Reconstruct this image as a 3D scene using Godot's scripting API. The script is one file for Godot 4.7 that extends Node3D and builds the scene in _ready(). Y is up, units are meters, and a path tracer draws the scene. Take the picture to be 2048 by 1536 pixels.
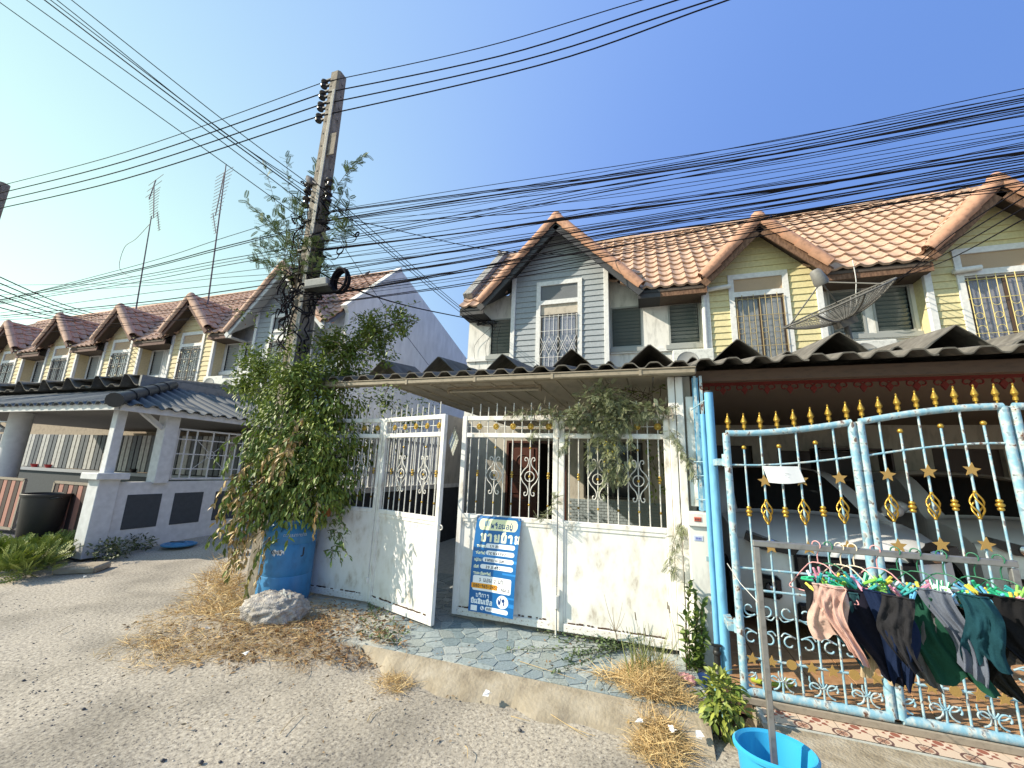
extends Node3D
# A row of terraced houses on a narrow street: gates, awnings, cables, washing, weeds.

const CAM := Vector3(0, 1.5, 0)
const FPX := 805.74
const YAW := 0.328485
const PITCH := 0.20789
const ROLL := 0.035606
const SUN_TO := Vector3(-0.747, 0.545, 0.380)
const SLOPE := 1.037          # rise over run of every tiled roof
const EAVE_Z := -8.05
const EAVE_Y := 5.17
const RIDGE_Z := -10.7
const RAKE_Z := -7.95
const SIDING_Z := -8.30
const WALL_Z := -8.60

var cb: Basis
var rng := RandomNumberGenerator.new()
var mats := {}
var tex := {}
var taken := {}
var base_of := {}
var shared := {}

class B:
	var v := PackedVector3Array()
	var n := PackedVector3Array()
	var c := PackedColorArray()
	var t := PackedVector2Array()
	func tri(a: Vector3, b: Vector3, d: Vector3) -> void:
		var m := (b - a).cross(d - a).normalized()
		v.append(a); v.append(d); v.append(b)
		n.append(m); n.append(m); n.append(m)
	func tri_n(a: Vector3, b: Vector3, d: Vector3, na: Vector3, nb: Vector3, nd: Vector3) -> void:
		v.append(a); v.append(d); v.append(b)
		n.append(na); n.append(nd); n.append(nb)
	func quad(a: Vector3, b: Vector3, d: Vector3, e: Vector3) -> void:
		tri(a, b, d); tri(a, d, e)
	func quad_uv(a: Vector3, b: Vector3, d: Vector3, e: Vector3, ua: Vector2, ub: Vector2, ud: Vector2, ue: Vector2) -> void:
		tri(a, b, d); t.append(ua); t.append(ud); t.append(ub)
		tri(a, d, e); t.append(ua); t.append(ue); t.append(ud)
	func quad_n(a: Vector3, b: Vector3, d: Vector3, e: Vector3, na: Vector3, nb: Vector3, nd: Vector3, ne: Vector3) -> void:
		tri_n(a, b, d, na, nb, nd); tri_n(a, d, e, na, nd, ne)
	func box(p: Vector3, s: Vector3, k := Basis()) -> void:
		var h := s * 0.5
		var q := []
		for i in 8:
			q.append(p + k * Vector3(h.x if i & 1 else -h.x, h.y if i & 2 else -h.y, h.z if i & 4 else -h.z))
		quad(q[4], q[5], q[7], q[6]); quad(q[1], q[0], q[2], q[3])
		quad(q[5], q[1], q[3], q[7]); quad(q[0], q[4], q[6], q[2])
		quad(q[6], q[7], q[3], q[2]); quad(q[0], q[1], q[5], q[4])
	func aabb(a: Vector3, b: Vector3) -> void:
		box((a + b) * 0.5, (b - a).abs())
	func cbox(p: Vector3, s: Vector3, e: float, k := Basis()) -> void:   # box with chamfered edges
		var h := s * 0.5
		var ax := [Vector3(1, 0, 0), Vector3(0, 1, 0), Vector3(0, 0, 1)]
		var f := func(x, y, z): return p + k * Vector3(x, y, z)
		for d in 3:
			var d1 := (d + 1) % 3
			var d2 := (d + 2) % 3
			for sg: float in [-1.0, 1.0]:
				var o: Vector3 = ax[d] * h[d] * sg
				var a: Vector3 = ax[d1] * (h[d1] - e)
				var b: Vector3 = ax[d2] * (h[d2] - e)
				var l := [o - a - b, o + a - b, o + a + b, o - a + b]
				if sg < 0: l.reverse()
				quad(f.call(l[0].x, l[0].y, l[0].z), f.call(l[1].x, l[1].y, l[1].z), f.call(l[2].x, l[2].y, l[2].z), f.call(l[3].x, l[3].y, l[3].z))
			for s1: float in [-1.0, 1.0]:
				for s2: float in [-1.0, 1.0]:
					var e1: Vector3 = ax[d1] * h[d1] * s1 + ax[d2] * (h[d2] - e) * s2
					var e2: Vector3 = ax[d1] * (h[d1] - e) * s1 + ax[d2] * h[d2] * s2
					var w: Vector3 = ax[d] * (h[d] - e)
					var l := [e1 - w, e1 + w, e2 + w, e2 - w]
					if s1 * s2 > 0: l.reverse()
					var m := (l[1] - l[0]).cross(l[2] - l[0]) as Vector3
					if m.dot(e1 + e2) < 0: l.reverse()
					quad(f.call(l[0].x, l[0].y, l[0].z), f.call(l[1].x, l[1].y, l[1].z), f.call(l[2].x, l[2].y, l[2].z), f.call(l[3].x, l[3].y, l[3].z))
		for i in 8:
			var sx := 1.0 if i & 1 else -1.0
			var sy := 1.0 if i & 2 else -1.0
			var sz := 1.0 if i & 4 else -1.0
			var a := Vector3(sx * h.x, sy * (h.y - e), sz * (h.z - e))
			var b := Vector3(sx * (h.x - e), sy * h.y, sz * (h.z - e))
			var d := Vector3(sx * (h.x - e), sy * (h.y - e), sz * h.z)
			if sx * sy * sz > 0: tri(p + k * a, p + k * b, p + k * d)
			else: tri(p + k * a, p + k * d, p + k * b)
	func bar(a: Vector3, b: Vector3, w: float, h: float, up := Vector3.UP, e := 0.0) -> void:   # box from a to b
		var z := (b - a).normalized()
		if absf(z.dot(up)) > 0.98: up = Vector3(0, 0, 1) if absf(z.z) < 0.9 else Vector3(1, 0, 0)
		var x := up.cross(z).normalized()
		var k := Basis(x, z.cross(x), z)
		if e > 0.0: cbox((a + b) * 0.5, Vector3(w, h, a.distance_to(b)), e, k)
		else: box((a + b) * 0.5, Vector3(w, h, a.distance_to(b)), k)
	func tube(p: PackedVector3Array, r: float, sides := 6, r2 := -1.0, caps := true) -> void:
		var m := p.size()
		if m < 2: return
		if r2 < 0: r2 = r
		var d := (p[1] - p[0]).normalized()
		var x := d.cross(Vector3.UP if absf(d.y) < 0.9 else Vector3.RIGHT).normalized()
		var pr := PackedVector3Array()
		var pn := PackedVector3Array()
		for i in m:
			var dd := (p[mini(i + 1, m - 1)] - p[maxi(i - 1, 0)]).normalized()
			x = (x - dd * x.dot(dd)).normalized()
			var y := dd.cross(x)
			var rr := lerpf(r, r2, float(i) / (m - 1))
			var cr := PackedVector3Array()
			var cn := PackedVector3Array()
			for s in sides:
				var a := TAU * s / sides
				var o := x * cos(a) + y * sin(a)
				cn.append(o); cr.append(p[i] + o * rr)
			if i > 0:
				for s in sides:
					var s2 := (s + 1) % sides
					quad_n(pr[s], pr[s2], cr[s2], cr[s], pn[s], pn[s2], cn[s2], cn[s])
			if caps and (i == 0 or i == m - 1):
				for s in range(1, sides - 1):
					if i == 0: tri(cr[0], cr[s + 1], cr[s])
					else: tri(cr[0], cr[s], cr[s + 1])
			pr = cr; pn = cn
	func lathe(prof: Array, segs: int, xf := Transform3D(), sx := 1.0, sz := 1.0) -> void:   # prof of Vector2(radius, height), upwards on the outside
		for i in prof.size() - 1:
			var a: Vector2 = prof[i]
			var b: Vector2 = prof[i + 1]
			var na := nrm(prof, i, true)
			var nb := nrm(prof, i + 1, false)
			for s in segs:
				var a0 := TAU * s / segs
				var a1 := TAU * (s + 1) / segs
				var c0 := Vector3(cos(a0) * sx, 0, -sin(a0) * sz)
				var c1 := Vector3(cos(a1) * sx, 0, -sin(a1) * sz)
				var q := [c0 * a.x + Vector3(0, a.y, 0), c1 * a.x + Vector3(0, a.y, 0), c1 * b.x + Vector3(0, b.y, 0), c0 * b.x + Vector3(0, b.y, 0)]
				var m := [c0 * na.x + Vector3(0, na.y, 0), c1 * na.x + Vector3(0, na.y, 0), c1 * nb.x + Vector3(0, nb.y, 0), c0 * nb.x + Vector3(0, nb.y, 0)]
				for j in 4:
					q[j] = xf * q[j]; m[j] = (xf.basis * m[j]).normalized()
				if a.x > 0.00001: tri_n(q[0], q[1], q[2], m[0], m[1], m[2])
				if b.x > 0.00001: tri_n(q[0], q[2], q[3], m[0], m[2], m[3])
	func nrm(prof: Array, i: int, fwd: bool) -> Vector2:
		var f := func(j): 
			var d: Vector2 = (prof[j + 1] - prof[j])
			return Vector2(d.y, -d.x).normalized() if d.length() > 0 else Vector2(1, 0)
		var a: Vector2 = f.call(clampi(i, 0, prof.size() - 2))
		var b: Vector2 = f.call(clampi(i - 1, 0, prof.size() - 2))
		if a.dot(b) < 0.75: return a if fwd else b
		return (a + b).normalized()
	func prism(poly: PackedVector2Array, z0: float, z1: float, xf := Transform3D()) -> void:   # poly counter-clockwise seen from +z
		var id := Geometry2D.triangulate_polygon(poly)
		for i in range(0, id.size(), 3):
			var a := poly[id[i]]
			var b := poly[id[i + 1]]
			var d := poly[id[i + 2]]
			if (b - a).cross(d - a) < 0:
				var q := b
				b = d; d = q
			tri(xf * Vector3(a.x, a.y, z1), xf * Vector3(b.x, b.y, z1), xf * Vector3(d.x, d.y, z1))
			tri(xf * Vector3(a.x, a.y, z0), xf * Vector3(d.x, d.y, z0), xf * Vector3(b.x, b.y, z0))
		for i in poly.size():
			var a := poly[i]
			var b := poly[(i + 1) % poly.size()]
			quad(xf * Vector3(a.x, a.y, z0), xf * Vector3(b.x, b.y, z0), xf * Vector3(b.x, b.y, z1), xf * Vector3(a.x, a.y, z1))
	func ball(p: Vector3, r: Vector3, segs := 10, rings := 6) -> void:
		var prof := []
		for i in rings + 1:
			var a := -PI / 2 + PI * i / rings
			prof.append(Vector2(cos(a), sin(a)))
		lathe(prof, segs, Transform3D(Basis().scaled(r), p))
	func tint(col: Color) -> void:   # colour for every vertex added since the last call
		while c.size() < v.size(): c.append(col)
	func done() -> ArrayMesh:
		var ar := []
		ar.resize(Mesh.ARRAY_MAX)
		ar[Mesh.ARRAY_VERTEX] = v
		ar[Mesh.ARRAY_NORMAL] = n
		if c.size() == v.size() and c.size() > 0: ar[Mesh.ARRAY_COLOR] = c
		if t.size() == v.size() and t.size() > 0: ar[Mesh.ARRAY_TEX_UV] = t
		var m := ArrayMesh.new()
		m.add_surface_from_arrays(Mesh.PRIMITIVE_TRIANGLES, ar)
		return m

# ---------------------------------------------------------------- from pixels to places
func ray(u: float, v: float) -> Vector3:
	return cb * Vector3((u - 1024.0) / FPX, -(v - 768.0) / FPX, -1.0)
func zp(u: float, v: float, z: float) -> Vector3:
	var d := ray(u, v)
	return CAM + d * (z / d.z)
func yp(u: float, v: float, y: float) -> Vector3:
	var d := ray(u, v)
	return CAM + d * ((y - CAM.y) / d.y)
func xp(u: float, v: float, x: float) -> Vector3:
	var d := ray(u, v)
	return CAM + d * (x / d.x)
func rf(a: float, b: float) -> float: return rng.randf_range(a, b)

# ---------------------------------------------------------------- nodes
func numbered(called: String) -> String:
	if not taken.has(called):
		taken[called] = 0
		return called
	taken[called] += 1
	return "%s_%03d" % [called, taken[called]]
func tag(o: Node, label: String, category: String, group := "", kind := "") -> Node:
	if label: o.set_meta("label", label)
	if category: o.set_meta("category", category)
	if group: o.set_meta("group", group)
	if kind: o.set_meta("kind", kind)
	return o
func thing(called: String, label: String, category: String, at := Vector3.ZERO, group := "", built_in_world := true) -> Node3D:
	var o := Node3D.new()
	o.name = numbered(called)
	add_child(o)
	o.position = at
	if built_in_world: base_of[o] = at
	tag(o, label, category, group)
	return o
func put(b: B, called: String, m: Material, parent: Node = null) -> MeshInstance3D:
	return put_mesh(b.done(), called, m, parent)
func put_mesh(mesh: Mesh, called: String, m: Material, parent: Node = null, xf := Transform3D()) -> MeshInstance3D:
	var o := MeshInstance3D.new()
	o.mesh = mesh
	o.material_override = m
	if parent == null:
		o.name = numbered(called)
		add_child(o)
		o.transform = xf
	else:
		o.name = called
		parent.add_child(o, true)
		if base_of.has(parent): xf.origin -= base_of[parent]
		o.transform = xf
	return o
func single(b: B, called: String, m: Material, label: String, category: String, group := "") -> MeshInstance3D:
	var o := put(b, called, m)
	tag(o, label, category, group)
	return o
func setting(b: B, called: String, m: Material) -> MeshInstance3D:
	var o := put(b, called, m)
	o.set_meta("kind", "structure")
	return o
func many(mesh: Mesh, xfs: Array, cols: Array, called: String, m: Material, parent: Node = null) -> MultiMeshInstance3D:
	var mm := MultiMesh.new()
	mm.transform_format = MultiMesh.TRANSFORM_3D
	mm.use_colors = cols.size() > 0
	mm.mesh = mesh
	mm.instance_count = xfs.size()
	var off := Vector3.ZERO
	if parent and base_of.has(parent): off = base_of[parent]
	for i in xfs.size():
		var x: Transform3D = xfs[i]
		x.origin -= off
		mm.set_instance_transform(i, x)
		if cols.size(): mm.set_instance_color(i, cols[i])
	var o := MultiMeshInstance3D.new()
	o.multimesh = mm
	o.material_override = m
	if parent == null:
		o.name = numbered(called)
		add_child(o)
	else:
		o.name = called
		parent.add_child(o, true)
	return o

# ---------------------------------------------------------------- materials
func noise_tex(key: String, freq: float, kind: int, oct: int, stops: Array, size := 512, seed_ := 1, gain := 0.5) -> NoiseTexture2D:
	if tex.has(key): return tex[key]
	var f := FastNoiseLite.new()
	f.seed = seed_
	f.noise_type = kind
	f.frequency = freq
	f.fractal_octaves = oct
	f.fractal_gain = gain
	f.fractal_type = FastNoiseLite.FRACTAL_FBM if oct > 1 else FastNoiseLite.FRACTAL_NONE
	if kind == FastNoiseLite.TYPE_CELLULAR: f.cellular_return_type = FastNoiseLite.RETURN_CELL_VALUE if key.ends_with("cell") else FastNoiseLite.RETURN_DISTANCE
	var g := Gradient.new()
	var off := PackedFloat32Array()
	var col := PackedColorArray()
	for s in stops:
		off.append(s[0])
		var q: Variant = s[1]
		col.append(q.linear_to_srgb() if q is Color else Color(q, q, q))
	g.offsets = off
	g.colors = col
	var t := NoiseTexture2D.new()
	t.width = size
	t.height = size
	t.seamless = true
	t.normalize = true
	t.noise = f
	t.color_ramp = g
	tex[key] = t
	return t
func mt(key: String, lin: Color, rough := 0.8, texture := "", sc := Vector3.ONE, opt := {}) -> StandardMaterial3D:
	if mats.has(key): return mats[key]
	var m := StandardMaterial3D.new()
	m.resource_name = key
	m.albedo_color = lin.linear_to_srgb()
	m.roughness = rough
	m.metallic = opt.get("metal", 0.0)
	m.metallic_specular = opt.get("spec", 0.5)
	if texture:
		m.albedo_texture = tex[texture]
		m.uv1_triplanar = true
		m.uv1_world_triplanar = opt.get("world", true)
		m.uv1_scale = sc
	if opt.has("bump"):
		m.heightmap_enabled = true
		m.heightmap_texture = tex[opt.bump]
		m.heightmap_scale = opt.get("depth", 0.5)
		if not texture:
			m.uv1_triplanar = true
			m.uv1_world_triplanar = opt.get("world", true)
			m.uv1_scale = sc
	if opt.has("back"):
		m.backlight_enabled = true
		m.backlight = opt.back.linear_to_srgb()
	if opt.get("vc", false): m.vertex_color_use_as_albedo = true
	if opt.has("rim"):
		m.rim_enabled = true
		m.rim = opt.rim
	if opt.has("coat"):
		m.clearcoat_enabled = true
		m.clearcoat = opt.coat
		m.clearcoat_roughness = 0.15
	if opt.has("alpha"):
		m.transparency = BaseMaterial3D.TRANSPARENCY_ALPHA
		m.albedo_color.a = opt.alpha
	mats[key] = m
	return m
func g3(v: float) -> Vector3: return Vector3(v, v, v)
func L(r: float, g: float, b: float) -> Color: return Color(r, g, b)

func make_textures() -> void:
	var S := FastNoiseLite.TYPE_SIMPLEX_SMOOTH
	var C := FastNoiseLite.TYPE_CELLULAR
	noise_tex("grain", 0.06, S, 4, [[0.0, 0.80], [1.0, 1.0]], 512, 3)
	noise_tex("blotch", 0.012, S, 5, [[0.0, 0.72], [0.45, 0.93], [1.0, 1.0]], 512, 5)
	noise_tex("grime", 0.014, S, 6, [[0.0, 0.8], [0.3, 0.92], [0.5, 0.98], [1.0, 1.0]], 512, 8, 0.6)
	noise_tex("soft", 0.02, S, 3, [[0.0, 0.9], [1.0, 1.0]], 512, 9)
	noise_tex("bump_fine", 0.09, S, 4, [[0.0, 0.0], [1.0, 1.0]], 512, 12, 0.6)
	noise_tex("bump_rough", 0.03, S, 6, [[0.0, 0.0], [1.0, 1.0]], 512, 14, 0.65)
	noise_tex("bump_cells", 0.05, C, 1, [[0.0, 1.0], [0.5, 0.55], [1.0, 0.0]], 512, 15)
	noise_tex("road", 0.028, S, 7, [[0.0, L(0.05, 0.045, 0.045)], [0.22, L(0.11, 0.098, 0.088)], [0.31, L(0.28, 0.245, 0.2)], [0.45, L(0.39, 0.345, 0.28)], [0.6, L(0.44, 0.39, 0.315)], [0.7, L(0.5, 0.45, 0.37)], [0.85, L(0.66, 0.62, 0.54)]], 1024, 21, 0.8)
	noise_tex("road_patch", 0.006, S, 4, [[0.0, 0.74], [0.3, 0.88], [0.5, 0.96], [1.0, 1.0]], 512, 23)
	noise_tex("ramp", 0.012, S, 6, [[0.0, L(0.15, 0.12, 0.085)], [0.35, L(0.27, 0.225, 0.16)], [0.7, L(0.36, 0.31, 0.235)], [1.0, L(0.42, 0.38, 0.31)]], 512, 25, 0.6)
	noise_tex("gate_paint", 0.01, S, 6, [[0.0, L(0.42, 0.36, 0.3)], [0.22, L(0.66, 0.63, 0.57)], [0.45, L(0.76, 0.745, 0.71)], [1.0, L(0.82, 0.81, 0.79)]], 512, 31, 0.6)
	noise_tex("rust_edge", 0.03, S, 5, [[0.0, L(0.16, 0.07, 0.03)], [0.17, L(0.34, 0.22, 0.14)], [0.25, L(0.7, 0.68, 0.64)], [1.0, L(0.8, 0.79, 0.77)]], 512, 33, 0.6)
	noise_tex("blue_peel", 0.022, S, 5, [[0.0, L(0.06, 0.025, 0.015)], [0.25, L(0.13, 0.06, 0.035)], [0.29, L(0.55, 0.57, 0.55)], [0.45, L(0.36, 0.48, 0.52)], [0.62, L(0.19, 0.38, 0.5)], [1.0, L(0.26, 0.43, 0.51)]], 512, 35, 0.55)
	noise_tex("tile_clay", 0.02, S, 5, [[0.0, L(0.3, 0.17, 0.115)], [0.4, L(0.47, 0.31, 0.22)], [0.7, L(0.53, 0.38, 0.285)], [1.0, L(0.6, 0.47, 0.37)]], 512, 41, 0.6)
	noise_tex("tile_clay_dark", 0.02, S, 5, [[0.0, L(0.26, 0.15, 0.105)], [0.4, L(0.43, 0.27, 0.195)], [1.0, L(0.55, 0.38, 0.295)]], 512, 42, 0.6)
	noise_tex("cement_sheet", 0.015, S, 6, [[0.0, L(0.055, 0.05, 0.042)], [0.4, L(0.115, 0.105, 0.088)], [0.75, L(0.19, 0.175, 0.15)], [1.0, L(0.29, 0.27, 0.235)]], 512, 43, 0.6)
	noise_tex("pole", 0.02, S, 6, [[0.0, L(0.1, 0.085, 0.065)], [0.4, L(0.21, 0.18, 0.145)], [1.0, L(0.32, 0.29, 0.24)]], 512, 44, 0.6)
	noise_tex("rock", 0.012, S, 7, [[0.0, L(0.10, 0.085, 0.07)], [0.3, L(0.27, 0.24, 0.21)], [0.6, L(0.40, 0.37, 0.335)], [1.0, L(0.55, 0.53, 0.50)]], 512, 45, 0.65)
	noise_tex("floor_orange", 0.015, S, 5, [[0.0, L(0.32, 0.17, 0.085)], [0.5, L(0.47, 0.275, 0.145)], [1.0, L(0.53, 0.33, 0.185)]], 512, 46, 0.6)
	noise_tex("stain", 0.014, S, 6, [[0.0, 0.35], [0.3, 0.7], [0.55, 0.95], [1.0, 1.0]], 512, 8, 0.6)
	noise_tex("wood", 0.02, S, 5, [[0.0, L(0.07, 0.035, 0.02)], [0.5, L(0.16, 0.085, 0.05)], [1.0, L(0.25, 0.145, 0.09)]], 512, 47, 0.6)

# ---------------------------------------------------------------- curves
func smooth_path(p: Array, per := 6) -> PackedVector3Array:
	var out := PackedVector3Array()
	var m := p.size()
	for i in m - 1:
		var a: Vector3 = p[maxi(i - 1, 0)]
		var b: Vector3 = p[i]
		var d: Vector3 = p[i + 1]
		var e: Vector3 = p[mini(i + 2, m - 1)]
		for k in per: out.append(b.cubic_interpolate(d, a, e, float(k) / per))
	out.append(p[m - 1])
	return out
func ring(c: Vector3, r: float, x: Vector3, y: Vector3, a0 := 0.0, a1 := TAU, segs := 16) -> PackedVector3Array:
	var out := PackedVector3Array()
	for i in segs + 1:
		var a := lerpf(a0, a1, float(i) / segs)
		out.append(c + (x * cos(a) + y * sin(a)) * r)
	return out
func spiral(c: Vector3, r0: float, r1: float, a0: float, a1: float, x: Vector3, y: Vector3, segs := 14) -> PackedVector3Array:
	var out := PackedVector3Array()
	for i in segs + 1:
		var f := float(i) / segs
		var a := lerpf(a0, a1, f)
		out.append(c + (x * cos(a) + y * sin(a)) * lerpf(r0, r1, f))
	return out
func wall_holes(b: B, x0: float, x1: float, y0: float, y1: float, z: float, depth: float, holes: Array) -> void:   # front face at z, holes as Rect2, with reveals going back by depth
	var xs := [x0, x1]
	var ys := [y0, y1]
	for h: Rect2 in holes:
		xs.append_array([h.position.x, h.end.x]); ys.append_array([h.position.y, h.end.y])
	xs.sort(); ys.sort()
	for i in xs.size() - 1:
		for j in ys.size() - 1:
			if xs[i + 1] - xs[i] < 0.0005 or ys[j + 1] - ys[j] < 0.0005: continue
			var m := Vector2((xs[i] + xs[i + 1]) / 2, (ys[j] + ys[j + 1]) / 2)
			var inside := false
			for h: Rect2 in holes:
				if h.has_point(m): inside = true
			if inside: continue
			b.quad(Vector3(xs[i], ys[j], z), Vector3(xs[i + 1], ys[j], z), Vector3(xs[i + 1], ys[j + 1], z), Vector3(xs[i], ys[j + 1], z))
			b.quad(Vector3(xs[i + 1], ys[j], z - depth), Vector3(xs[i], ys[j], z - depth), Vector3(xs[i], ys[j + 1], z - depth), Vector3(xs[i + 1], ys[j + 1], z - depth))
	for h: Rect2 in holes:
		var a := h.position
		var e := h.end
		b.quad(Vector3(a.x, a.y, z - depth), Vector3(a.x, a.y, z), Vector3(a.x, e.y, z), Vector3(a.x, e.y, z - depth))
		b.quad(Vector3(e.x, a.y, z), Vector3(e.x, a.y, z - depth), Vector3(e.x, e.y, z - depth), Vector3(e.x, e.y, z))
		b.quad(Vector3(a.x, a.y, z - depth), Vector3(e.x, a.y, z - depth), Vector3(e.x, a.y, z), Vector3(a.x, a.y, z))
		b.quad(Vector3(a.x, e.y, z), Vector3(e.x, e.y, z), Vector3(e.x, e.y, z - depth), Vector3(a.x, e.y, z - depth))
	b.quad(Vector3(x0, y0, z - depth), Vector3(x0, y0, z), Vector3(x0, y1, z), Vector3(x0, y1, z - depth))
	b.quad(Vector3(x1, y0, z), Vector3(x1, y0, z - depth), Vector3(x1, y1, z - depth), Vector3(x1, y1, z))
	b.quad(Vector3(x0, y1, z), Vector3(x1, y1, z), Vector3(x1, y1, z - depth), Vector3(x0, y1, z - depth))

# ================================================================ the scene
func _ready() -> void:
	rng.seed = 20240611
	cb = Basis.from_euler(Vector3(PITCH, YAW, ROLL), EULER_ORDER_YXZ)
	var cam := Camera3D.new()
	cam.name = "camera"
	cam.position = CAM
	cam.basis = cb
	cam.fov = 2.0 * rad_to_deg(atan(768.0 / FPX))
	cam.near = 0.05
	cam.far = 900.0
	add_child(cam)
	cam.current = true
	var env := Environment.new()
	env.background_mode = Environment.BG_SKY
	env.tonemap_mode = Environment.TONE_MAPPER_LINEAR
	env.tonemap_exposure = EXPOSURE
	env.sdfgi_enabled = true
	env.ssao_enabled = true
	env.ssil_enabled = true
	env.sky = Sky.new()
	env.sky.sky_material = make_sky()
	var we := WorldEnvironment.new()
	we.name = "world"
	we.environment = env
	add_child(we)
	var sun := DirectionalLight3D.new()
	sun.name = "sun"
	sun.light_energy = 1.6
	sun.light_color = Color(1.0, 0.95, 0.865)
	sun.light_angular_distance = 0.5
	sun.shadow_enabled = true
	add_child(sun)
	sun.look_at_from_position(SUN_TO * 50.0, Vector3.ZERO)

	make_textures()
	make_ground()
	make_apron()
	right_houses()
	left_houses()
	carports()
	left_yard()
	white_gate()
	blue_gate()
	utility_poles()
	cables()
	roof_things()
	yard_things()
	washing()
	car_port_things()
	plants()
	ground_litter()

const EXPOSURE := 1.5
func sky_color(d: Vector3) -> Color:   # hazy blue air, paler towards the sun and towards the horizon
	var gam := rad_to_deg(acos(clampf(d.dot(SUN_TO.normalized()), -1, 1)))
	var el := rad_to_deg(asin(clampf(d.y, 0.0, 1.0)))
	var t := (0.02 + 0.19 / (1.0 + exp((gam - 72.0) / 12.0)) + 0.35 * exp(-gam / 18.0)) * (1.0 + 6.0 * exp(-el / 20.0))
	var c := Color(0.105 + t, 0.245 + 1.3 * t, 0.6 + 0.4 * (1.0 - exp(-t / 0.1)) + maxf(0.0, t - 0.6) * 0.9)
	if d.y < 0: c = c.lerp(Color(0.3, 0.28, 0.25), clampf(-d.y * 8.0, 0, 1))
	return Color(c.r / EXPOSURE, c.g / EXPOSURE, c.b / EXPOSURE)
func make_sky() -> PanoramaSkyMaterial:
	var w := 512
	var h := 256
	var im := Image.create(w, h, false, Image.FORMAT_RGBF)
	for j in h:
		var th := PI * (j + 0.5) / h
		for i in w:
			var ph := (i + 0.5) / w * TAU
			im.set_pixel(i, j, sky_color(Vector3(sin(ph) * sin(th), cos(th), -cos(ph) * sin(th))))
	var m := PanoramaSkyMaterial.new()
	m.panorama = ImageTexture.create_from_image(im)
	return m

# ---------------------------------------------------------------- ground
var lump := FastNoiseLite.new()
func ground_y(x: float, z: float) -> float:
	var y := -0.09
	var lane := smoothstep(-4.2, -4.9, x)
	y += lane * 0.16 * smoothstep(-3.4, -6.0, z)
	var bank := smoothstep(-2.15, -2.55, x) * (1.0 - lane)
	y += bank * 0.075 * smoothstep(-2.55, -3.15, z)
	y += (1.0 - lane) * (-0.10) * smoothstep(-3.2, -3.4, z)
	y += lump.get_noise_2d(x, z) * 0.018 + lump.get_noise_2d(x * 5.0, z * 5.0) * 0.006
	return y
func axis(fine0: float, fine1: float, step: float, lo: float, hi: float) -> PackedFloat32Array:
	var out := PackedFloat32Array()
	var q := fine0
	var s := step
	var pre := []
	while q > lo:
		s *= 1.35; q -= s; pre.push_front(q)
	for p in pre: out.append(p)
	q = fine0
	while q < fine1:
		out.append(q); q += step
	s = step
	while q < hi:
		out.append(q); s *= 1.35; q += s
	out.append(hi)
	return out
func make_ground() -> void:
	lump.seed = 5
	lump.frequency = 0.6
	lump.fractal_octaves = 3
	var xs := axis(-10.0, 3.5, 0.12, -420.0, 420.0)
	var zs := axis(-6.6, 0.2, 0.12, -420.0, 420.0)
	var b := B.new()
	var hs := []
	for x in xs:
		var col := PackedVector3Array()
		for z in zs: col.append(Vector3(x, ground_y(x, z), z))
		hs.append(col)
	var nm := func(i: int, j: int) -> Vector3:
		var dx: Vector3 = hs[mini(i + 1, xs.size() - 1)][j] - hs[maxi(i - 1, 0)][j]
		var dz: Vector3 = hs[i][mini(j + 1, zs.size() - 1)] - hs[i][maxi(j - 1, 0)]
		return dz.cross(dx).normalized()
	for i in xs.size() - 1:
		for j in zs.size() - 1:
			b.quad_n(hs[i][j], hs[i][j + 1], hs[i + 1][j + 1], hs[i + 1][j], nm.call(i, j), nm.call(i, j + 1), nm.call(i + 1, j + 1), nm.call(i + 1, j))
	var m := mt("worn_concrete_road", L(1, 1, 1), 0.92, "road", g3(1.0), {"bump": "bump_rough", "depth": 0.4})
	m.detail_enabled = true
	m.detail_albedo = tex.road_patch
	m.detail_blend_mode = BaseMaterial3D.BLEND_MODE_MUL
	m.detail_uv_layer = BaseMaterial3D.DETAIL_UV_2
	m.uv2_triplanar = true
	m.uv2_world_triplanar = true
	m.uv2_scale = g3(0.23)
	setting(b, "road", m)
	# loose chips of stone lying on the road
	var st := B.new()
	st.ball(Vector3.ZERO, Vector3(1, 0.6, 0.8), 6, 4)
	var xf := []
	var cols := []
	for i in 5200:
		var x := rf(-7.5, 2.2)
		var z := rf(-3.0, -0.75)
		if rng.randf() < 0.35: x = rf(-4.5, 0.5); z = rf(-2.2, -0.8)
		var s := 0.0022 + 0.006 * pow(rng.randf(), 3.0)
		xf.append(Transform3D(Basis.from_euler(Vector3(rf(0, 0.4), rf(0, TAU), rf(0, 0.4))).scaled(Vector3(s, s, s) * Vector3(rf(0.8, 1.5), rf(0.6, 1.0), 1.0)), Vector3(x, ground_y(x, z) + s * 0.15, z)))
		var k := rng.randf()
		cols.append(L(0.07, 0.065, 0.075) if k < 0.4 else (L(0.42, 0.39, 0.34) if k > 0.75 else L(0.22, 0.2, 0.17)))
	var o := many(st.done(), xf, cols, "gravel", mt("stone_chip", L(1, 1, 1), 0.85, "", Vector3.ONE, {"vc": true}))
	tag(o, "loose stone chips scattered over the worn concrete road", "gravel", "", "stuff")
	for q in [[47, 1362, 0.012], [167, 1419, 0.012], [402, 1526, 0.014], [325, 1522, 0.012], [1040, 1462, 0.013], [440, 1525, 0.01], [568, 1505, 0.008]]:
		var r := B.new()
		var p := yp(q[0], q[1], -0.09)
		r.ball(p + Vector3(0, q[2] * 0.3, 0), Vector3(1.2, 0.6, 0.9) * q[2], 7, 5)
		single(r, "pebble", mt("dark_pebble", L(0.1, 0.095, 0.1), 0.8, "grain", g3(9.0)), "dark pebble lying loose on the bare road", "pebble", "dark pebbles on the road")

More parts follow.
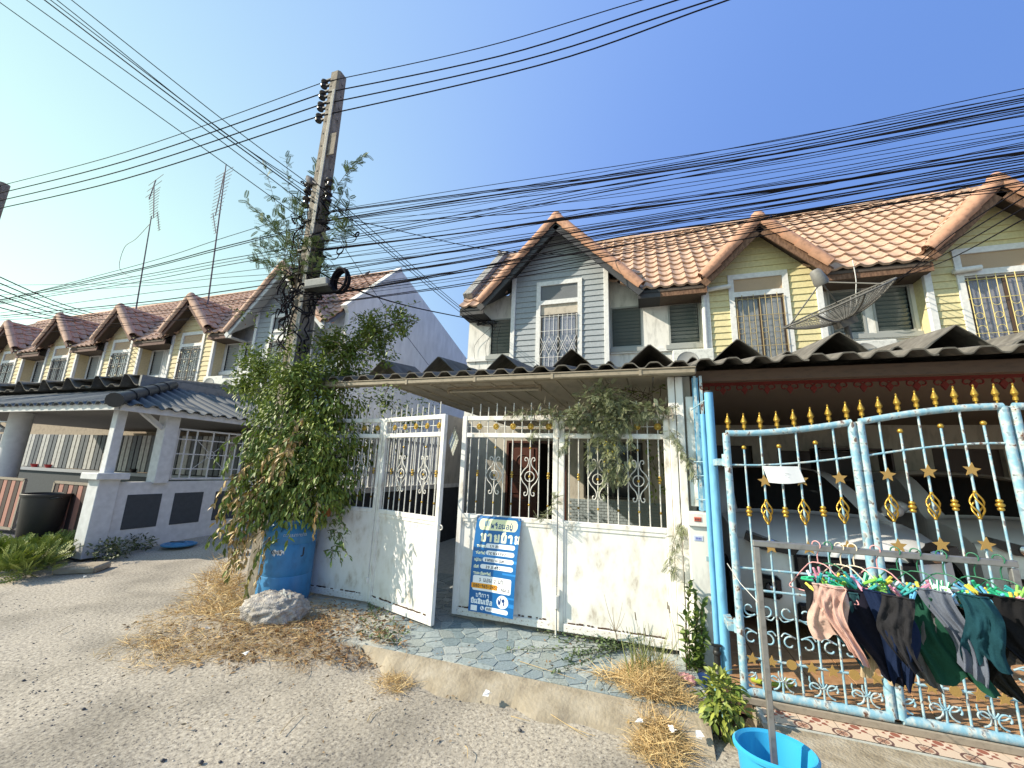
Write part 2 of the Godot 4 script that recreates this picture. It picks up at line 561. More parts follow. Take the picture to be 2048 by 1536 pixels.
func clip(poly: PackedVector2Array, p: Vector2, nrm: Vector2) -> PackedVector2Array:   # keeps the side that nrm points away from
	var out := PackedVector2Array()
	for i in poly.size():
		var a := poly[i]
		var b := poly[(i + 1) % poly.size()]
		var da := (a - p).dot(nrm)
		var db := (b - p).dot(nrm)
		if da <= 0: out.append(a)
		if (da < 0 and db > 0) or (da > 0 and db < 0): out.append(a.lerp(b, da / (da - db)))
	return out
func make_apron() -> void:
	# plot slab under gate and yard
	var b := B.new()
	b.aabb(Vector3(-4.12, -0.3, -8.6), Vector3(0.33, -0.006, -3.232))
	var grout := mt("tile_grout", L(0.46, 0.47, 0.43), 0.85, "grime", g3(1.7))
	var slab := setting(b, "tile_apron", grout)
	var seeds := []
	var x := -3.1
	while x < 0.42:
		var z := -5.3
		while z < -3.1:
			var p := Vector2(x + rf(-0.062, 0.062), z + rf(-0.058, 0.058))
			if rng.randf() > 0.1 or p.y > -3.35: seeds.append(p)
			z += 0.122
		x += 0.142
	var stone := []
	for q in [L(0.28, 0.335, 0.34), L(0.34, 0.395, 0.395), L(0.22, 0.28, 0.295), L(0.40, 0.44, 0.43), L(0.30, 0.34, 0.325), L(0.25, 0.31, 0.335)]:
		stone.append(mt("blue_grey_stone_%d" % stone.size(), q, 0.55, "blotch", g3(3.1 + stone.size())))
	var count := 0
	for i in seeds.size():
		var p: Vector2 = seeds[i]
		var inside := p.y < -4.13
		if inside and (p.x > -1.85 or p.x < -3.05): continue
		if not inside and p.x < -2.62 + (p.y + 4.1) * 0.5: continue
		var poly := PackedVector2Array([p + Vector2(-0.3, -0.3), p + Vector2(0.3, -0.3), p + Vector2(0.3, 0.3), p + Vector2(-0.3, 0.3)])
		for j in seeds.size():
			if j == i: continue
			var d: Vector2 = seeds[j] - p
			if d.length() > 0.42: continue
			poly = clip(poly, p + d * 0.5 - d.normalized() * 0.0055, d.normalized())
		poly = clip(poly, Vector2(0, -3.236), Vector2(0, 1))
		poly = clip(poly, Vector2(0.322, 0), Vector2(1, 0))
		if poly.size() < 3: continue
		var s := B.new()
		var up := PackedVector2Array()
		for k in poly.size(): up.append(Vector2(poly[k].x - p.x, -(poly[k].y - p.y)))   # plan seen from above, x right, y away
		up.reverse()
		var area := 0.0
		for k in up.size(): area += up[k].cross(up[(k + 1) % up.size()])
		if area < 0: up.reverse()
		if absf(area) < 0.0012: continue
		var hgt := rf(0.0025, 0.0045)
		s.prism(up, -0.004, hgt, Transform3D(Basis(Vector3(1, 0, 0), Vector3(0, 0, -1), Vector3(0, 1, 0)), Vector3.ZERO))
		put_mesh(s.done(), "stone", stone[rng.randi() % 6], slab, Transform3D(Basis(), Vector3(p.x, -0.004, p.y)))
		count += 1
	# worn concrete ramp from the tiles down to the road
	var r := B.new()
	var n := 40
	for i in n:
		var x0 := lerpf(-2.35, 0.31, float(i) / n)
		var x1 := lerpf(-2.35, 0.31, float(i + 1) / n)
		var f := func(xx: float, k: float) -> Vector3:
			var zf: float = -2.93 + lump.get_noise_2d(xx * 3.0, 9.0) * 0.10 + smoothstep(-1.7, -2.4, xx) * -0.2
			var y: float = lerpf(-0.002, -0.108, pow(k, 1.4)) + lump.get_noise_2d(xx * 4.0, k * 3.0) * 0.008 * k * (1.5 - k)
			return Vector3(xx, y, lerpf(-3.231, zf, k))
		for k in 6: r.quad(f.call(x0, k / 6.0), f.call(x0, (k + 1) / 6.0), f.call(x1, (k + 1) / 6.0), f.call(x1, k / 6.0))
	setting(r, "concrete_ramp", mt("ramp_concrete", L(1, 1, 1), 0.9, "ramp", g3(0.6), {"bump": "bump_fine", "depth": 0.5}))
	# neighbour's slab: concrete lip, strip of printed tiles, carport floor
	var c := B.new()
	c.aabb(Vector3(0.62, -0.3, -3.34), Vector3(6.0, -0.012, -2.75))
	c.aabb(Vector3(0.62, -0.3, -8.6), Vector3(7.3, -0.015, -3.34))
	setting(c, "neighbour_pavement", mt("lip_concrete", L(1, 1, 1), 0.9, "ramp", g3(0.8), {"bump": "bump_fine", "depth": 0.5}))
	var fl := B.new()
	fl.aabb(Vector3(0.44, -0.1, -8.58), Vector3(7.3, 0.06, -3.56))
	var floor_ := setting(fl, "carport_floor", mt("floor_joint", L(0.12, 0.07, 0.045), 0.85))
	var fm := [mt("orange_tile_a", L(1, 1, 1), 0.35, "floor_orange", g3(0.9)), mt("orange_tile_b", L(0.9, 0.88, 0.86), 0.38, "floor_orange", g3(1.3))]
	var tb := B.new()
	tb.cbox(Vector3(0, 0, 0), Vector3(0.294, 0.012, 0.294), 0.003)
	var tm := tb.done()
	for i in 10:
		for j in 5:
			put_mesh(tm, "floor_tile", fm[(i * 3 + j * 5 + rng.randi() % 2) % 2], floor_, Transform3D(Basis(), Vector3(0.62 + i * 0.3, 0.061, -3.71 - j * 0.3)))
	var rest := B.new()
	rest.aabb(Vector3(3.47, 0.05, -8.5), Vector3(7.2, 0.066, -3.57))
	rest.aabb(Vector3(0.46, 0.05, -8.5), Vector3(3.47, 0.0655, -5.06))
	put(rest, "far_tiling", fm[0], floor_)
	var pt := ImageTexture.create_from_image(pattern_tile())
	var pm := StandardMaterial3D.new()
	pm.resource_name = "printed_floor_tile"
	pm.albedo_texture = pt
	pm.roughness = 0.5
	var strip := B.new()
	strip.aabb(Vector3(0.63, -0.012, -3.555), Vector3(4.6, -0.008, -3.30))
	var so := setting(strip, "tile_strip", grout)
	for i in 14:
		var q := B.new()
		var px := 0.66 + i * 0.203
		q.quad_uv(Vector3(px, -0.003, -3.315), Vector3(px + 0.2, -0.003, -3.315), Vector3(px + 0.2, -0.003, -3.552), Vector3(px, -0.003, -3.552), Vector2(0, 1.18), Vector2(1, 1.18), Vector2(1, 0), Vector2(0, 0))
		put(q, "printed_tile", pm, so)
	# drain gap between the two plots
	var dr := B.new()
	dr.aabb(Vector3(0.335, -0.4, -4.0), Vector3(0.62, -0.13, -2.8))
	setting(dr, "drain_bed", mt("damp_soil", L(0.07, 0.055, 0.035), 0.9, "grime", g3(3.0), {"bump": "bump_rough", "depth": 1.5}))
	for s in [[1385, 1447, 0.075, -0.09, 0.4], [1400, 1412, 0.05, -0.02, 1.2], [1290, 1520, 0.03, -0.09, 0.1], [1350, 1500, 0.035, -0.09, 2.0]]:
		var k := B.new()
		var p := yp(s[0], s[1], s[3])
		k.cbox(Vector3.ZERO, Vector3(s[2] * 3.0, s[2], s[2] * 1.7), s[2] * 0.3)
		var o := put_mesh(k.done(), "concrete_lump", mt("ramp_concrete", Color(), 0), null, Transform3D(Basis.from_euler(Vector3(0.1, s[4], 0.15)), p))
		tag(o, "broken lump of concrete at the edge of the tiled apron", "rubble", "broken concrete lumps")
func pattern_tile() -> Image:
	var n := 96
	var im := Image.create(n, n, false, Image.FORMAT_RGB8)
	for j in n:
		for i in n:
			var x := (i + 0.5) / n * 2 - 1
			var y := (j + 0.5) / n * 2 - 1
			var r := Vector2(x, y).length()
			var a := atan2(y, x)
			var c := L(0.6, 0.47, 0.36)
			if r < 0.55 + 0.12 * cos(8 * a): c = L(0.25, 0.085, 0.06)
			if r < 0.42 + 0.1 * cos(4 * a): c = L(0.62, 0.5, 0.4)
			if r < 0.24: c = L(0.28, 0.1, 0.07)
			for s: Vector2 in [Vector2(1, 1), Vector2(-1, 1), Vector2(1, -1), Vector2(-1, -1)]:
				var q := Vector2(x, y).distance_to(s)
				if absf(q - 0.42) < 0.06: c = L(0.12, 0.06, 0.05)
				if q < 0.28: c = L(0.4, 0.22, 0.15)
			if absf(absf(x) - absf(y)) < 0.03 and r > 0.6: c = L(0.1, 0.05, 0.045)
			im.set_pixel(i, j, c.linear_to_srgb())
	return im

# ---------------------------------------------------------------- roofs
func roof_y(z: float) -> float: return EAVE_Y + SLOPE * (EAVE_Z - z)
func roof_z(y: float) -> float: return EAVE_Z - (y - EAVE_Y) / SLOPE
func tile_mesh() -> ArrayMesh:   # one S-shaped clay tile: x across, y out of the roof, -z up the slope
	if shared.has("tile"): return shared.tile
	var b := B.new()
	var w := 0.262
	var l := 0.37
	var n := 8
	var f := func(i: int) -> Vector2:
		var u := float(i) / n
		return Vector2((u - 0.5) * w, 0.022 * cos(u * TAU) + 0.006 * cos(u * 2 * TAU) + 0.03)
	var g := func(i: int) -> Vector3:
		var d: Vector2 = f.call(mini(i + 1, n)) - f.call(maxi(i - 1, 0))
		return Vector3(-d.y, d.x, 0).normalized()
	for i in n:
		var a: Vector2 = f.call(i)
		var c: Vector2 = f.call(i + 1)
		var lift := 0.03
		b.quad_n(Vector3(a.x, a.y + lift, l / 2), Vector3(c.x, c.y + lift, l / 2), Vector3(c.x, c.y - 0.012, -l / 2), Vector3(a.x, a.y - 0.012, -l / 2), g.call(i), g.call(i + 1), g.call(i + 1), g.call(i))
		b.quad(Vector3(a.x, a.y - 0.012, l / 2 - 0.002), Vector3(c.x, c.y - 0.012, l / 2 - 0.002), Vector3(c.x, c.y + lift, l / 2), Vector3(a.x, a.y + lift, l / 2))
	shared.tile = b.done()
	return shared.tile
func cap_mesh() -> ArrayMesh:   # half-round ridge or rake tile, along z, flared at the lower end
	if shared.has("cap"): return shared.cap
	var b := B.new()
	var n := 7
	for i in n:
		var a0 := lerpf(-0.25, PI + 0.25, float(i) / n)
		var a1 := lerpf(-0.25, PI + 0.25, float(i + 1) / n)
		var p0 := Vector3(cos(a0), sin(a0), 0)
		var p1 := Vector3(cos(a1), sin(a1), 0)
		var zz := Vector3(0, 0, 0.19)
		b.quad_n(p1 * 0.112 + zz, p0 * 0.112 + zz, p0 * 0.094 - zz, p1 * 0.094 - zz, p1, p0, p0, p1)
		b.quad_n(p0 * 0.098 + zz, p1 * 0.098 + zz, p1 * 0.08 - zz, p0 * 0.08 - zz, -p0, -p1, -p1, -p0)
		b.quad(p0 * 0.09 + zz, p1 * 0.09 + zz, p1 * 0.112 + zz, p0 * 0.112 + zz)
	shared.cap = b.done()
	return shared.cap
func clay(k: int) -> Material:
	return [mt("clay_tile_a", L(1, 1, 1), 0.78, "tile_clay", g3(0.55)), mt("clay_tile_b", L(0.93, 0.9, 0.88), 0.8, "tile_clay", g3(0.8)), mt("clay_tile_c", L(1.0, 0.98, 0.95), 0.75, "tile_clay", g3(1.3))][k % 3]
func clay_old() -> Material: return mt("old_clay_tile", L(1, 1, 1), 0.82, "tile_clay_dark", g3(0.7))
func orange_cap() -> Material: return mt("orange_cap_tile", L(0.56, 0.3, 0.19), 0.72, "blotch", g3(1.4))
func lay_tiles(parent: Node, o: Vector3, ud: Vector3, vd: Vector3, len_u: float, len_v: float, keep: Callable, one_by_one: bool) -> void:
	var nd := ud.cross(vd).normalized() if ud.cross(vd).y > 0 else vd.cross(ud).normalized()
	var k := Basis(nd.cross(-vd).normalized(), nd, -vd)
	var xfs := []
	var nu := int(len_u / 0.25)
	var nv := int(ceil(len_v / 0.308))
	for j in nv:
		for i in nu:
			var p := o + ud * ((i + 0.5) * len_u / nu) + vd * (j * 0.308 + 0.15)
			if not keep.call(p): continue
			var kk := k * Basis.from_euler(Vector3(rf(-0.025, 0.025), rf(-0.03, 0.03), rf(-0.02, 0.02)))
			var xf := Transform3D(kk, p + nd * rf(-0.003, 0.006))
			if one_by_one: put_mesh(tile_mesh(), "roof_tile", clay(rng.randi() % 3), parent, xf)
			else: xfs.append(xf)
	if not one_by_one and xfs.size():
		var mm := many(tile_mesh(), xfs, [], "roof_tiles", clay_old(), parent)
		mm.set_meta("kind", "stuff")
func caps_along(parent: Node, a: Vector3, b: Vector3, up: Vector3, called: String, m: Material, size := 1.0) -> void:
	var d := (b - a)
	var n := int(ceil(d.length() / 0.33))
	var z := -d.normalized()
	var x := up.cross(z).normalized()
	for i in n:
		var k := Basis(x, z.cross(x), z) * Basis.from_euler(Vector3(rf(-0.02, 0.02) + 0.035, rf(-0.04, 0.04), rf(-0.03, 0.03)))
		put_mesh(cap_mesh(), called, m, parent, Transform3D(k.scaled_local(Vector3(size, size, 1.0)), a + d * ((i + 0.5) / n)))

# one house of a row. o: cx, x0, x1, hw (half width of the siding), apex, rw (half width of the rake), boards, frame, fascia materials ...
func dormer_house(t: Node3D, o: Dictionary) -> void:
	var cx: float = o.cx
	var apex: float = o.apex
	var rw: float = o.rw
	var hw: float = o.hw
	var near: bool = o.near
	var white: Material = o.white
	var low := apex - rw * SLOPE
	# roof deck under the tiles: main slope and both dormer slopes
	var b := B.new()
	var th := 0.05
	var e0 := EAVE_Z + 0.02
	var ry := roof_y(RIDGE_Z) - 0.02
	for s in [[o.x0, cx - rw, e0, e0], [cx - rw, cx, roof_z(low), roof_z(apex)], [cx, cx + rw, roof_z(apex), roof_z(low)], [cx + rw, o.x1, e0, e0]]:   # the middle pieces run up the valleys
		if s[1] - s[0] < 0.02: continue
		var a := Vector3(s[0], roof_y(s[2]) - 0.02, s[2])
		var a2 := Vector3(s[1], roof_y(s[3]) - 0.02, s[3])
		var c := Vector3(s[1], ry, RIDGE_Z)
		var c2 := Vector3(s[0], ry, RIDGE_Z)
		var dn_ := Vector3(0, -th, 0)
		b.quad(a, a2, c, c2)
		b.quad(a + dn_, c2 + dn_, c + dn_, a2 + dn_)
		b.quad(a + dn_, a2 + dn_, a2, a)
	b.quad(Vector3(o.x1, ry, RIDGE_Z), Vector3(o.x0, ry, RIDGE_Z), Vector3(o.x0, ry - 1.8, RIDGE_Z - 6.4), Vector3(o.x1, ry - 1.8, RIDGE_Z - 6.4))
	for s: float in [-1.0, 1.0]:
		var f := func(y: float, z: float, dy: float) -> Vector3: return Vector3(cx + s * (apex - y) / SLOPE, y + dy, z)
		var p := [f.call(apex, RAKE_Z, -0.02), f.call(low, RAKE_Z, -0.02), f.call(low, roof_z(low) + 0.02, -0.02), f.call(apex, roof_z(apex), -0.02)]
		var q := []
		for v in p: q.append(v + Vector3(0, -0.075, 0))
		if s < 0:
			p.reverse(); q.reverse()
		b.quad(p[0], p[1], p[2], p[3])
		b.quad(q[3], q[2], q[1], q[0])
		for i in 4: b.quad(q[i], q[(i + 1) % 4], p[(i + 1) % 4], p[i])
	var roof := put(b, "roof", o.soffit, t)
	# tiles
	var main := func(p: Vector3) -> bool:
		var dx: float = absf(p.x - cx)
		if p.y < low + 0.05 and dx < rw - 0.02: return false
		if dx < (apex - p.y) / SLOPE - 0.1: return false
		return true
	var up := Vector3(0, SLOPE, -1).normalized()
	lay_tiles(roof, Vector3(o.x0, EAVE_Y, EAVE_Z) + t.position * 0.0, Vector3(1, 0, 0), up, o.x1 - o.x0, (EAVE_Z - RIDGE_Z) * sqrt(1 + SLOPE * SLOPE), main, near)
	for s in o.slopes:
		var keep := func(p: Vector3) -> bool: return p.z > roof_z(p.y) + 0.04 and p.y < apex - 0.02
		lay_tiles(roof, Vector3(cx + s * rw, low, RAKE_Z - 0.03), Vector3(0, 0, -1), Vector3(-s, SLOPE, 0).normalized(), RAKE_Z - roof_z(apex), rw * sqrt(1 + SLOPE * SLOPE), keep, near)
	# caps on ridge, rakes and dormer ridge
	caps_along(roof, Vector3(o.x0, roof_y(RIDGE_Z) + 0.0, RIDGE_Z), Vector3(o.x1, roof_y(RIDGE_Z), RIDGE_Z), Vector3.UP, "ridge_tile", clay(0) if near else clay_old(), 1.0)
	caps_along(roof, Vector3(cx, apex - 0.0, RAKE_Z), Vector3(cx, apex - 0.0, roof_z(apex)), Vector3.UP, "ridge_tile", orange_cap() if near else clay_old())
	for s: float in [-1.0, 1.0]:
		caps_along(roof, Vector3(cx + s * 0.02, apex - 0.02, RAKE_Z + 0.005), Vector3(cx + s * rw, low - 0.02, RAKE_Z + 0.005), Vector3(s * SLOPE, 1, 1.3).normalized(), "rake_tile", orange_cap() if near else clay_old(), 1.12)
		var fb := B.new()
		var dn := Vector3(s, -SLOPE, 0).normalized()
		fb.bar(Vector3(cx - s * 0.02, apex - 0.2, RAKE_Z + 0.015), Vector3(cx + s * rw, low - 0.18, RAKE_Z + 0.015) + dn * 0.03, 0.15, 0.03, Vector3(0, 0, 1))
		put(fb, "rake_board", o.fascia, t)
	# eave boards left and right of the dormer, and the soffit behind them
	var ap := B.new()
	ap.ball(Vector3(cx, apex + 0.03, RAKE_Z), Vector3(0.13, 0.12, 0.1), 10, 6)
	put(ap, "apex_tile", orange_cap() if near else clay_old(), roof)
	for s in [[o.x0, cx - rw + 0.05], [cx + rw - 0.05, o.x1]]:
		if s[1] - s[0] < 0.1: continue
		var eb := B.new()
		eb.aabb(Vector3(s[0], EAVE_Y - 0.19, EAVE_Z - 0.02), Vector3(s[1], EAVE_Y - 0.03, EAVE_Z + 0.005))
		put(eb, "eave_board", o.fascia, t)
		var sf := B.new()
		sf.aabb(Vector3(s[0], EAVE_Y - 0.17, WALL_Z), Vector3(s[1], EAVE_Y - 0.15, EAVE_Z - 0.022))
		put(sf, "eave_soffit", o.soffit, t)
	# upper front wall with its louvre windows
	var holes := []
	for w in o.louvres: holes.append(Rect2(w[0], w[1], w[2] - w[0], w[3] - w[1]))
	var wb := B.new()
	wall_holes(wb, o.x0, o.x1, 2.6, 5.06, WALL_Z, 0.14, holes)
	put(wb, "wall", o.wall, t)
	var gw := B.new()   # wall carried up under the dormer's own eaves
	var kx := (apex - 0.1 - 5.62) / SLOPE
	gw.prism(PackedVector2Array([Vector2(o.x0, 5.061), Vector2(o.x1, 5.061), Vector2(o.x1, 5.62), Vector2(cx + kx, 5.62), Vector2(cx, apex - 0.1), Vector2(cx - kx, 5.62), Vector2(o.x0, 5.62)]), WALL_Z - 0.14, WALL_Z)
	put(gw, "upper_wall", o.wall, t)
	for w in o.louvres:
		var fr := B.new()
		var q := 0.035
		var zf := WALL_Z + 0.012
		fr.aabb(Vector3(w[0] - q, w[3], WALL_Z - 0.1), Vector3(w[2] + q, w[3] + q, zf))
		fr.aabb(Vector3(w[0] - q, w[1] - q, WALL_Z - 0.1), Vector3(w[2] + q, w[1], zf))
		fr.aabb(Vector3(w[0] - q, w[1], WALL_Z - 0.1), Vector3(w[0], w[3], zf))
		fr.aabb(Vector3(w[2], w[1], WALL_Z - 0.1), Vector3(w[2] + q, w[3], zf))
		fr.aabb(Vector3(w[0] - 0.1, w[1] - 0.14, WALL_Z), Vector3(w[2] + 0.1, w[1] - 0.05, WALL_Z + 0.07))
		var wn := put(fr, "window", o.get("window_frame", white), t)
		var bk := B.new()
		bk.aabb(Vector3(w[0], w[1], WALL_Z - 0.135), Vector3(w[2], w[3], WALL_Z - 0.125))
		put(bk, "dark_backing", mt("dark_room", L(0.05, 0.06, 0.06), 0.9), wn)  # backing board coloured dark to stand in for the unlit room
		var n := int((w[3] - w[1]) / 0.078)
		for i in n:
			var s := B.new()
			var y: float = w[1] + (i + 0.5) * (w[3] - w[1]) / n
			var kk := Basis.from_euler(Vector3(0.55 + rf(-0.04, 0.04), 0, 0))
			s.box(Vector3((w[0] + w[2]) / 2, y, WALL_Z - 0.045), Vector3(w[2] - w[0] - 0.006, 0.1, 0.005), kk)
			put(s, "slat", o.slat, wn)
		if near:
			var gr := B.new()
			for i in 5:
				var gx: float = lerpf(w[0], w[2], (i + 0.5) / 5.0)
				gr.tube(PackedVector3Array([Vector3(gx, w[1], WALL_Z - 0.1), Vector3(gx, w[3], WALL_Z - 0.1)]), 0.006, 5)
			for i in 4:
				var gy: float = lerpf(w[1], w[3], (i + 0.5) / 4.0)
				gr.tube(PackedVector3Array([Vector3(w[0], gy, WALL_Z - 0.1), Vector3(w[2], gy, WALL_Z - 0.1)]), 0.005, 5)
			put(gr, "inner_grille", white, wn)
	# dormer body
	var db := B.new()
	var yb := 3.05
	var ys := apex - hw * SLOPE - 0.11
	db.quad(Vector3(cx - hw, yb, SIDING_Z), Vector3(cx + hw, yb, SIDING_Z), Vector3(cx + hw, ys, SIDING_Z), Vector3(cx - hw, ys, SIDING_Z))
	db.tri(Vector3(cx - hw, ys, SIDING_Z), Vector3(cx + hw, ys, SIDING_Z), Vector3(cx, apex - 0.11, SIDING_Z))
	for s: float in [-1.0, 1.0]:
		var a := Vector3(cx + s * hw, yb, WALL_Z)
		var c := Vector3(cx + s * hw, ys, SIDING_Z)
		if s > 0: db.quad(Vector3(a.x, yb, c.z), Vector3(a.x, yb, a.z), Vector3(a.x, ys, a.z), c)
		else: db.quad(Vector3(a.x, yb, a.z), Vector3(a.x, yb, c.z), c, Vector3(a.x, ys, a.z))
	var dormer := put(db, "dormer", o.siding, t)
	var fr_: Array = o.frame   # x0, x1 outer, y top outer, panel top, panel bottom, door top
	var y := yb
	var step: float = o.step
	while y < apex - 0.25:
		var y1 := y + step - 0.012
		for s in [[-99.0, fr_[0]], [fr_[1], 99.0]] if y < fr_[2] else [[-99.0, 99.0]]:
			var l0 := maxf(s[0], cx - minf(hw, (apex - 0.12 - y) / SLOPE))
			var l1 := maxf(s[0], cx - minf(hw, (apex - 0.12 - y1) / SLOPE))
			var r0 := minf(s[1], cx + minf(hw, (apex - 0.12 - y) / SLOPE))
			var r1 := minf(s[1], cx + minf(hw, (apex - 0.12 - y1) / SLOPE))
			if r1 - l1 < 0.04: continue
			var s_ := B.new()
			var z0 := SIDING_Z + 0.024
			var z1 := SIDING_Z + 0.006
			s_.quad(Vector3(l0, y, z0), Vector3(r0, y, z0), Vector3(r1, y1 + 0.01, z1), Vector3(l1, y1 + 0.01, z1))
			s_.quad(Vector3(l0, y, SIDING_Z), Vector3(r0, y, SIDING_Z), Vector3(r0, y, z0), Vector3(l0, y, z0))
			s_.quad(Vector3(l0, y, SIDING_Z), Vector3(l0, y, z0), Vector3(l1, y1, z1), Vector3(l1, y1, SIDING_Z))
			s_.quad(Vector3(r0, y, z0), Vector3(r0, y, SIDING_Z), Vector3(r1, y1, SIDING_Z), Vector3(r1, y1, z1))
			s_.quad(Vector3(l1, y1 + 0.01, z1), Vector3(r1, y1 + 0.01, z1), Vector3(r1, y1, SIDING_Z), Vector3(l1, y1, SIDING_Z))
			put(s_, "siding_board", o.siding, dormer)
		y += step
	for s: float in [-1.0, 1.0]:
		var tr := B.new()
		tr.cbox(Vector3(cx + s * (hw - 0.03), (yb + ys) / 2, SIDING_Z + 0.01), Vector3(0.1, ys - yb + 0.06, 0.08), 0.006)
		put(tr, "corner_trim", white, dormer)
	# white surround with its panel and the barred window
	var zf2 := SIDING_Z + 0.045
	var fw := 0.095
	var sb := B.new()
	sb.aabb(Vector3(fr_[0], yb, SIDING_Z - 0.1), Vector3(fr_[0] + fw, fr_[2], zf2))
	sb.aabb(Vector3(fr_[1] - fw, yb, SIDING_Z - 0.1), Vector3(fr_[1], fr_[2], zf2))
	sb.aabb(Vector3(fr_[0] + fw, fr_[3], SIDING_Z - 0.1), Vector3(fr_[1] - fw, fr_[2], zf2))
	sb.aabb(Vector3(fr_[0] + fw, fr_[4] - 0.1, SIDING_Z - 0.1), Vector3(fr_[1] - fw, fr_[4], zf2))
	var sur := put(sb, "surround", white, dormer)
	var pb := B.new()
	pb.aabb(Vector3(fr_[0] + fw, fr_[4], SIDING_Z - 0.05), Vector3(fr_[1] - fw, fr_[3], SIDING_Z + 0.012))
	put(pb, "stucco_panel", o.panel, sur)
	var d0 := fr_[0] + fw as float
	var d1 := fr_[1] - fw as float
	var dz := SIDING_Z + 0.006
	var dt: float = fr_[5]
	var rb := B.new()
	rb.aabb(Vector3(d0, dt, SIDING_Z - 0.05), Vector3(d1, fr_[4] - 0.1, dz - 0.003))
	put(rb, "lintel", o.get("lintel", white), sur)
	var wnd := B.new()
	var zz := dz + 0.004
	for xx: float in [d0, (d0 + d1) / 2 - 0.025, d1 - 0.05]: wnd.aabb(Vector3(xx, yb, dz), Vector3(xx + 0.05, dt, zz + 0.018))
	wnd.aabb(Vector3(d0 + 0.05, dt - 0.05, dz), Vector3(d1 - 0.05, dt, zz + 0.014))
	var bw := put(wnd, "barred_window", o.sash, dormer)
	var cu := B.new()
	var n2 := 26
	for i in n2:   # curtain in soft pleats
		var xa := lerpf(d0 + 0.05, d1 - 0.05, float(i) / n2)
		var xb := lerpf(d0 + 0.05, d1 - 0.05, float(i + 1) / n2)
		var za := dz - 0.0 + 0.004 * sin(i * 2.1)
		var zb := dz - 0.0 + 0.004 * sin((i + 1) * 2.1)
		cu.quad(Vector3(xa, yb, za), Vector3(xb, yb, zb), Vector3(xb, dt, zb), Vector3(xa, dt, za))
	put(cu, "curtain", o.curtain, bw)
	var gl := B.new()
	for s in [[d0 + 0.05, (d0 + d1) / 2 - 0.025], [(d0 + d1) / 2 + 0.025, d1 - 0.05]]:
		gl.quad(Vector3(s[0], yb, zz + 0.004), Vector3(s[1], yb, zz + 0.004), Vector3(s[1], dt - 0.05, zz + 0.004), Vector3(s[0], dt - 0.05, zz + 0.004))
	put(gl, "glass", mt("window_glass", L(0.6, 0.65, 0.68), 0.05, "", Vector3.ONE, {"alpha": 0.25}), bw)
	# grille over the window
	var gb := B.new()
	var gz := zz + 0.055
	var gm: Material = o.grille
	var gr_r := 0.0065 if near else 0.009
	var nb := 8
	for i in nb + 1:
		var gx := lerpf(d0 + 0.02, d1 - 0.02, float(i) / nb)
		if o.gstyle == 0:   # diamonds in the middle
			gb.tube(PackedVector3Array([Vector3(gx, yb, gz), Vector3(gx, 3.95, gz)]), gr_r, 5)
			gb.tube(PackedVector3Array([Vector3(gx, 4.38, gz), Vector3(gx, dt - 0.03, gz)]), gr_r, 5)
			if i < nb:
				var gx2 := lerpf(d0 + 0.02, d1 - 0.02, float(i + 1) / nb)
				for k in 2:
					var ya := 3.95 + k * 0.215
					var pa := [Vector3(gx, ya, gz), Vector3(gx2, ya + 0.215, gz)] if (i + k) % 2 == 0 else [Vector3(gx2, ya, gz), Vector3(gx, ya + 0.215, gz)]
					gb.tube(PackedVector3Array(pa), gr_r, 5)
					pa = [Vector3(gx, ya + 0.107, gz + 0.008), Vector3((gx + gx2) / 2, ya + 0.215, gz + 0.008), Vector3(gx2, ya + 0.107, gz + 0.008)] if k == 0 else [Vector3(gx, ya + 0.107, gz + 0.008), Vector3((gx + gx2) / 2, ya, gz + 0.008), Vector3(gx2, ya + 0.107, gz + 0.008)]
					gb.tube(PackedVector3Array(pa), gr_r * 0.8, 5)
		else:
			gb.tube(PackedVector3Array([Vector3(gx, yb, gz), Vector3(gx, dt + (0.03 if i % 2 else -0.02), gz)]), gr_r, 5)
			if i < nb and i % 2 == 0 and near:
				var gx3 := lerpf(d0 + 0.02, d1 - 0.02, float(i + 0.5) / nb)
				gb.tube(ring(Vector3(gx3, 4.2, gz), 0.052, Vector3.RIGHT, Vector3.UP), gr_r * 0.8, 5)
				gb.tube(ring(Vector3(gx3, 4.42, gz), 0.052, Vector3.RIGHT, Vector3.UP, PI, TAU), gr_r * 0.8, 5)
				gb.tube(ring(Vector3(gx3, 3.98, gz), 0.052, Vector3.RIGHT, Vector3.UP, 0, PI), gr_r * 0.8, 5)
	for yy: float in [3.6, 3.9, 4.5, dt - 0.06]: gb.tube(PackedVector3Array([Vector3(d0 - 0.02, yy, gz), Vector3(d1 + 0.02, yy, gz)]), gr_r, 5)
	put(gb, "window_grille", gm, dormer)
	if o.has("dots"):
		var kb := B.new()
		for i in 9: for j in 5:
			if (i + j * 2) % 3 == 0: kb.ball(Vector3(lerpf(d0 + 0.02, d1 - 0.02, i / 8.0), 3.5 + j * 0.3, gz + 0.01), g3(0.032), 6, 4)
		put(kb, "grille_knobs", mt("cream_knob", L(0.62, 0.55, 0.35), 0.5), dormer)
	# ledge under the louvres
	var lb := B.new()
	for s in [[o.x0, cx - hw - 0.02], [cx + hw + 0.02, o.x1]]: lb.aabb(Vector3(s[0], 3.99, WALL_Z), Vector3(s[1], 4.06, WALL_Z + 0.05))
	put(lb, "ledge", white, t)

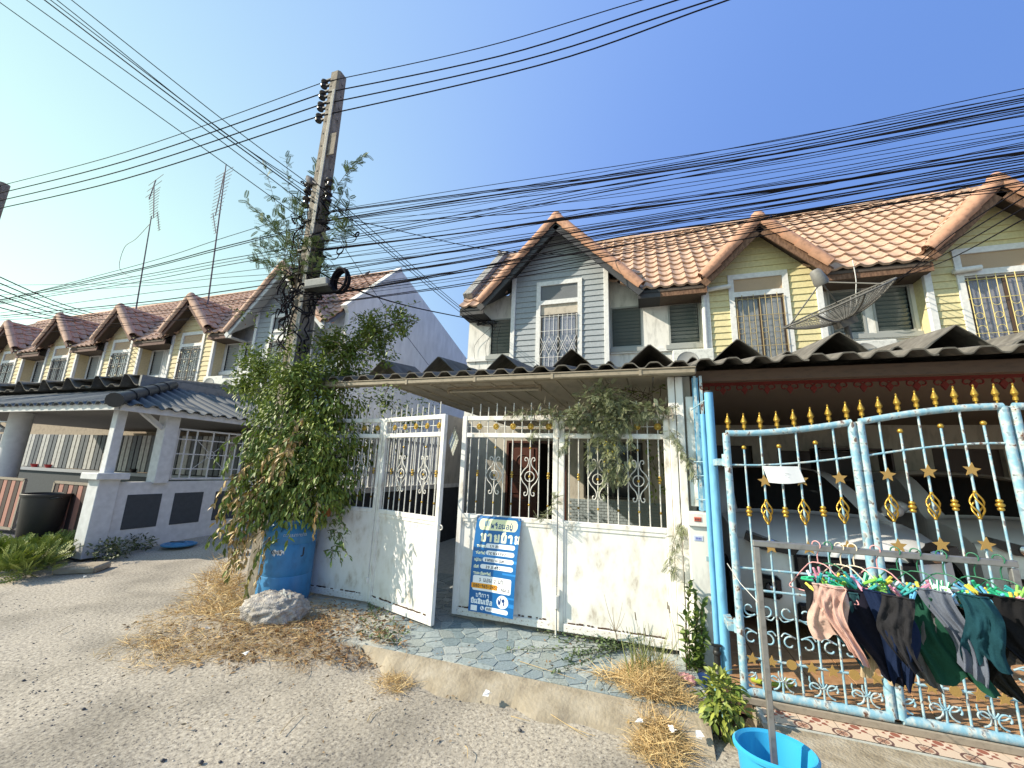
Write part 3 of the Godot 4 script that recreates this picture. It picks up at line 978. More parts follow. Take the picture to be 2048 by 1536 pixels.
func right_houses() -> void:
	var white := mt("white_trim", L(0.74, 0.735, 0.72), 0.7, "soft", g3(1.2))
	var wall := mt("white_render", L(0.72, 0.705, 0.67), 0.85, "grime", Vector3(0.8, 0.25, 0.8))
	var slat := mt("louvre_glass", L(0.1, 0.125, 0.125), 0.16, "", Vector3.ONE, {"spec": 0.6})
	var grey := mt("slate_siding", L(0.33, 0.36, 0.385), 0.7, "soft", Vector3(1.5, 1.5, 1.5))
	var yel := mt("yellow_siding", L(0.68, 0.60, 0.335), 0.75, "soft", Vector3(1.5, 1.5, 1.5))
	var dark := mt("dark_fascia", L(0.05, 0.05, 0.055), 0.7, "grime", g3(1.5))
	var brown := mt("weathered_board", L(1, 1, 1), 0.85, "wood", Vector3(2.0, 0.8, 2.0))
	var stucco := mt("grey_stucco", L(0.22, 0.235, 0.25), 0.9, "grain", g3(6.0), {"bump": "bump_rough", "depth": 0.7})
	var peach := mt("peach_stucco", L(0.64, 0.47, 0.32), 0.9, "grain", g3(6.0), {"bump": "bump_rough", "depth": 0.7})
	var bronze := mt("bronze_sash", L(0.05, 0.04, 0.035), 0.4, "", Vector3.ONE, {"metal": 0.4})
	var tan_soffit := mt("brown_soffit", L(0.09, 0.065, 0.05), 0.85, "grime", g3(1.2))
	var h1 := thing("row_house", "end house with slate blue gabled dormer and white trim behind the white gate", "house", Vector3(-1.85, 0, -8.6))
	dormer_house(h1, {"cx": -1.80, "x0": -4.1, "x1": 0.33, "hw": 1.08, "apex": 7.07, "rw": 1.75, "near": true, "slopes": [], "white": white, "wall": wall, "slat": slat, "siding": grey, "fascia": dark,
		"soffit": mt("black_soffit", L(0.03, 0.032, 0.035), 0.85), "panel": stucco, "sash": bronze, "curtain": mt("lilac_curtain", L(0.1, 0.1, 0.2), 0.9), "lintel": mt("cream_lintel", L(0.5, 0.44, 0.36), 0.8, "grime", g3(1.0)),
		"grille": mt("white_grille", L(0.66, 0.65, 0.62), 0.5), "gstyle": 0, "step": 0.13, "frame": [-2.30, -1.27, 5.70, 5.60, 5.24, 4.90], "louvres": [[-3.50, 4.16, -3.0, 5.0], [-0.66, 4.16, -0.07, 5.02]], "window_frame": mt("grey_frame", L(0.3, 0.31, 0.3), 0.5)})
	# concrete verge on the open end of the roof
	var vg := B.new()
	vg.bar(Vector3(-4.04, roof_y(-8.3) + 0.12, -8.3), Vector3(-4.04, roof_y(-10.7) + 0.1, -10.7), 0.24, 0.2, Vector3.UP, 0.015)
	put(vg, "roof_verge", mt("black_stained_concrete", L(0.36, 0.345, 0.32), 0.9, "stain", g3(2.2)), h1)
	var sd := B.new()
	sd.aabb(Vector3(-4.097, 0, -14.5), Vector3(-3.963, 5.05, -8.745))
	put(sd, "side_wall", wall, h1)
	ground_floor(h1, -4.1, 0.33, true)
	# clamp of the service cables on the wall
	var cl := B.new()
	cl.box(Vector3(-3.62, 5.05 - 0.12, WALL_Z + 0.05), Vector3(0.5, 0.04, 0.06))
	for i in 4: cl.lathe([Vector2(0, -0.05), Vector2(0.03, -0.05), Vector2(0.03, 0.05), Vector2(0, 0.05)], 8, Transform3D(Basis(), Vector3(-3.82 + i * 0.13, 4.93, WALL_Z + 0.09)))
	put(cl, "cable_clamp", mt("dark_clamp", L(0.04, 0.04, 0.04), 0.6), h1)
	var specs := [["row_house", "yellow house with weathered brown eaves next to the slate blue end house", 2.13, 0.33, 3.85], ["row_house", "yellow house with yellow window bars beyond the satellite dish", 5.57, 3.85, 7.3]]
	for i in 2:
		var s: Array = specs[i]
		var cx: float = s[2]
		var h := thing(s[0], s[1], "house", Vector3(cx, 0, -8.6))
		var lv := [[0.52, 4.16, 1.06, 4.99], [3.33, 4.16, 3.8, 4.97]] if i == 0 else [[4.0, 4.15, 4.5, 4.96], [6.75, 4.16, 7.2, 4.97]]
		dormer_house(h, {"cx": cx, "x0": s[3], "x1": s[4], "hw": 0.97, "apex": 6.34 if i == 0 else 6.40, "rw": 1.0, "near": true, "slopes": [] if i == 0 else [-1.0], "white": white, "wall": wall, "slat": slat, "siding": yel, "fascia": brown,
			"soffit": tan_soffit, "panel": peach, "sash": mt("brown_sash", L(0.09, 0.055, 0.035), 0.5), "curtain": mt("pale_curtain", L(0.11, 0.11, 0.125), 0.9) if i == 0 else mt("plum_curtain", L(0.1, 0.08, 0.13), 0.9),
			"grille": mt("brass_grille", L(0.36, 0.28, 0.13), 0.45) if i == 0 else mt("yellow_grille", L(0.6, 0.5, 0.2), 0.5), "gstyle": 1, "step": 0.13,
			"frame": [cx - 0.54, cx + 0.47, 5.38, 5.28, 5.01, 4.90] if i == 0 else [cx - 0.56, cx + 0.62, 5.42, 5.32, 5.02, 4.89], "louvres": lv, "window_frame": mt("grey_frame", L(0.3, 0.31, 0.3), 0.5)})
		ground_floor(h, s[3], s[4], false)
		if i == 0:
			var pp := B.new()
			pp.tube(smooth_path([Vector3(1.62, 5.12, -8.18), Vector3(1.3, 5.1, -8.2), Vector3(1.17, 5.08, -8.24), Vector3(1.14, 4.95, -8.25), Vector3(1.13, 4.4, -8.25), Vector3(1.12, 3.1, -8.25)]), 0.045, 8)
			put(pp, "downpipe", white, h)
		else:
			var pp := B.new()
			pp.tube(smooth_path([Vector3(4.95, 5.0, -8.2), Vector3(5.3, 5.02, -8.2)]), 0.05, 8)
			put(pp, "waste_pipe", white, h)

func ground_floor(t: Node3D, x0: float, x1: float, end: bool) -> void:
	var cream := mt("cream_render", L(0.5, 0.46, 0.39), 0.85, "grime", Vector3(0.8, 0.3, 0.8))
	var b := B.new()
	var holes := [Rect2(-2.95, 0.02, 1.25, 2.05), Rect2(-1.25, 1.02, 1.1, 1.05)] if end else [Rect2(x0 + 0.6, 0.08, 0.9, 2.0), Rect2(x0 + 1.9, 0.9, 1.2, 1.1)]
	wall_holes(b, x0, x1, 0.0, 2.6, WALL_Z, 0.14, holes)
	put(b, "wall", cream, t)
	if not end:
		var p := B.new()
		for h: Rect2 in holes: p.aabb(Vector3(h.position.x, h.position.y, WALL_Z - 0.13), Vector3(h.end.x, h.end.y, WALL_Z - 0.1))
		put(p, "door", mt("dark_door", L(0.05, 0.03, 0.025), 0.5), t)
		return
	# carved wooden door leaf, standing half open, beside a dark doorway
	var wood := mt("carved_door_wood", L(0.11, 0.035, 0.022), 0.4, "grain", Vector3(4, 0.8, 4))
	var d := B.new()
	d.aabb(Vector3(-2.93, 0.03, WALL_Z - 0.09), Vector3(-2.3, 2.06, WALL_Z - 0.045))
	for q in [[-2.86, 0.2, -2.37, 0.85], [-2.86, 0.98, -2.37, 1.25], [-2.86, 1.36, -2.37, 1.96]]:
		d.cbox(Vector3((q[0] + q[2]) / 2, (q[1] + q[3]) / 2, WALL_Z - 0.04), Vector3(q[2] - q[0], q[3] - q[1], 0.03), 0.012)
		d.tube(ring(Vector3((q[0] + q[2]) / 2, (q[1] + q[3]) / 2, WALL_Z - 0.02), minf(0.16, (q[3] - q[1]) * 0.4), Vector3.RIGHT, Vector3.UP), 0.012, 6)
	var dd := put(d, "door", wood, t)
	var hb := B.new()
	hb.ball(Vector3(-2.35, 1.05, WALL_Z - 0.02), g3(0.025), 8, 6)
	put(hb, "handle", mt("brass_handle", L(0.5, 0.35, 0.12), 0.3, "", Vector3.ONE, {"metal": 0.9}), dd)
	var fr := B.new()
	for q in [[-3.0, 0.02, -2.95, 2.12], [-1.7, 0.02, -1.65, 2.12], [-2.95, 2.07, -1.7, 2.12]]: fr.aabb(Vector3(q[0], q[1], WALL_Z - 0.1), Vector3(q[2], q[3], WALL_Z + 0.02))
	put(fr, "door_frame", wood, t)
	var wn := B.new()
	for q in [[-1.29, 0.98, -0.11, 1.02], [-1.29, 2.07, -0.11, 2.11], [-1.29, 1.02, -1.25, 2.07], [-0.15, 1.02, -0.11, 2.07], [-0.72, 1.02, -0.68, 2.07]]: wn.aabb(Vector3(q[0], q[1], WALL_Z - 0.08), Vector3(q[2], q[3], WALL_Z + 0.02))
	var w := put(wn, "window", mt("bronze_sash", Color(), 0), t)
	var pa := B.new()
	pa.aabb(Vector3(-1.25, 1.02, WALL_Z - 0.07), Vector3(-0.15, 2.07, WALL_Z - 0.06))
	put(pa, "pane", mt("dark_pane", L(0.03, 0.035, 0.04), 0.08), w)
	# pale blue brick facing under the window, too small to tell one by one
	var br := B.new()
	var row := 0
	var y := 0.02
	while y < 0.94:
		var x := -1.6 + (0.06 if row % 2 else 0.0)
		while x < 0.3:
			br.box(Vector3(x + 0.055, y + 0.026, WALL_Z + 0.012), Vector3(0.112, 0.046, 0.024 + rf(-0.003, 0.003)))
			x += 0.121
		y += 0.055
		row += 1
	put(br, "brick_facing", mt("pale_blue_brick", L(0.36, 0.42, 0.44), 0.8, "grain", g3(3.0)), t).set_meta("kind", "stuff")
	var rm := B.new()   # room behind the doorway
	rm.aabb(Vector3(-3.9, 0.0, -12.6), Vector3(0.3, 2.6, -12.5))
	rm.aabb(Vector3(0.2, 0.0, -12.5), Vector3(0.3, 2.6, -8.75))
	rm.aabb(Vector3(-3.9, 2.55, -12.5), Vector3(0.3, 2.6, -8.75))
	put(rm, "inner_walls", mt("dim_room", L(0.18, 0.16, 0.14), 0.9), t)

# ---------------------------------------------------------------- left row
func left_houses() -> void:
	var white := mt("white_trim", Color(), 0)
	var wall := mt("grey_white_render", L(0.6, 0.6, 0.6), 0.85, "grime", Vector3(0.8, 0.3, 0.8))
	var slat := mt("pale_louvre", L(0.34, 0.36, 0.37), 0.35)
	var yel := mt("cream_siding", L(0.66, 0.55, 0.33), 0.78, "soft", g3(1.5))
	var brown := mt("old_red_board", L(0.14, 0.08, 0.065), 0.85, "grime", g3(1.2))
	var h := thing("row_house", "end house with white gable wall and slate dormer behind the concrete pole", "house", Vector3(-9.8, 0, -8.6))
	dormer_house(h, {"cx": -9.78, "x0": -11.7, "x1": -7.9, "hw": 1.08, "apex": 7.0, "rw": 1.75, "near": false, "slopes": [1.0], "white": white, "wall": mt("blue_grey_render", L(0.46, 0.48, 0.51), 0.85, "grime", g3(0.8)), "slat": slat, "siding": mt("slate_siding", Color(), 0), "fascia": mt("pale_fascia", L(0.5, 0.52, 0.54), 0.7, "grime", g3(1.0)),
		"soffit": mt("pale_soffit", L(0.45, 0.46, 0.47), 0.85), "panel": mt("grey_stucco", Color(), 0), "sash": mt("bronze_sash", Color(), 0), "curtain": mt("dark_room", Color(), 0), "grille": mt("dark_grille", L(0.07, 0.07, 0.07), 0.5), "gstyle": 1, "step": 0.15,  # curtain takes the dark tone that stands in for an unlit room
		"frame": [-10.28, -9.25, 5.65, 5.55, 5.2, 4.85], "louvres": [[-11.55, 4.1, -11.05, 5.0], [-8.6, 4.1, -8.05, 4.98]]})
	# tall gable wall at the open end
	var g := B.new()
	var poly := PackedVector2Array([Vector2(8.55, 0), Vector2(16.9, 0), Vector2(16.9, 6.2), Vector2(10.7, 8.0), Vector2(8.45, 5.72), Vector2(8.55, 5.6)])
	g.prism(poly, -7.9, -7.78, Transform3D(Basis(Vector3(0, 0, -1), Vector3(0, 1, 0), Vector3(1, 0, 0)), Vector3.ZERO))
	put(g, "gable_wall", mt("gable_render", L(0.78, 0.77, 0.75), 0.85, "soft", Vector3(0.3, 0.12, 0.3)), h)
	var cp := B.new()
	cp.bar(Vector3(-7.86, 5.74, -8.42), Vector3(-7.86, 8.04, -10.72), 0.22, 0.09, Vector3.UP, 0.01)
	put(cp, "verge_cap", mt("white_render", Color(), 0), h)
	ground_floor_plain(h, -11.7, -7.9)
	var desc := ["with light knobs on its window bars beside the slate gabled end house", "under the kinked aerial, second from the slate gabled end house", "third from the slate gabled end house in the terrace", "fourth from the slate gabled end house in the terrace", "fifth from the slate gabled end house in the terrace"]
	for i in 5:
		var cx := -13.42 - 3.45 * i
		var t := thing("row_house", "cream terrace house " + desc[i], "house", Vector3(cx, 0, -8.6))
		var o := {"cx": cx, "x0": cx - 1.725, "x1": cx + 1.725, "hw": 0.97, "apex": 6.42, "rw": 1.0, "near": false, "slopes": [1.0], "white": white, "wall": wall, "slat": slat, "siding": yel, "fascia": brown,
			"soffit": mt("brown_soffit", Color(), 0), "panel": mt("peach_stucco", Color(), 0), "sash": mt("brown_sash", Color(), 0), "curtain": mt("pale_curtain", Color(), 0), "grille": mt("dark_grille", Color(), 0), "gstyle": 1, "step": 0.15,
			"frame": [cx - 0.55, cx + 0.5, 5.38, 5.28, 5.0, 4.85], "louvres": [[cx - 1.6, 4.15, cx - 1.1, 4.97], [cx + 1.1, 4.15, cx + 1.6, 4.97]]}
		if i < 2: o.dots = true
		dormer_house(t, o)
		ground_floor_plain(t, cx - 1.725, cx + 1.725)
func ground_floor_plain(t: Node3D, x0: float, x1: float) -> void:
	var b := B.new()
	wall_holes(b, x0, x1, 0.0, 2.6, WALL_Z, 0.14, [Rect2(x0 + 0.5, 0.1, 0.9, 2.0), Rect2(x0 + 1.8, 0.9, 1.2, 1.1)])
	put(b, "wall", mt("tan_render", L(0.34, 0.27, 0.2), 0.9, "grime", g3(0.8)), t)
	var p := B.new()
	p.aabb(Vector3(x0 + 0.5, 0.1, WALL_Z - 0.13), Vector3(x0 + 1.4, 2.1, WALL_Z - 0.1))
	put(p, "door", mt("dark_door", Color(), 0), t)
	var q := B.new()
	q.aabb(Vector3(x0 + 1.8, 0.9, WALL_Z - 0.1), Vector3(x0 + 3.0, 2.0, WALL_Z - 0.08))
	put(q, "window", mt("dark_pane", Color(), 0), t)

# ---------------------------------------------------------------- awnings
func sheet(b: B, o: Vector3, ud: Vector3, vd: Vector3, w: float, l: float, prof: Callable, step: float, thick := 0.012, skew0 := 0.0, skew1 := 0.0) -> void:
	# corrugated sheet: waves across ud, ribs along vd; skew shortens the far end (hips)
	var nd := vd.cross(ud).normalized() if vd.cross(ud).y > 0 else ud.cross(vd).normalized()
	var n := int(ceil(w / step))
	var flip := ud.cross(vd).dot(nd) < 0
	for i in n:
		var u0 := w * i / n
		var u1 := w * (i + 1) / n
		var l0 := l
		var l1 := l
		if skew0 > 0:
			l0 = minf(l, u0 / skew0 * l); l1 = minf(l, u1 / skew0 * l)
		if skew1 > 0:
			l0 = minf(l0, (w - u0) / skew1 * l); l1 = minf(l1, (w - u1) / skew1 * l)
		var h0: float = prof.call(u0)
		var h1: float = prof.call(u1)
		var a := o + ud * u0 + nd * h0
		var c := o + ud * u1 + nd * h1
		var e := c + vd * l1
		var f := a + vd * l0
		var tn := nd * -thick
		if flip:
			b.quad(c, a, f, e); b.quad(a + tn, c + tn, e + tn, f + tn); b.quad(a, c, c + tn, a + tn)
		else:
			b.quad(a, c, e, f); b.quad(c + tn, a + tn, f + tn, e + tn); b.quad(a + tn, c + tn, c, a)
func small_wave(u: float) -> float:
	var k := fposmod(u, 0.222) / 0.222
	return 0.052 * smoothstep(0.0, 0.28, k) * (1.0 - smoothstep(0.55, 0.86, k))
func big_wave(u: float) -> float:
	var k := fposmod(u, 0.957)
	var y := 0.27 * pow(maxf(0.0, 1.0 - absf(k - 0.478) / 0.29), 0.9)
	if k < 0.1 or k > 0.857:
		var q := minf(k, 0.957 - k) / 0.1
		y += 0.085 * (0.5 + 0.5 * cos(minf(q, 1.0) * PI))
	return y
func carports() -> void:
	var cem := mt("aged_cement_sheet", L(1, 1, 1), 0.88, "cement_sheet", g3(0.7))
	var beige := mt("beige_steel", L(0.3, 0.25, 0.18), 0.6, "grime", g3(1.2))
	var vlow := Vector3(0, 0.22, -1.0).normalized()
	var defs := [["carport_awning", "grey corrugated awning with beige gutter and boarded ceiling over the white gate", -3.95, 0.435], ["carport_awning", "grey corrugated awning with brown timber fascia over the blue gate", 0.44, 3.88], ["carport_awning", "grey corrugated awning beyond the blue gate, past the brown fascia", 3.885, 7.35]]
	for i in 3:
		var d: Array = defs[i]
		var t := thing(d[0], d[1], "awning", Vector3((d[2] + d[3]) / 2, 2.4, -4.0))
		var w: float = d[3] - d[2]
		var n := int(round(w / 0.888))
		for k in n:   # sheets, each about four waves wide, a little uneven
			var b := B.new()
			var x0: float = d[2] + w * k / n
			sheet(b, Vector3(x0 - 0.02, 2.487 + 0.006 * (k % 2) + rf(-0.004, 0.004), -3.9 + rf(-0.02, 0.02)), Vector3.RIGHT, vlow, w / n + 0.03, 1.15 if x0 > -3.0 else 0.5, small_wave, 0.0185)
			put(b, "lower_sheet", cem, t)
		var xs: float = maxf(d[2] if i > 0 else -4.1, -4.1)
		var m := int(round((d[3] - xs) / 0.957))
		for k in m:
			var b := B.new()
			var x0: float = xs + (d[3] - xs) * k / m
			var sh := x0 - (-0.905 - 0.478)
			var o := Vector3(x0, 2.79 + rf(-0.008, 0.008), -5.0 + rf(-0.04, 0.02))
			var pf := func(u: float) -> float: return big_wave(u + sh)
			sheet(b, o, Vector3.RIGHT, Vector3(0, 0.13, -1).normalized(), (d[3] - xs) / m + 0.02, 3.62 if x0 > -2.9 else 0.9, pf, 0.03)
			put(b, "upper_sheet", cem, t)
		if i == 0:
			var g := B.new()
			g.cbox(Vector3((d[2] + d[3]) / 2, 2.436, -3.93), Vector3(w, 0.06, 0.1), 0.012)
			g.cbox(Vector3((d[2] + d[3]) / 2, 2.464, -3.88), Vector3(w, 0.012, 0.02), 0.004)
			for k in 5: g.box(Vector3(d[2] + 0.5 + k * 0.85, 2.436, -3.877), Vector3(0.025, 0.064, 0.006))
			put(g, "gutter", beige, t)
			var cl := mt("ceiling_panel", L(0.47, 0.42, 0.335), 0.7, "grime", Vector3(0.6, 0.6, 0.25))
			for k in 13:
				var c := B.new()
				var xa := -2.93 + k * 0.25
				c.cbox(Vector3(xa + 0.124, 2.448, -6.3), Vector3(0.244, 0.02, 4.5), 0.006)
				c.box(Vector3(xa + 0.02, 2.435, -6.3), Vector3(0.03, 0.02, 4.5))
				put(c, "ceiling_board", cl, t)
		else:
			var g := B.new()
			g.cbox(Vector3((d[2] + d[3]) / 2, 2.425, -4.12), Vector3(w, 0.11, 0.04), 0.006)
			put(g, "fascia", mt("stained_timber", L(0.1, 0.055, 0.033), 0.7, "grime", Vector3(1, 3, 3)), t)
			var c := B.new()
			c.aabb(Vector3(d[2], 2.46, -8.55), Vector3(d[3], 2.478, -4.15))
			put(c, "underside", mt("shade_dark_underside", L(0.17, 0.125, 0.09), 0.9), t)  # dark colour puts the deep shade under the awning into the surface
			# red fretwork fringe
			var f := B.new()
			for k in int(w / 0.2):
				var x := d[2] + 0.12 + k * 0.2 as float
				f.aabb(Vector3(x - 0.1, 2.43, -4.62), Vector3(x + 0.1, 2.465, -4.6))
				f.tube(spiral(Vector3(x - 0.045, 2.40, -4.61), 0.04, 0.014, 0.3, 5.2, Vector3.RIGHT, Vector3.UP, 10), 0.008, 5)
				f.tube(spiral(Vector3(x + 0.045, 2.40, -4.61), 0.04, 0.014, PI - 0.3, PI - 5.2, Vector3.RIGHT, Vector3.UP, 10), 0.008, 5)
				f.prism(PackedVector2Array([Vector2(x - 0.03, 2.38), Vector2(x, 2.33), Vector2(x + 0.03, 2.38), Vector2(x, 2.42)]), -4.62, -4.6)
			put(f, "fretwork", mt("red_fretwork", L(0.2, 0.025, 0.02), 0.6), t)
	# walls that close the carports
	var w1 := B.new()
	w1.aabb(Vector3(0.28, -0.1, -8.6), Vector3(0.4, 2.44, -4.16))
	var pw := single(w1, "party_wall", mt("cream_render", Color(), 0), "rendered wall between the white-gated yard and the car port", "wall")
	var w2 := B.new()
	w2.aabb(Vector3(7.3, -0.1, -8.6), Vector3(7.42, 2.44, -3.9))
	single(w2, "party_wall", mt("cream_render", Color(), 0), "rendered wall closing the far side of the car port", "wall")
	# tube light under the gutter
	var tl := thing("tube_light", "unlit fluorescent tube fitting under the awning ceiling", "light fitting", zp(990, 774, -4.3))
	var tb := B.new()
	tb.cbox(Vector3(-1.7, 2.425, -4.3), Vector3(1.16, 0.03, 0.05), 0.005)
	for x in [-2.27, -1.13]: tb.cbox(Vector3(x, 2.395, -4.3), Vector3(0.03, 0.06, 0.04), 0.004)
	put(tb, "housing", beige, tl)
	var tg := B.new()
	tg.tube(PackedVector3Array([Vector3(-2.255, 2.385, -4.3), Vector3(-1.145, 2.385, -4.3)]), 0.013, 8)
	put(tg, "tube", mt("dusty_tube", L(0.4, 0.36, 0.28), 0.4), tl)
	# side wall of the white-gated yard: low wall, pickets, solid end with the diamond light
	var sw := thing("yard_wall", "low charcoal wall topped with white pickets inside the white gate", "wall", Vector3(-4.1, 0, -6.4))
	var lo := B.new()
	lo.aabb(Vector3(-4.16, -0.1, -8.56), Vector3(-4.06, 1.07, -4.2))
	put(lo, "low_wall", mt("charcoal_render", L(0.045, 0.05, 0.058), 0.85, "grime", g3(1.0)), sw)
	var cap := B.new()
	cap.aabb(Vector3(-4.18, 1.07, -8.56), Vector3(-4.035, 1.15, -4.2))
	put(cap, "wall_cap", mt("white_render", Color(), 0), sw)
	var pk := B.new()
	pk.cbox(Vector3.ZERO, Vector3(0.02, 0.95, 0.085), 0.004)
	var pm := pk.done()
	for i in 25: put_mesh(pm, "picket", mt("picket_white", L(0.74, 0.74, 0.72), 0.6, "grime", g3(1.5)), sw, Transform3D(Basis(), Vector3(-4.11, 1.62 + rf(-0.01, 0.01), -4.35 - i * 0.13)))
	var rl := B.new()
	for y in [1.35, 1.9]: rl.aabb(Vector3(-4.155, y, -7.6), Vector3(-4.12, y + 0.04, -4.25))
	put(rl, "rail", mt("dark_grille", Color(), 0), sw)
	var c := xp(906, 882, -4.08)
	var ey := Vector3(0, 0.33, 0)
	var ez := Vector3(0, 0.05, -0.24)
	var so := B.new()   # solid end of the wall, built round the diamond opening
	var v2 := func(p: Vector3) -> Vector2: return Vector2(-p.z, p.y)
	var D := [v2.call(c - ey), v2.call(c + ez), v2.call(c + ey), v2.call(c - ez)]
	var z0 := 7.62
	var z1 := 8.56
	var tr_ := Transform3D(Basis(Vector3(0, 0, -1), Vector3(0, 1, 0), Vector3(1, 0, 0)), Vector3.ZERO)
	so.prism(PackedVector2Array([Vector2(z0, 1.15), Vector2(D[0].x, 1.15), D[0], D[3], Vector2(z0, D[3].y)]), -4.16, -4.06, tr_)
	so.prism(PackedVector2Array([Vector2(D[0].x, 1.15), Vector2(z1, 1.15), Vector2(z1, D[1].y), D[1], D[0]]), -4.16, -4.06, tr_)
	so.prism(PackedVector2Array([Vector2(z1, D[1].y), Vector2(z1, 2.6), Vector2(D[2].x, 2.6), D[2], D[1]]), -4.16, -4.06, tr_)
	so.prism(PackedVector2Array([Vector2(D[2].x, 2.6), Vector2(z0, 2.6), Vector2(z0, D[3].y), D[3], D[2]]), -4.16, -4.06, tr_)
	put(so, "solid_end", mt("cream_render", Color(), 0), sw)
	var dm := B.new()   # diamond of small glass blocks
	for i in 3:
		for j in 3:
			var a := c + ey * ((i + j - 2.0) / 3.0) + ez * ((i - j) / 3.0)
			var q := [a - ey * 0.3, a + ez * 0.3, a + ey * 0.3, a - ez * 0.3]
			var out := Vector3(0.02, 0, 0)
			dm.quad(q[0] + out, q[1] + out, q[2] + out, q[3] + out)
			for k in 4: dm.quad(q[k], q[(k + 1) % 4], q[(k + 1) % 4] + out, q[k] + out)
	put(dm, "glass_blocks", mt("block_glass", L(0.7, 0.8, 0.72), 0.2, "", Vector3.ONE, {"alpha": 0.35}), sw)
	var di := B.new()
	di.tube(PackedVector3Array([c - ey * 1.03, c + ez * 1.03, c + ey * 1.03, c - ez * 1.03, c - ey * 1.03]), 0.016, 4)
	put(di, "diamond_frame", mt("white_trim", Color(), 0), sw)

# ---------------------------------------------------------------- the walled yard in front of the left row
func left_yard() -> void:
	var white := mt("yard_white", L(0.62, 0.63, 0.635), 0.8, "soft", g3(0.7))
	var char_ := mt("charcoal_panel", L(0.05, 0.058, 0.066), 0.8, "soft", g3(1.0))
	var t := thing("yard_wall", "low white wall with charcoal painted panels beside the rough lane", "wall", Vector3(-8.05, 0, -6.3))
	var b := B.new()
	b.aabb(Vector3(-8.15, -0.1, -8.55), Vector3(-8.0, 1.075, -4.28))
	put(b, "wall", white, t)
	for z in [-4.42, -5.12, -5.85, -6.6, -7.4]:
		var p := B.new()
		p.cbox(Vector3(-8.0, 0.605, z - 0.27), Vector3(0.016, 0.54, 0.5), 0.004)
		put(p, "painted_panel", char_, t)
	var pi := B.new()
	pi.cbox(Vector3(-8.1, 0.55, -4.15), Vector3(0.27, 1.15, 0.27), 0.008)
	put(pi, "pillar", white, t)
	var ca := B.new()
	ca.cbox(Vector3(-8.1, 1.17, -4.15), Vector3(0.42, 0.1, 0.42), 0.01)
	put(ca, "pillar_cap", white, t)
	# grille on the wall
	var gr := thing("window_grille", "white square-patterned steel screen standing on the charcoal panelled wall", "grille", Vector3(-8.05, 1.08, -5.7))
	var z0 := -5.03
	var z1 := -6.3
	for s in [[z0, 1.12, z0, 2.0], [z1, 1.12, z1, 2.0], [z0, 1.12, z1, 1.12], [z0, 2.0, z1, 2.0]]:
		var k := B.new()
		k.bar(Vector3(-8.05, s[1], s[0]), Vector3(-8.05, s[3], s[2]), 0.035, 0.035, Vector3.UP, 0.004)
		put(k, "frame_bar", white, gr)
	for f in [0.12, 0.26, 0.5, 0.74, 0.88]:
		var k := B.new()
		var z := lerpf(z0, z1, f)
		k.bar(Vector3(-8.05, 1.12, z), Vector3(-8.05, 2.0, z), 0.02, 0.02)
		put(k, "upright", white, gr)
	for f in [0.2, 0.5, 0.8]:
		var k := B.new()
		k.bar(Vector3(-8.045, 1.12 + 0.88 * f, z0), Vector3(-8.045, 1.12 + 0.88 * f, z1), 0.018, 0.018)
		put(k, "cross_bar", white, gr)
	var dg := B.new()
	var mid := Vector3(-8.04, 1.56, (z0 + z1) / 2)
	for s in [Vector2(1, 1), Vector2(1, -1), Vector2(-1, 1), Vector2(-1, -1)]: dg.tube(PackedVector3Array([mid + Vector3(0, s.y * 0.06, s.x * 0.06), mid + Vector3(0, s.y * 0.27, s.x * 0.3)]), 0.006, 5)
	dg.tube(ring(mid, 0.07, Vector3(0, 0, 1), Vector3.UP), 0.007, 5)
	put(dg, "sunburst", white, gr)
	# carport roof on posts: hipped corrugated skirt with a raised ribbed roof on top
	var cem := mt("aged_cement_sheet", Color(), 0)
	var dk := mt("blue_grey_sheet", L(0.085, 0.1, 0.115), 0.7, "grime", g3(0.9))
	var r := thing("carport_awning", "hipped corrugated car port roof with black ridge caps beside the lane", "awning", Vector3(-10.5, 2.3, -5.5))
	var ex := -7.72
	var ez := -3.85
	var sy := 2.27
	var run := 1.75
	var rise := 0.62
	var vf := Vector3(0, rise, -run).normalized()
	var vs := Vector3(-run, rise, 0).normalized()
	var sl := Vector2(run, rise).length()
	for k in 5:
		var a := B.new()
		var x0 := ex - 8.0 + k * 1.6
		sheet(a, Vector3(x0, sy, ez), Vector3.RIGHT, vf, 1.6, sl, small_wave, 0.022, 0.012, 0.0, run if k == 4 else 0.0)
		put(a, "front_sheet", dk, r)
	for k in 3:
		var a := B.new()
		sheet(a, Vector3(ex, sy, ez - k * 1.6), Vector3(0, 0, -1), vs, 1.6, sl, small_wave, 0.022, 0.012, run if k == 0 else 0.0, 0.0)
		put(a, "side_sheet", dk, r)
	var hip0 := Vector3(ex + 0.02, sy + 0.05, ez + 0.02)
	var hip1 := Vector3(ex - run, sy + rise + 0.08, ez - run)
	for k in 5:
		var a := B.new()
		var p0 := hip0.lerp(hip1, k / 5.0)
		var p1 := hip0.lerp(hip1, (k + 1) / 5.0 + 0.03)
		a.tube(PackedVector3Array([p0, p1]), 0.115, 12, 0.095)
		put(a, "hip_cap", mt("black_cap", L(0.03, 0.032, 0.034), 0.5, "grime", g3(3.0)), r)
	# raised roof: side flashing and big ribs
	var fl := B.new()
	fl.aabb(Vector3(-9.62, 2.86, -8.55), Vector3(-9.56, 3.09, -5.1))
	fl.quad(Vector3(-9.56, 3.092, -5.1), Vector3(-9.56, 3.092, -8.55), Vector3(-16.0, 3.15, -8.55), Vector3(-16.0, 3.0, -5.1))
	put(fl, "flashing", mt("grey_flashing", L(0.25, 0.25, 0.235), 0.7, "grime", g3(1.0)), r)
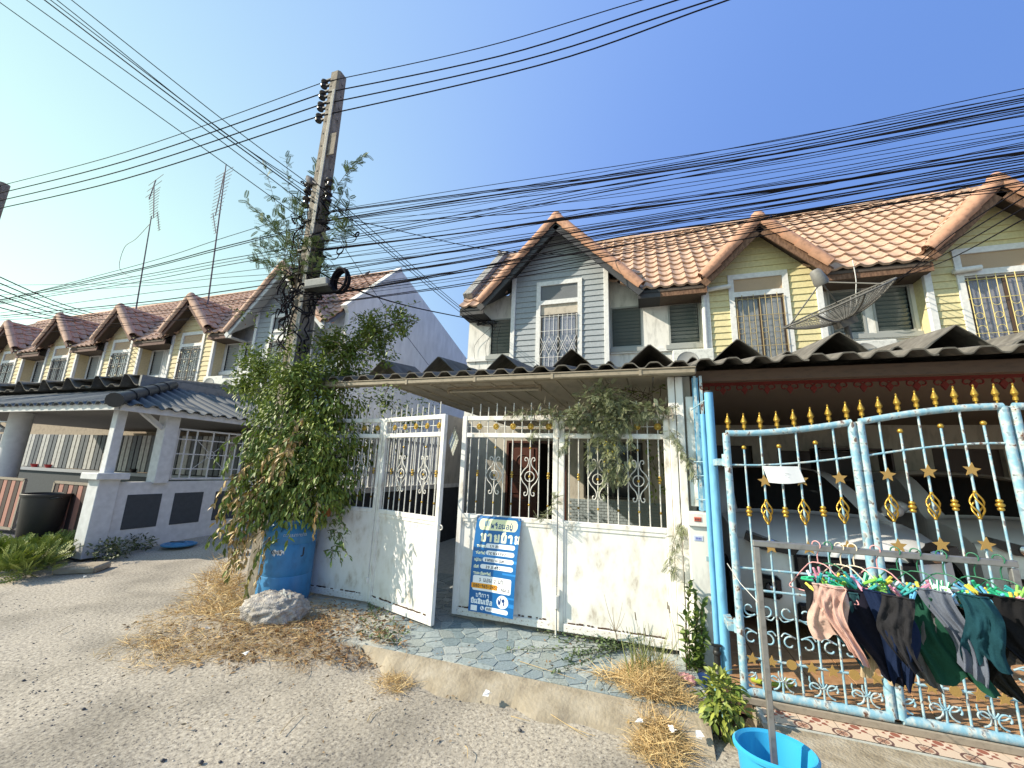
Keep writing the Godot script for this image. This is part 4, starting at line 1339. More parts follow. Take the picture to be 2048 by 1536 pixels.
	for k in 7:
		var a := B.new()
		var x0 := -9.6 - 0.99 * (k + 1)
		var pf := func(u: float) -> float:
			var q := u / 0.99
			return 0.24 * smoothstep(0.42, 0.56, q) * (1.0 - smoothstep(0.6, 0.99, q)) + 0.05 * smoothstep(0.05, 0.12, q) * (1.0 - smoothstep(0.2, 0.3, q))
		sheet(a, Vector3(x0, 2.88, -5.1 + rf(-0.03, 0.03)), Vector3.RIGHT, Vector3(0, 0.1, -1).normalized(), 0.995, 3.45, pf, 0.033)
		put(a, "ribbed_sheet", cem, r)
	for s in [[-8.1, -4.15, 1.2, 2.27, 0.13], [-8.05, -4.85, 1.05, 2.25, 0.22], [-12.6, -4.5, 0.0, 2.25, 0.0]]:
		var a := B.new()
		if s[4] > 0: a.cbox(Vector3(s[0], (s[2] + s[3]) / 2, s[1]), Vector3(s[4], s[3] - s[2], s[4]), 0.008)
		else: a.lathe([Vector2(0.0, 0), Vector2(0.17, 0), Vector2(0.17, 2.26), Vector2(0, 2.26)], 18, Transform3D(Basis(), Vector3(s[0] + 0.75, s[2], s[1])))
		put(a, "post", white, r)
	var br := B.new()
	br.bar(Vector3(-8.0, 2.28, -4.3), Vector3(-8.05, 1.98, -4.75), 0.07, 0.07)
	br.bar(Vector3(-12.1, 1.9, -4.4), Vector3(-12.9, 2.3, -4.2), 0.08, 0.08)
	br.bar(Vector3(-16.0, 2.235, -3.93), Vector3(-7.8, 2.235, -3.93), 0.06, 0.1)
	br.bar(Vector3(-7.8, 2.235, -3.97), Vector3(-7.8, 2.235, -8.5), 0.06, 0.1)
	put(br, "beam", white, r)
	var ce := B.new()
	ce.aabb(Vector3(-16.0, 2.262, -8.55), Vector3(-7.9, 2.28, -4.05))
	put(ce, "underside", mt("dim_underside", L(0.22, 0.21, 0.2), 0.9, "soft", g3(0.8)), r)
	# inside: striped panel screen, inner wall and ledge
	var iw := thing("yard_wall", "dark inner yard wall carrying a striped panel fence under the hipped roof", "wall", Vector3(-10.5, 0, -8.0))
	var ib := B.new()
	ib.aabb(Vector3(-24.0, -0.1, -7.6), Vector3(-8.16, 0.95, -7.48))
	put(ib, "low_wall", mt("charcoal_panel", Color(), 0), iw)
	var il := B.new()
	il.aabb(Vector3(-24.0, 0.95, -7.64), Vector3(-8.16, 1.04, -7.42))
	put(il, "ledge", mt("grey_ledge", L(0.3, 0.31, 0.33), 0.8), iw)
	var pb := B.new()
	pb.cbox(Vector3.ZERO, Vector3(0.16, 1.0, 0.03), 0.004)
	var pm := pb.done()
	for i in 64:
		var pale := i % 4 < 2
		put_mesh(pm, "fence_board", mt("pale_board", L(0.42, 0.41, 0.39), 0.7, "grime", g3(1.0)) if pale else mt("slate_board", L(0.1, 0.11, 0.125), 0.7, "grime", g3(1.0)), iw, Transform3D(Basis(), Vector3(-8.35 - i * 0.2, 1.56, -7.52)))
	# folding gate leaves, brown and pink slats
	for k in 2:
		var fg := thing("folding_gate", ["rusty framed gate leaf of brown and salmon slats beside the black bin", "rusty framed gate leaf of brown and salmon slats past the black bin"][k], "gate", Vector3(-9.0 - k * 1.9, 0.2, -4.2))
		var x1 := -8.42 - k * 1.95
		var x0 := x1 - 1.05
		var fr := B.new()
		for s in [[x0, 0.2, x0, 1.02], [x1, 0.2, x1, 1.02], [x0, 1.02, x1, 1.02], [x0, 0.2, x1, 0.2]]: fr.bar(Vector3(s[0], s[1], -4.2), Vector3(s[2], s[3], -4.2), 0.04, 0.04)
		put(fr, "frame", mt("rusty_frame", L(0.28, 0.24, 0.19), 0.8, "grime", g3(2.0)), fg)
		for i in 8:
			var s := B.new()
			s.cbox(Vector3(lerpf(x0, x1, (i + 0.5) / 8), 0.61, -4.2), Vector3(0.115, 0.78, 0.02), 0.004)
			put(s, "slat", mt("salmon_slat", L(0.36, 0.17, 0.13), 0.7) if i % 2 else mt("dark_brown_slat", L(0.05, 0.03, 0.025), 0.7), fg)
	# purple-grey yard floor
	var yf := B.new()
	yf.aabb(Vector3(-24.0, -0.1, -7.5), Vector3(-8.16, 0.1, -4.05))
	setting(yf, "yard_floor", mt("purple_grey_tile", L(0.1, 0.1, 0.13), 0.6, "grime", g3(1.5)))

# ---------------------------------------------------------------- white sheet-and-bar gate
func gate_leaf(label: String, at: Vector3, w: float, turn: float, flip := false) -> Node3D:
	var t := thing("gate_leaf", label, "gate", at, "", false)
	t.rotation.y = turn
	var paint := mt("gate_white", L(1, 1, 1), 0.55, "gate_paint", Vector3(1.1, 0.55, 1.1))
	var edge := mt("gate_white_rusting", L(1, 1, 1), 0.6, "rust_edge", Vector3(1.6, 2.6, 1.6))
	var rod := mt("gate_rod", L(0.68, 0.66, 0.61), 0.5, "grime", g3(2.0))
	var gold := mt("gold_paint", L(0.55, 0.36, 0.07), 0.35, "grain", g3(5.0), {"metal": 0.5})
	var p := 0.055
	for x: float in [p / 2, w - p / 2]:
		var b := B.new()
		b.cbox(Vector3(x, 1.05, 0), Vector3(p, 2.02, 0.045), 0.005)
		put(b, "post", paint, t)
	for y: float in [2.035, 1.85, 1.0]:
		var b := B.new()
		b.cbox(Vector3(w / 2, y, 0), Vector3(w - 2 * p, 0.05, 0.04), 0.005)
		put(b, "rail", paint, t)
	var br := B.new()
	br.cbox(Vector3(w / 2, 0.075, 0), Vector3(w - 2 * p, 0.07, 0.04), 0.005)
	put(br, "bottom_rail", edge, t)
	var sh := B.new()
	sh.aabb(Vector3(p, 0.1, -0.006), Vector3(w - p, 0.985, 0.004))
	sh.aabb(Vector3(p, 0.12, 0.004), Vector3(p + 0.018, 0.975, 0.012))
	sh.aabb(Vector3(w - p - 0.018, 0.12, 0.004), Vector3(w - p, 0.975, 0.012))
	sh.aabb(Vector3(p, 0.945, 0.004), Vector3(w - p, 0.975, 0.013))
	put(sh, "sheet_panel", paint, t)
	var we := B.new()   # flaking weld along the foot of the sheet
	for i in 26:
		if rng.randf() < 0.75: we.box(Vector3(p + 0.03 + (w - 2 * p - 0.06) * i / 26.0, 0.118 + rf(-0.004, 0.004), 0.008), Vector3(rf(0.015, 0.045), rf(0.006, 0.014), 0.008))
	put(we, "rust_seam", mt("dark_rust", L(0.09, 0.045, 0.025), 0.9, "grain", g3(8.0)), t)
	# rods, every second one carries the gold pieces
	var n := 10
	var ux := Vector3.RIGHT
	var uy := Vector3.UP
	for i in n:
		var x := p + (w - 2 * p) * (i + 0.5) / n
		var b := B.new()
		var top := 2.2 if i % 2 else 2.16
		b.tube(PackedVector3Array([Vector3(x, 1.02, 0), Vector3(x, top - 0.05, 0), Vector3(x, top, 0)]), 0.0065, 6)
		var r := put(b, "rod", rod, t)
		if i % 2 == 1:
			var g := B.new()
			g.lathe([Vector2(0, -0.006), Vector2(0.03, -0.006), Vector2(0.034, 0.002), Vector2(0.026, 0.008), Vector2(0.02, 0.004), Vector2(0.012, 0.012), Vector2(0, 0.012)], 14, Transform3D(Basis.from_euler(Vector3(PI / 2, 0, 0)), Vector3(x, 1.945, 0.008)))
			put(g, "rosette", gold, r)
			var k := B.new()
			for y: float in [1.15, 1.72 if (i / 2) % 2 else 1.15]: k.ball(Vector3(x, y, 0), Vector3(0.012, 0.014, 0.012), 8, 6)
			if (i / 2) % 2 == 0 or i == n - 1:
				for y: float in [1.42, 1.445, 1.47]: k.ball(Vector3(x, y, 0), Vector3(0.014, 0.012, 0.014) if y != 1.445 else Vector3(0.018, 0.014, 0.018), 8, 6)
			put(k, "knob", gold, r)
	var cr := B.new()
	cr.tube(PackedVector3Array([Vector3(p, 1.945, 0), Vector3(w - p, 1.945, 0)]), 0.004, 5)
	put(cr, "cross_rod", rod, t)
	for i: int in [3, 7]:   # medallions with scrolled ends
		var c := Vector3(p + (w - 2 * p) * (i + 0.5) / n, 1.43, 0.006)
		var s := B.new()
		var hw := (w - 2 * p) / n
		s.tube(ring(c, 0.05, ux, uy), 0.0055, 5)
		for sx: float in [-1.0, 1.0]:
			for sy: float in [-1.0, 1.0]:
				var q := [c + Vector3(sx * hw, 0, 0), c + Vector3(sx * hw * 0.72, sy * 0.055, 0), c + Vector3(sx * hw * 0.3, sy * 0.1, 0), c + Vector3(sx * hw * 0.14, sy * 0.145, 0), c + Vector3(sx * hw * 0.26, sy * 0.185, 0), c + Vector3(sx * hw * 0.5, sy * 0.19, 0), c + Vector3(sx * hw * 0.55, sy * 0.165, 0), c + Vector3(sx * hw * 0.4, sy * 0.157, 0)]
				s.tube(smooth_path(q, 4), 0.0055, 5)
		var so := put(s, "medallion", rod, t)
		var h := B.new()
		h.ball(c, Vector3(0.014, 0.014, 0.014), 8, 6)
		put(h, "medallion_bead", gold, so)
	return t
func white_gate() -> void:
	gate_leaf("white gate leaf half hidden by the climbing plant and blue drum", Vector3(-4.05, -0.02, -4.1), 1.07, 0.0)
	var lb := gate_leaf("white gate leaf swung open towards the road", Vector3(-2.97, -0.02, -4.085), 1.03, -0.315)
	gate_leaf("closed white gate leaf that carries the blue sale banner", Vector3(-1.955, 0, -4.1), 1.085, 0.0)
	var ld := gate_leaf("closed white gate leaf under the hanging vine beside the white pillar", Vector3(-0.862, 0, -4.1), 1.055, 0.0)
	# bolt eye and sticker on the open leaf
	var e := B.new()
	e.tube(ring(Vector3(1.05, 0.93, 0), 0.022, Vector3.RIGHT, Vector3.UP), 0.006, 6)
	put(e, "bolt_eye", mt("gate_rod", Color(), 0), lb)
	var st := B.new()
	st.aabb(Vector3(0.86, 0.83, 0.0045), Vector3(0.93, 0.9, 0.006))
	put(st, "sticker", mt("pale_sticker", L(0.6, 0.62, 0.68), 0.5), lb)
	# drop bolt at the seam of the closed pair
	var db := thing("drop_bolt", "white drop bolt sleeve on the seam of the closed gate", "bolt", Vector3(-0.868, 0.25, -4.06))
	var b := B.new()
	b.lathe([Vector2(0, 0), Vector2(0.026, 0), Vector2(0.026, 0.11), Vector2(0, 0.11)], 12, Transform3D(Basis(), Vector3(-0.868, 0.24, -4.055)))
	put(b, "sleeve", mt("gate_white", Color(), 0), db)
	var r := B.new()
	r.tube(PackedVector3Array([Vector3(-0.868, 0.0, -4.055), Vector3(-0.868, 0.42, -4.055)]), 0.009, 8)
	put(r, "rod", mt("gate_rod", Color(), 0), db)
	var hg := B.new()
	hg.lathe([Vector2(0, 0), Vector2(0.02, 0), Vector2(0.02, 0.09), Vector2(0, 0.09)], 10, Transform3D(Basis(), Vector3(-0.006, 1.83, 0.04)))
	put(hg, "hinge", mt("gate_white", Color(), 0), ld)
	var h2 := B.new()
	h2.lathe([Vector2(0, 0), Vector2(0.022, 0), Vector2(0.022, 0.05), Vector2(0, 0.05)], 10, Transform3D(Basis(), Vector3(-2.985, 0.22, -4.06)))
	h2.tube(PackedVector3Array([Vector3(-2.985, 0.27, -4.06), Vector3(-2.985, 1.9, -4.06)]), 0.007, 6)
	single(h2, "hinge_rod", mt("gate_white", Color(), 0), "long hinge rod between the swung and the hidden gate leaves", "hinge")
	# pillars and posts at the right hand end
	var pl := thing("gate_post", "white steel post with box channel at the hinge side of the gate", "post", Vector3(0.26, 0, -4.1))
	for q in [[0.225, 0.06, 2.42], [0.295, 0.065, 2.42], [0.385, 0.075, 2.2]]:
		var p := B.new()
		p.cbox(Vector3(q[0], q[2] / 2 if q[0] < 0.35 else 1.73, -4.08 - (0.03 if q[0] > 0.35 else 0.0)), Vector3(q[1], q[2] if q[0] < 0.35 else 1.0, 0.05), 0.005)
		put(p, "channel", mt("gate_white", Color(), 0), pl)
	var wp := thing("gate_pillar", "white rendered pillar with a wide cap next to the blue pole", "pillar", Vector3(0.42, 0, -4.02))
	var p1 := B.new()
	p1.cbox(Vector3(0.40, 0.5, -4.0), Vector3(0.19, 1.16, 0.2), 0.006)
	put(p1, "shaft", mt("white_render", Color(), 0), wp)
	var p2 := B.new()
	p2.cbox(Vector3(0.405, 1.135, -3.99), Vector3(0.215, 0.11, 0.235), 0.006)
	put(p2, "cap", mt("white_render", Color(), 0), wp)
	for q in [[0.375, 1.14, 0.055, 0.035, 0], [0.375, 0.985, 0.07, 0.042, 1], [0.45, 0.83, 0.05, 0.035, 2], [0.455, 0.5, 0.04, 0.035, 2]]:
		var s := B.new()
		var z: float = -3.87 if q[1] > 1.05 else -3.8985
		s.aabb(Vector3(q[0] - q[2] / 2, q[1] - q[3] / 2, z - 0.002), Vector3(q[0] + q[2] / 2, q[1] + q[3] / 2, z + 0.002))
		var col: Color = [L(0.6, 0.12, 0.07), L(0.5, 0.55, 0.68), L(0.3, 0.42, 0.46)][q[4]]
		var so := put(s, "sticker", mt("sticker_%d" % q[4], col, 0.5), wp)
		if q[4] < 2:
			var s2 := B.new()
			for k in 4: s2.aabb(Vector3(q[0] - 0.022 + k * 0.012, q[1] - 0.008, z + 0.002), Vector3(q[0] - 0.014 + k * 0.012, q[1] + 0.008, z + 0.003))
			s2.aabb(Vector3(q[0] - 0.024, q[1] - 0.016, z + 0.002), Vector3(q[0] + 0.024, q[1] - 0.012, z + 0.003))
			put(s2, "sticker_print", mt("sticker_print_%d" % q[4], L(0.1, 0.03, 0.03) if q[4] == 0 else L(0.08, 0.1, 0.4), 0.5), so)
	banner()

# ---------------------------------------------------------------- printed sale banner (Thai strokes drawn by hand)
var im_: Image
func stroke(pts: Array, r: float, col: Color) -> void:
	for i in pts.size() - 1:
		var a: Vector2 = pts[i]
		var b: Vector2 = pts[i + 1]
		for y in range(maxi(0, int(minf(a.y, b.y) - r - 1)), mini(im_.get_height() - 1, int(maxf(a.y, b.y) + r + 1)) + 1):
			for x in range(maxi(0, int(minf(a.x, b.x) - r - 1)), mini(im_.get_width() - 1, int(maxf(a.x, b.x) + r + 1)) + 1):
				var p := Vector2(x + 0.5, y + 0.5)
				var d := p.distance_to(Geometry2D.get_closest_point_to_segment(p, a, b))
				var k := clampf(r - d + 0.5, 0, 1)
				if k > 0: im_.set_pixel(x, y, im_.get_pixel(x, y).lerp(col, k))
func pill(x0: float, y0: float, x1: float, y1: float, r: float, col: Color) -> void:
	for y in range(int(y0), int(y1) + 1):
		for x in range(int(x0), int(x1) + 1):
			var q := Vector2(maxf(maxf(x0 + r - x, x - x1 + r), 0), maxf(maxf(y0 + r - y, y - y1 + r), 0))
			var k := clampf(r - q.length() + 0.5, 0, 1)
			if k > 0 and x >= 0 and y >= 0 and x < im_.get_width() and y < im_.get_height(): im_.set_pixel(x, y, im_.get_pixel(x, y).lerp(col, k))
const GLYPH := {   # strokes on a box 10 wide, 14 high, y downwards
	"ข": [[2, 4, 1, 3, 2, 2, 3, 3, 2, 4.5, 3, 6, 3, 14, 9, 14, 9, 2]], "า": [[1, 4, 3, 2, 6, 2, 7, 4, 7, 14]], "ย": [[3, 4, 2, 3, 1, 4, 2, 5, 3, 4, 2, 7, 2, 8, 4, 8, 2, 9, 2, 14, 9, 14, 9, 2]],
	"บ": [[2, 4, 1, 3, 2, 2, 3, 3, 2, 4, 2, 14, 9, 14, 9, 2]], "น": [[2, 4, 1, 3, 2, 2, 3, 3, 2, 4, 2, 14, 6, 11, 9, 14, 9, 2]], "พ": [[2, 4, 1, 3, 2, 2, 3, 3, 2, 4, 3, 14, 5.5, 6, 8, 14, 9.5, 2]],
	"ร": [[3, 5, 2, 4, 3, 2, 8, 3, 9, 2], [4, 5, 8, 6, 8, 14, 6.5, 13]], "อ": [[4, 9, 3, 8, 4, 7, 5, 8, 3, 9, 2, 14, 9, 14, 9, 4, 7, 2, 3, 3]], "ม": [[2, 4, 1, 3, 2, 2, 3, 3, 2, 4, 2, 14, 4, 12, 9, 14, 9, 2]],
	"ก": [[2, 14, 2, 5, 4, 4, 2, 3, 4, 2, 8, 2, 9, 4, 9, 14]], "ส": [[3, 9, 4, 8, 5, 9, 4, 10, 2, 12, 2, 14, 9, 14, 9, 5, 7, 3, 3, 4], [7, 4, 10, 1]], "เ": [[2, 2, 2, 13, 3, 14, 4, 13]], "ช": [[2, 4, 1, 3, 2, 2, 3, 3, 2, 4.5, 3, 6, 3, 14, 8, 14, 8, 5, 10, 2]],
	"ฟ": [[2, 4, 1, 3, 2, 2, 3, 3, 2, 4, 3, 14, 5.5, 6, 8, 14, 9.5, -4]], "่": [[5, -3, 5, 0]], "้": [[3, -1, 4, -2, 5, 0, 7, -3]], "ื": [[1, 0.5, 5, -2.5, 8.5, 0.5, 1, 0.5], [8, -3, 8, 0], [6, -3, 6, 0]], "ี": [[1, 0.5, 5, -2.5, 8.5, 0.5, 1, 0.5], [8, -3, 8, 0]],
	"ิ": [[1, 0.5, 5, -2.5, 8.5, 0.5, 1, 0.5]], "ู": [[4, 16, 5, 18, 8, 18, 8, 15]], "ค": [[5, 8, 4, 9, 3, 8, 4, 7, 3, 10, 2, 14], [2, 14, 2, 5, 5, 2, 9, 5, 9, 14]], "ด": [[5, 8, 4, 9, 3, 8, 4, 7, 3, 10, 2, 14], [2, 14, 2, 5, 5, 2, 9, 5, 9, 14]], "ห": [[2, 4, 1, 3, 2, 2, 3, 3, 2, 4, 2, 14], [2, 10, 6, 5, 9, 7, 9, 14]],
	"ท": [[2, 4, 1, 3, 2, 2, 3, 3, 2, 4, 2, 14], [2, 9, 6, 3, 9, 5, 9, 14]], "ล": [[4, 9, 3, 8, 2, 11, 2, 14], [5, 9, 7, 8, 9, 10, 9, 14], [9, 10, 9, 5, 6, 2, 2, 4]], "ะ": [[2, 5, 4, 6, 6, 5], [2, 11, 4, 12, 6, 11]], "ว": [[5, 13, 4, 12, 6, 12, 7, 14], [7, 14, 8, 5, 6, 2, 2, 4]], "ต": [[5, 8, 4, 9, 3, 8, 4, 7, 3, 10, 2, 14], [2, 14, 2, 5, 4, 2, 5.5, 4, 7, 2, 9, 5, 9, 14]], "ั": [[2, -1, 4, -2, 5, 0, 9, -3]], "์": [[4, -1, 6, -2, 5, 0, 8, -3]], "ำ": [[1, 4, 3, 2, 6, 2, 7, 4, 7, 14], [1, -2, 2, -3, 3, -2, 2, -1, 1, -2]], "ใ": [[2, 2, 2, 14]], "แ": [[1, 2, 1, 14], [5, 2, 5, 14]],
	"0": [[5, 2, 2, 5, 2, 11, 5, 14, 8, 11, 8, 5, 5, 2]], "1": [[3, 5, 5, 2, 5, 14]], "2": [[2, 4, 5, 2, 8, 5, 2, 14, 8, 14]], "3": [[2, 3, 7, 3, 4, 7, 8, 10, 5, 14, 2, 13]], "4": [[7, 14, 7, 2, 1, 10, 9, 10]], "5": [[8, 2, 3, 2, 2, 7, 7, 7, 8, 11, 5, 14, 2, 13]], "6": [[7, 2, 3, 7, 2, 11, 5, 14, 8, 11, 5, 8, 2, 10]], "7": [[2, 2, 8, 2, 4, 14], [3, 8, 8, 8]], "8": [[5, 8, 2, 5, 5, 2, 8, 5, 5, 8, 2, 11, 5, 14, 8, 11, 5, 8]], "9": [[8, 5, 5, 8, 2, 5, 5, 2, 8, 5, 7, 14]], ".": [[4, 13, 5, 14]], "-": [[2, 8, 8, 8]], "J": [[3, 2, 9, 2], [6, 2, 6, 12, 4, 14, 2, 12]], "K": [[2, 2, 2, 14], [8, 2, 2, 8, 8, 14]]}
func write(s: String, x: float, y: float, h: float, r: float, col: Color, adv := 0.78, wobble := 0.0) -> void:
	var u := h / 14.0
	var at := x
	for ch in s:
		if ch == " ":
			at += h * 0.5; continue
		var above := ch in ["่", "้", "ื", "ี", "ิ", "ู", "ั", "์"]
		var ox := at - (h * adv if above else 0.0)
		var oy := y - (h * 0.26 if ch in ["่", "้"] and false else 0.0)
		for st in GLYPH.get(ch, []):
			var p := []
			for k in range(0, st.size(), 2): p.append(Vector2(ox + st[k] * u * 0.95 + rf(-wobble, wobble), oy + st[k + 1] * u + rf(-wobble, wobble)))
			stroke(p, r, col)
		if not above: at += h * adv * (0.55 if ch in ["เ", ".", "1"] else 1.0)
func banner() -> void:
	var w := 400
	var h := 800
	im_ = Image.create(w, h, false, Image.FORMAT_RGB8)
	im_.fill(Color8(8, 98, 163))
	for q in [[30, 30, 370, 90], [0, 300, 210, 350], [300, 350, 400, 372], [325, 400, 372, 415], [280, 455, 400, 470], [330, 640, 400, 655], [350, 690, 400, 720], [320, 200, 400, 215]]: pill(q[0], q[1], q[2], q[3], 5, Color8(38, 130, 204))
	pill(36, 22, 368, 118, 26, Color8(238, 238, 190))
	pill(30, 44, 374, 96, 12, Color8(238, 238, 190))
	var navy := Color8(20, 62, 120)
	var cream := Color8(248, 244, 205)
	var wht := Color8(244, 246, 248)
	var ink := Color8(40, 44, 62)
	for k in 3: pill(82 + k * 16, 40, 92 + k * 16, 84, 2, Color8(110, 150, 190))
	write("พร้อมอยู่", 140, 58, 40, 3.6, navy, 0.82)
	write("ขายบ้าน", 60, 146, 62, 9.0, cream, 0.98)
	for q in [["ราคาขาย", 30, 244, 112, 228, 372, 266], ["รหัสทรัพย์", 26, 302, 120, 286, 372, 324], ["หมู่บ้าน", 22, 360, 96, 344, 372, 382], ["เนื้อที่", 22, 418, 80, 402, 372, 440]]:
		write(q[0], q[1], q[2], 20, 2.0, cream, 0.62)
		pill(q[3], q[4], q[5], q[6], 19, wht)
	write("1.9 ลบ", 150, 238, 22, 2.0, ink, 0.8, 0.6)
	write("JK1667702", 140, 296, 22, 2.0, ink, 0.86, 0.6)
	write("แพทยะนะเนต", 120, 354, 22, 2.0, ink, 0.8, 0.8)
	write("20.0 ตรว", 130, 411, 22, 2.0, ink, 0.86, 0.6)
	write("รายละเอียดทรัพย์", 22, 470, 20, 2.0, cream, 0.62)
	pill(24, 498, 366, 622, 16, wht)
	write("3 นอน 2 นำ", 78, 516, 30, 2.2, ink, 0.85, 0.8)
	pill(14, 562, 244, 604, 6, Color8(240, 160, 30))
	write("080-965-2452", 30, 568, 28, 2.0, ink, 0.66, 0.6)
	write("หมใอ", 280, 578, 24, 2.0, ink, 0.8, 0.8)
	write("บริการ", 60, 644, 30, 2.6, wht, 0.8)
	write("ยื่นสินเชื่อ", 20, 694, 34, 4.6, wht, 0.86)
	pill(246, 634, 350, 738, 52, wht)
	write("ฟรี", 258, 672, 36, 4.6, navy, 0.95)
	pill(20, 746, 76, 790, 3, wht)
	pill(104, 744, 138, 778, 17, wht)
	stroke([Vector2(114, 752), Vector2(117, 764), Vector2(127, 770)], 3.0, Color8(9, 92, 170))
	pill(146, 744, 352, 780, 17, wht)
	write("081", 160, 750, 22, 2.0, ink, 0.8, 0.6)
	var tx := StandardMaterial3D.new()
	tx.resource_name = "printed_vinyl"
	tx.albedo_texture = ImageTexture.create_from_image(im_)
	tx.roughness = 0.35
	var t := thing("sale_banner", "blue printed house sale banner tied to the white gate, its foot bulging out", "banner", Vector3(-1.49, 0.1, -4.05))
	var b := B.new()
	var n := 24
	var m := 8
	var f := func(i: int, j: int) -> Vector3:   # corners from the photograph, bulging out below
		var v := float(i) / n
		var u := float(j) / m
		var x := lerpf(lerpf(-1.715, -1.235, u), lerpf(-1.745, -1.262, u), v)
		var y := lerpf(1.015, 0.115, v)
		var z := -4.075 + 0.012 + 0.085 * sin(clampf(v * 1.15, 0, 1) * PI * 0.62) * (0.55 + 0.45 * u) + 0.008 * sin(u * 5.0 + v * 3.0)
		if v < 0.04: z = -4.068
		return Vector3(x, y, z)
	for i in n:
		for j in m:
			var uv := func(a: int, c: int) -> Vector2: return Vector2(float(c) / m, float(a) / n)
			b.quad_uv(f.call(i + 1, j), f.call(i + 1, j + 1), f.call(i, j + 1), f.call(i, j), uv.call(i + 1, j), uv.call(i + 1, j + 1), uv.call(i, j + 1), uv.call(i, j))
	put(b, "vinyl", tx, t)
	var ey := B.new()
	for p: Vector3 in [f.call(0, 0), f.call(0, m)]: ey.tube(ring(p + Vector3(0.02 if p.x < -1.5 else -0.02, -0.015, 0.004), 0.008, Vector3.RIGHT, Vector3.UP), 0.003, 5)
	put(ey, "eyelets", mt("dull_steel", L(0.35, 0.35, 0.35), 0.4, "", Vector3.ONE, {"metal": 0.8}), t)

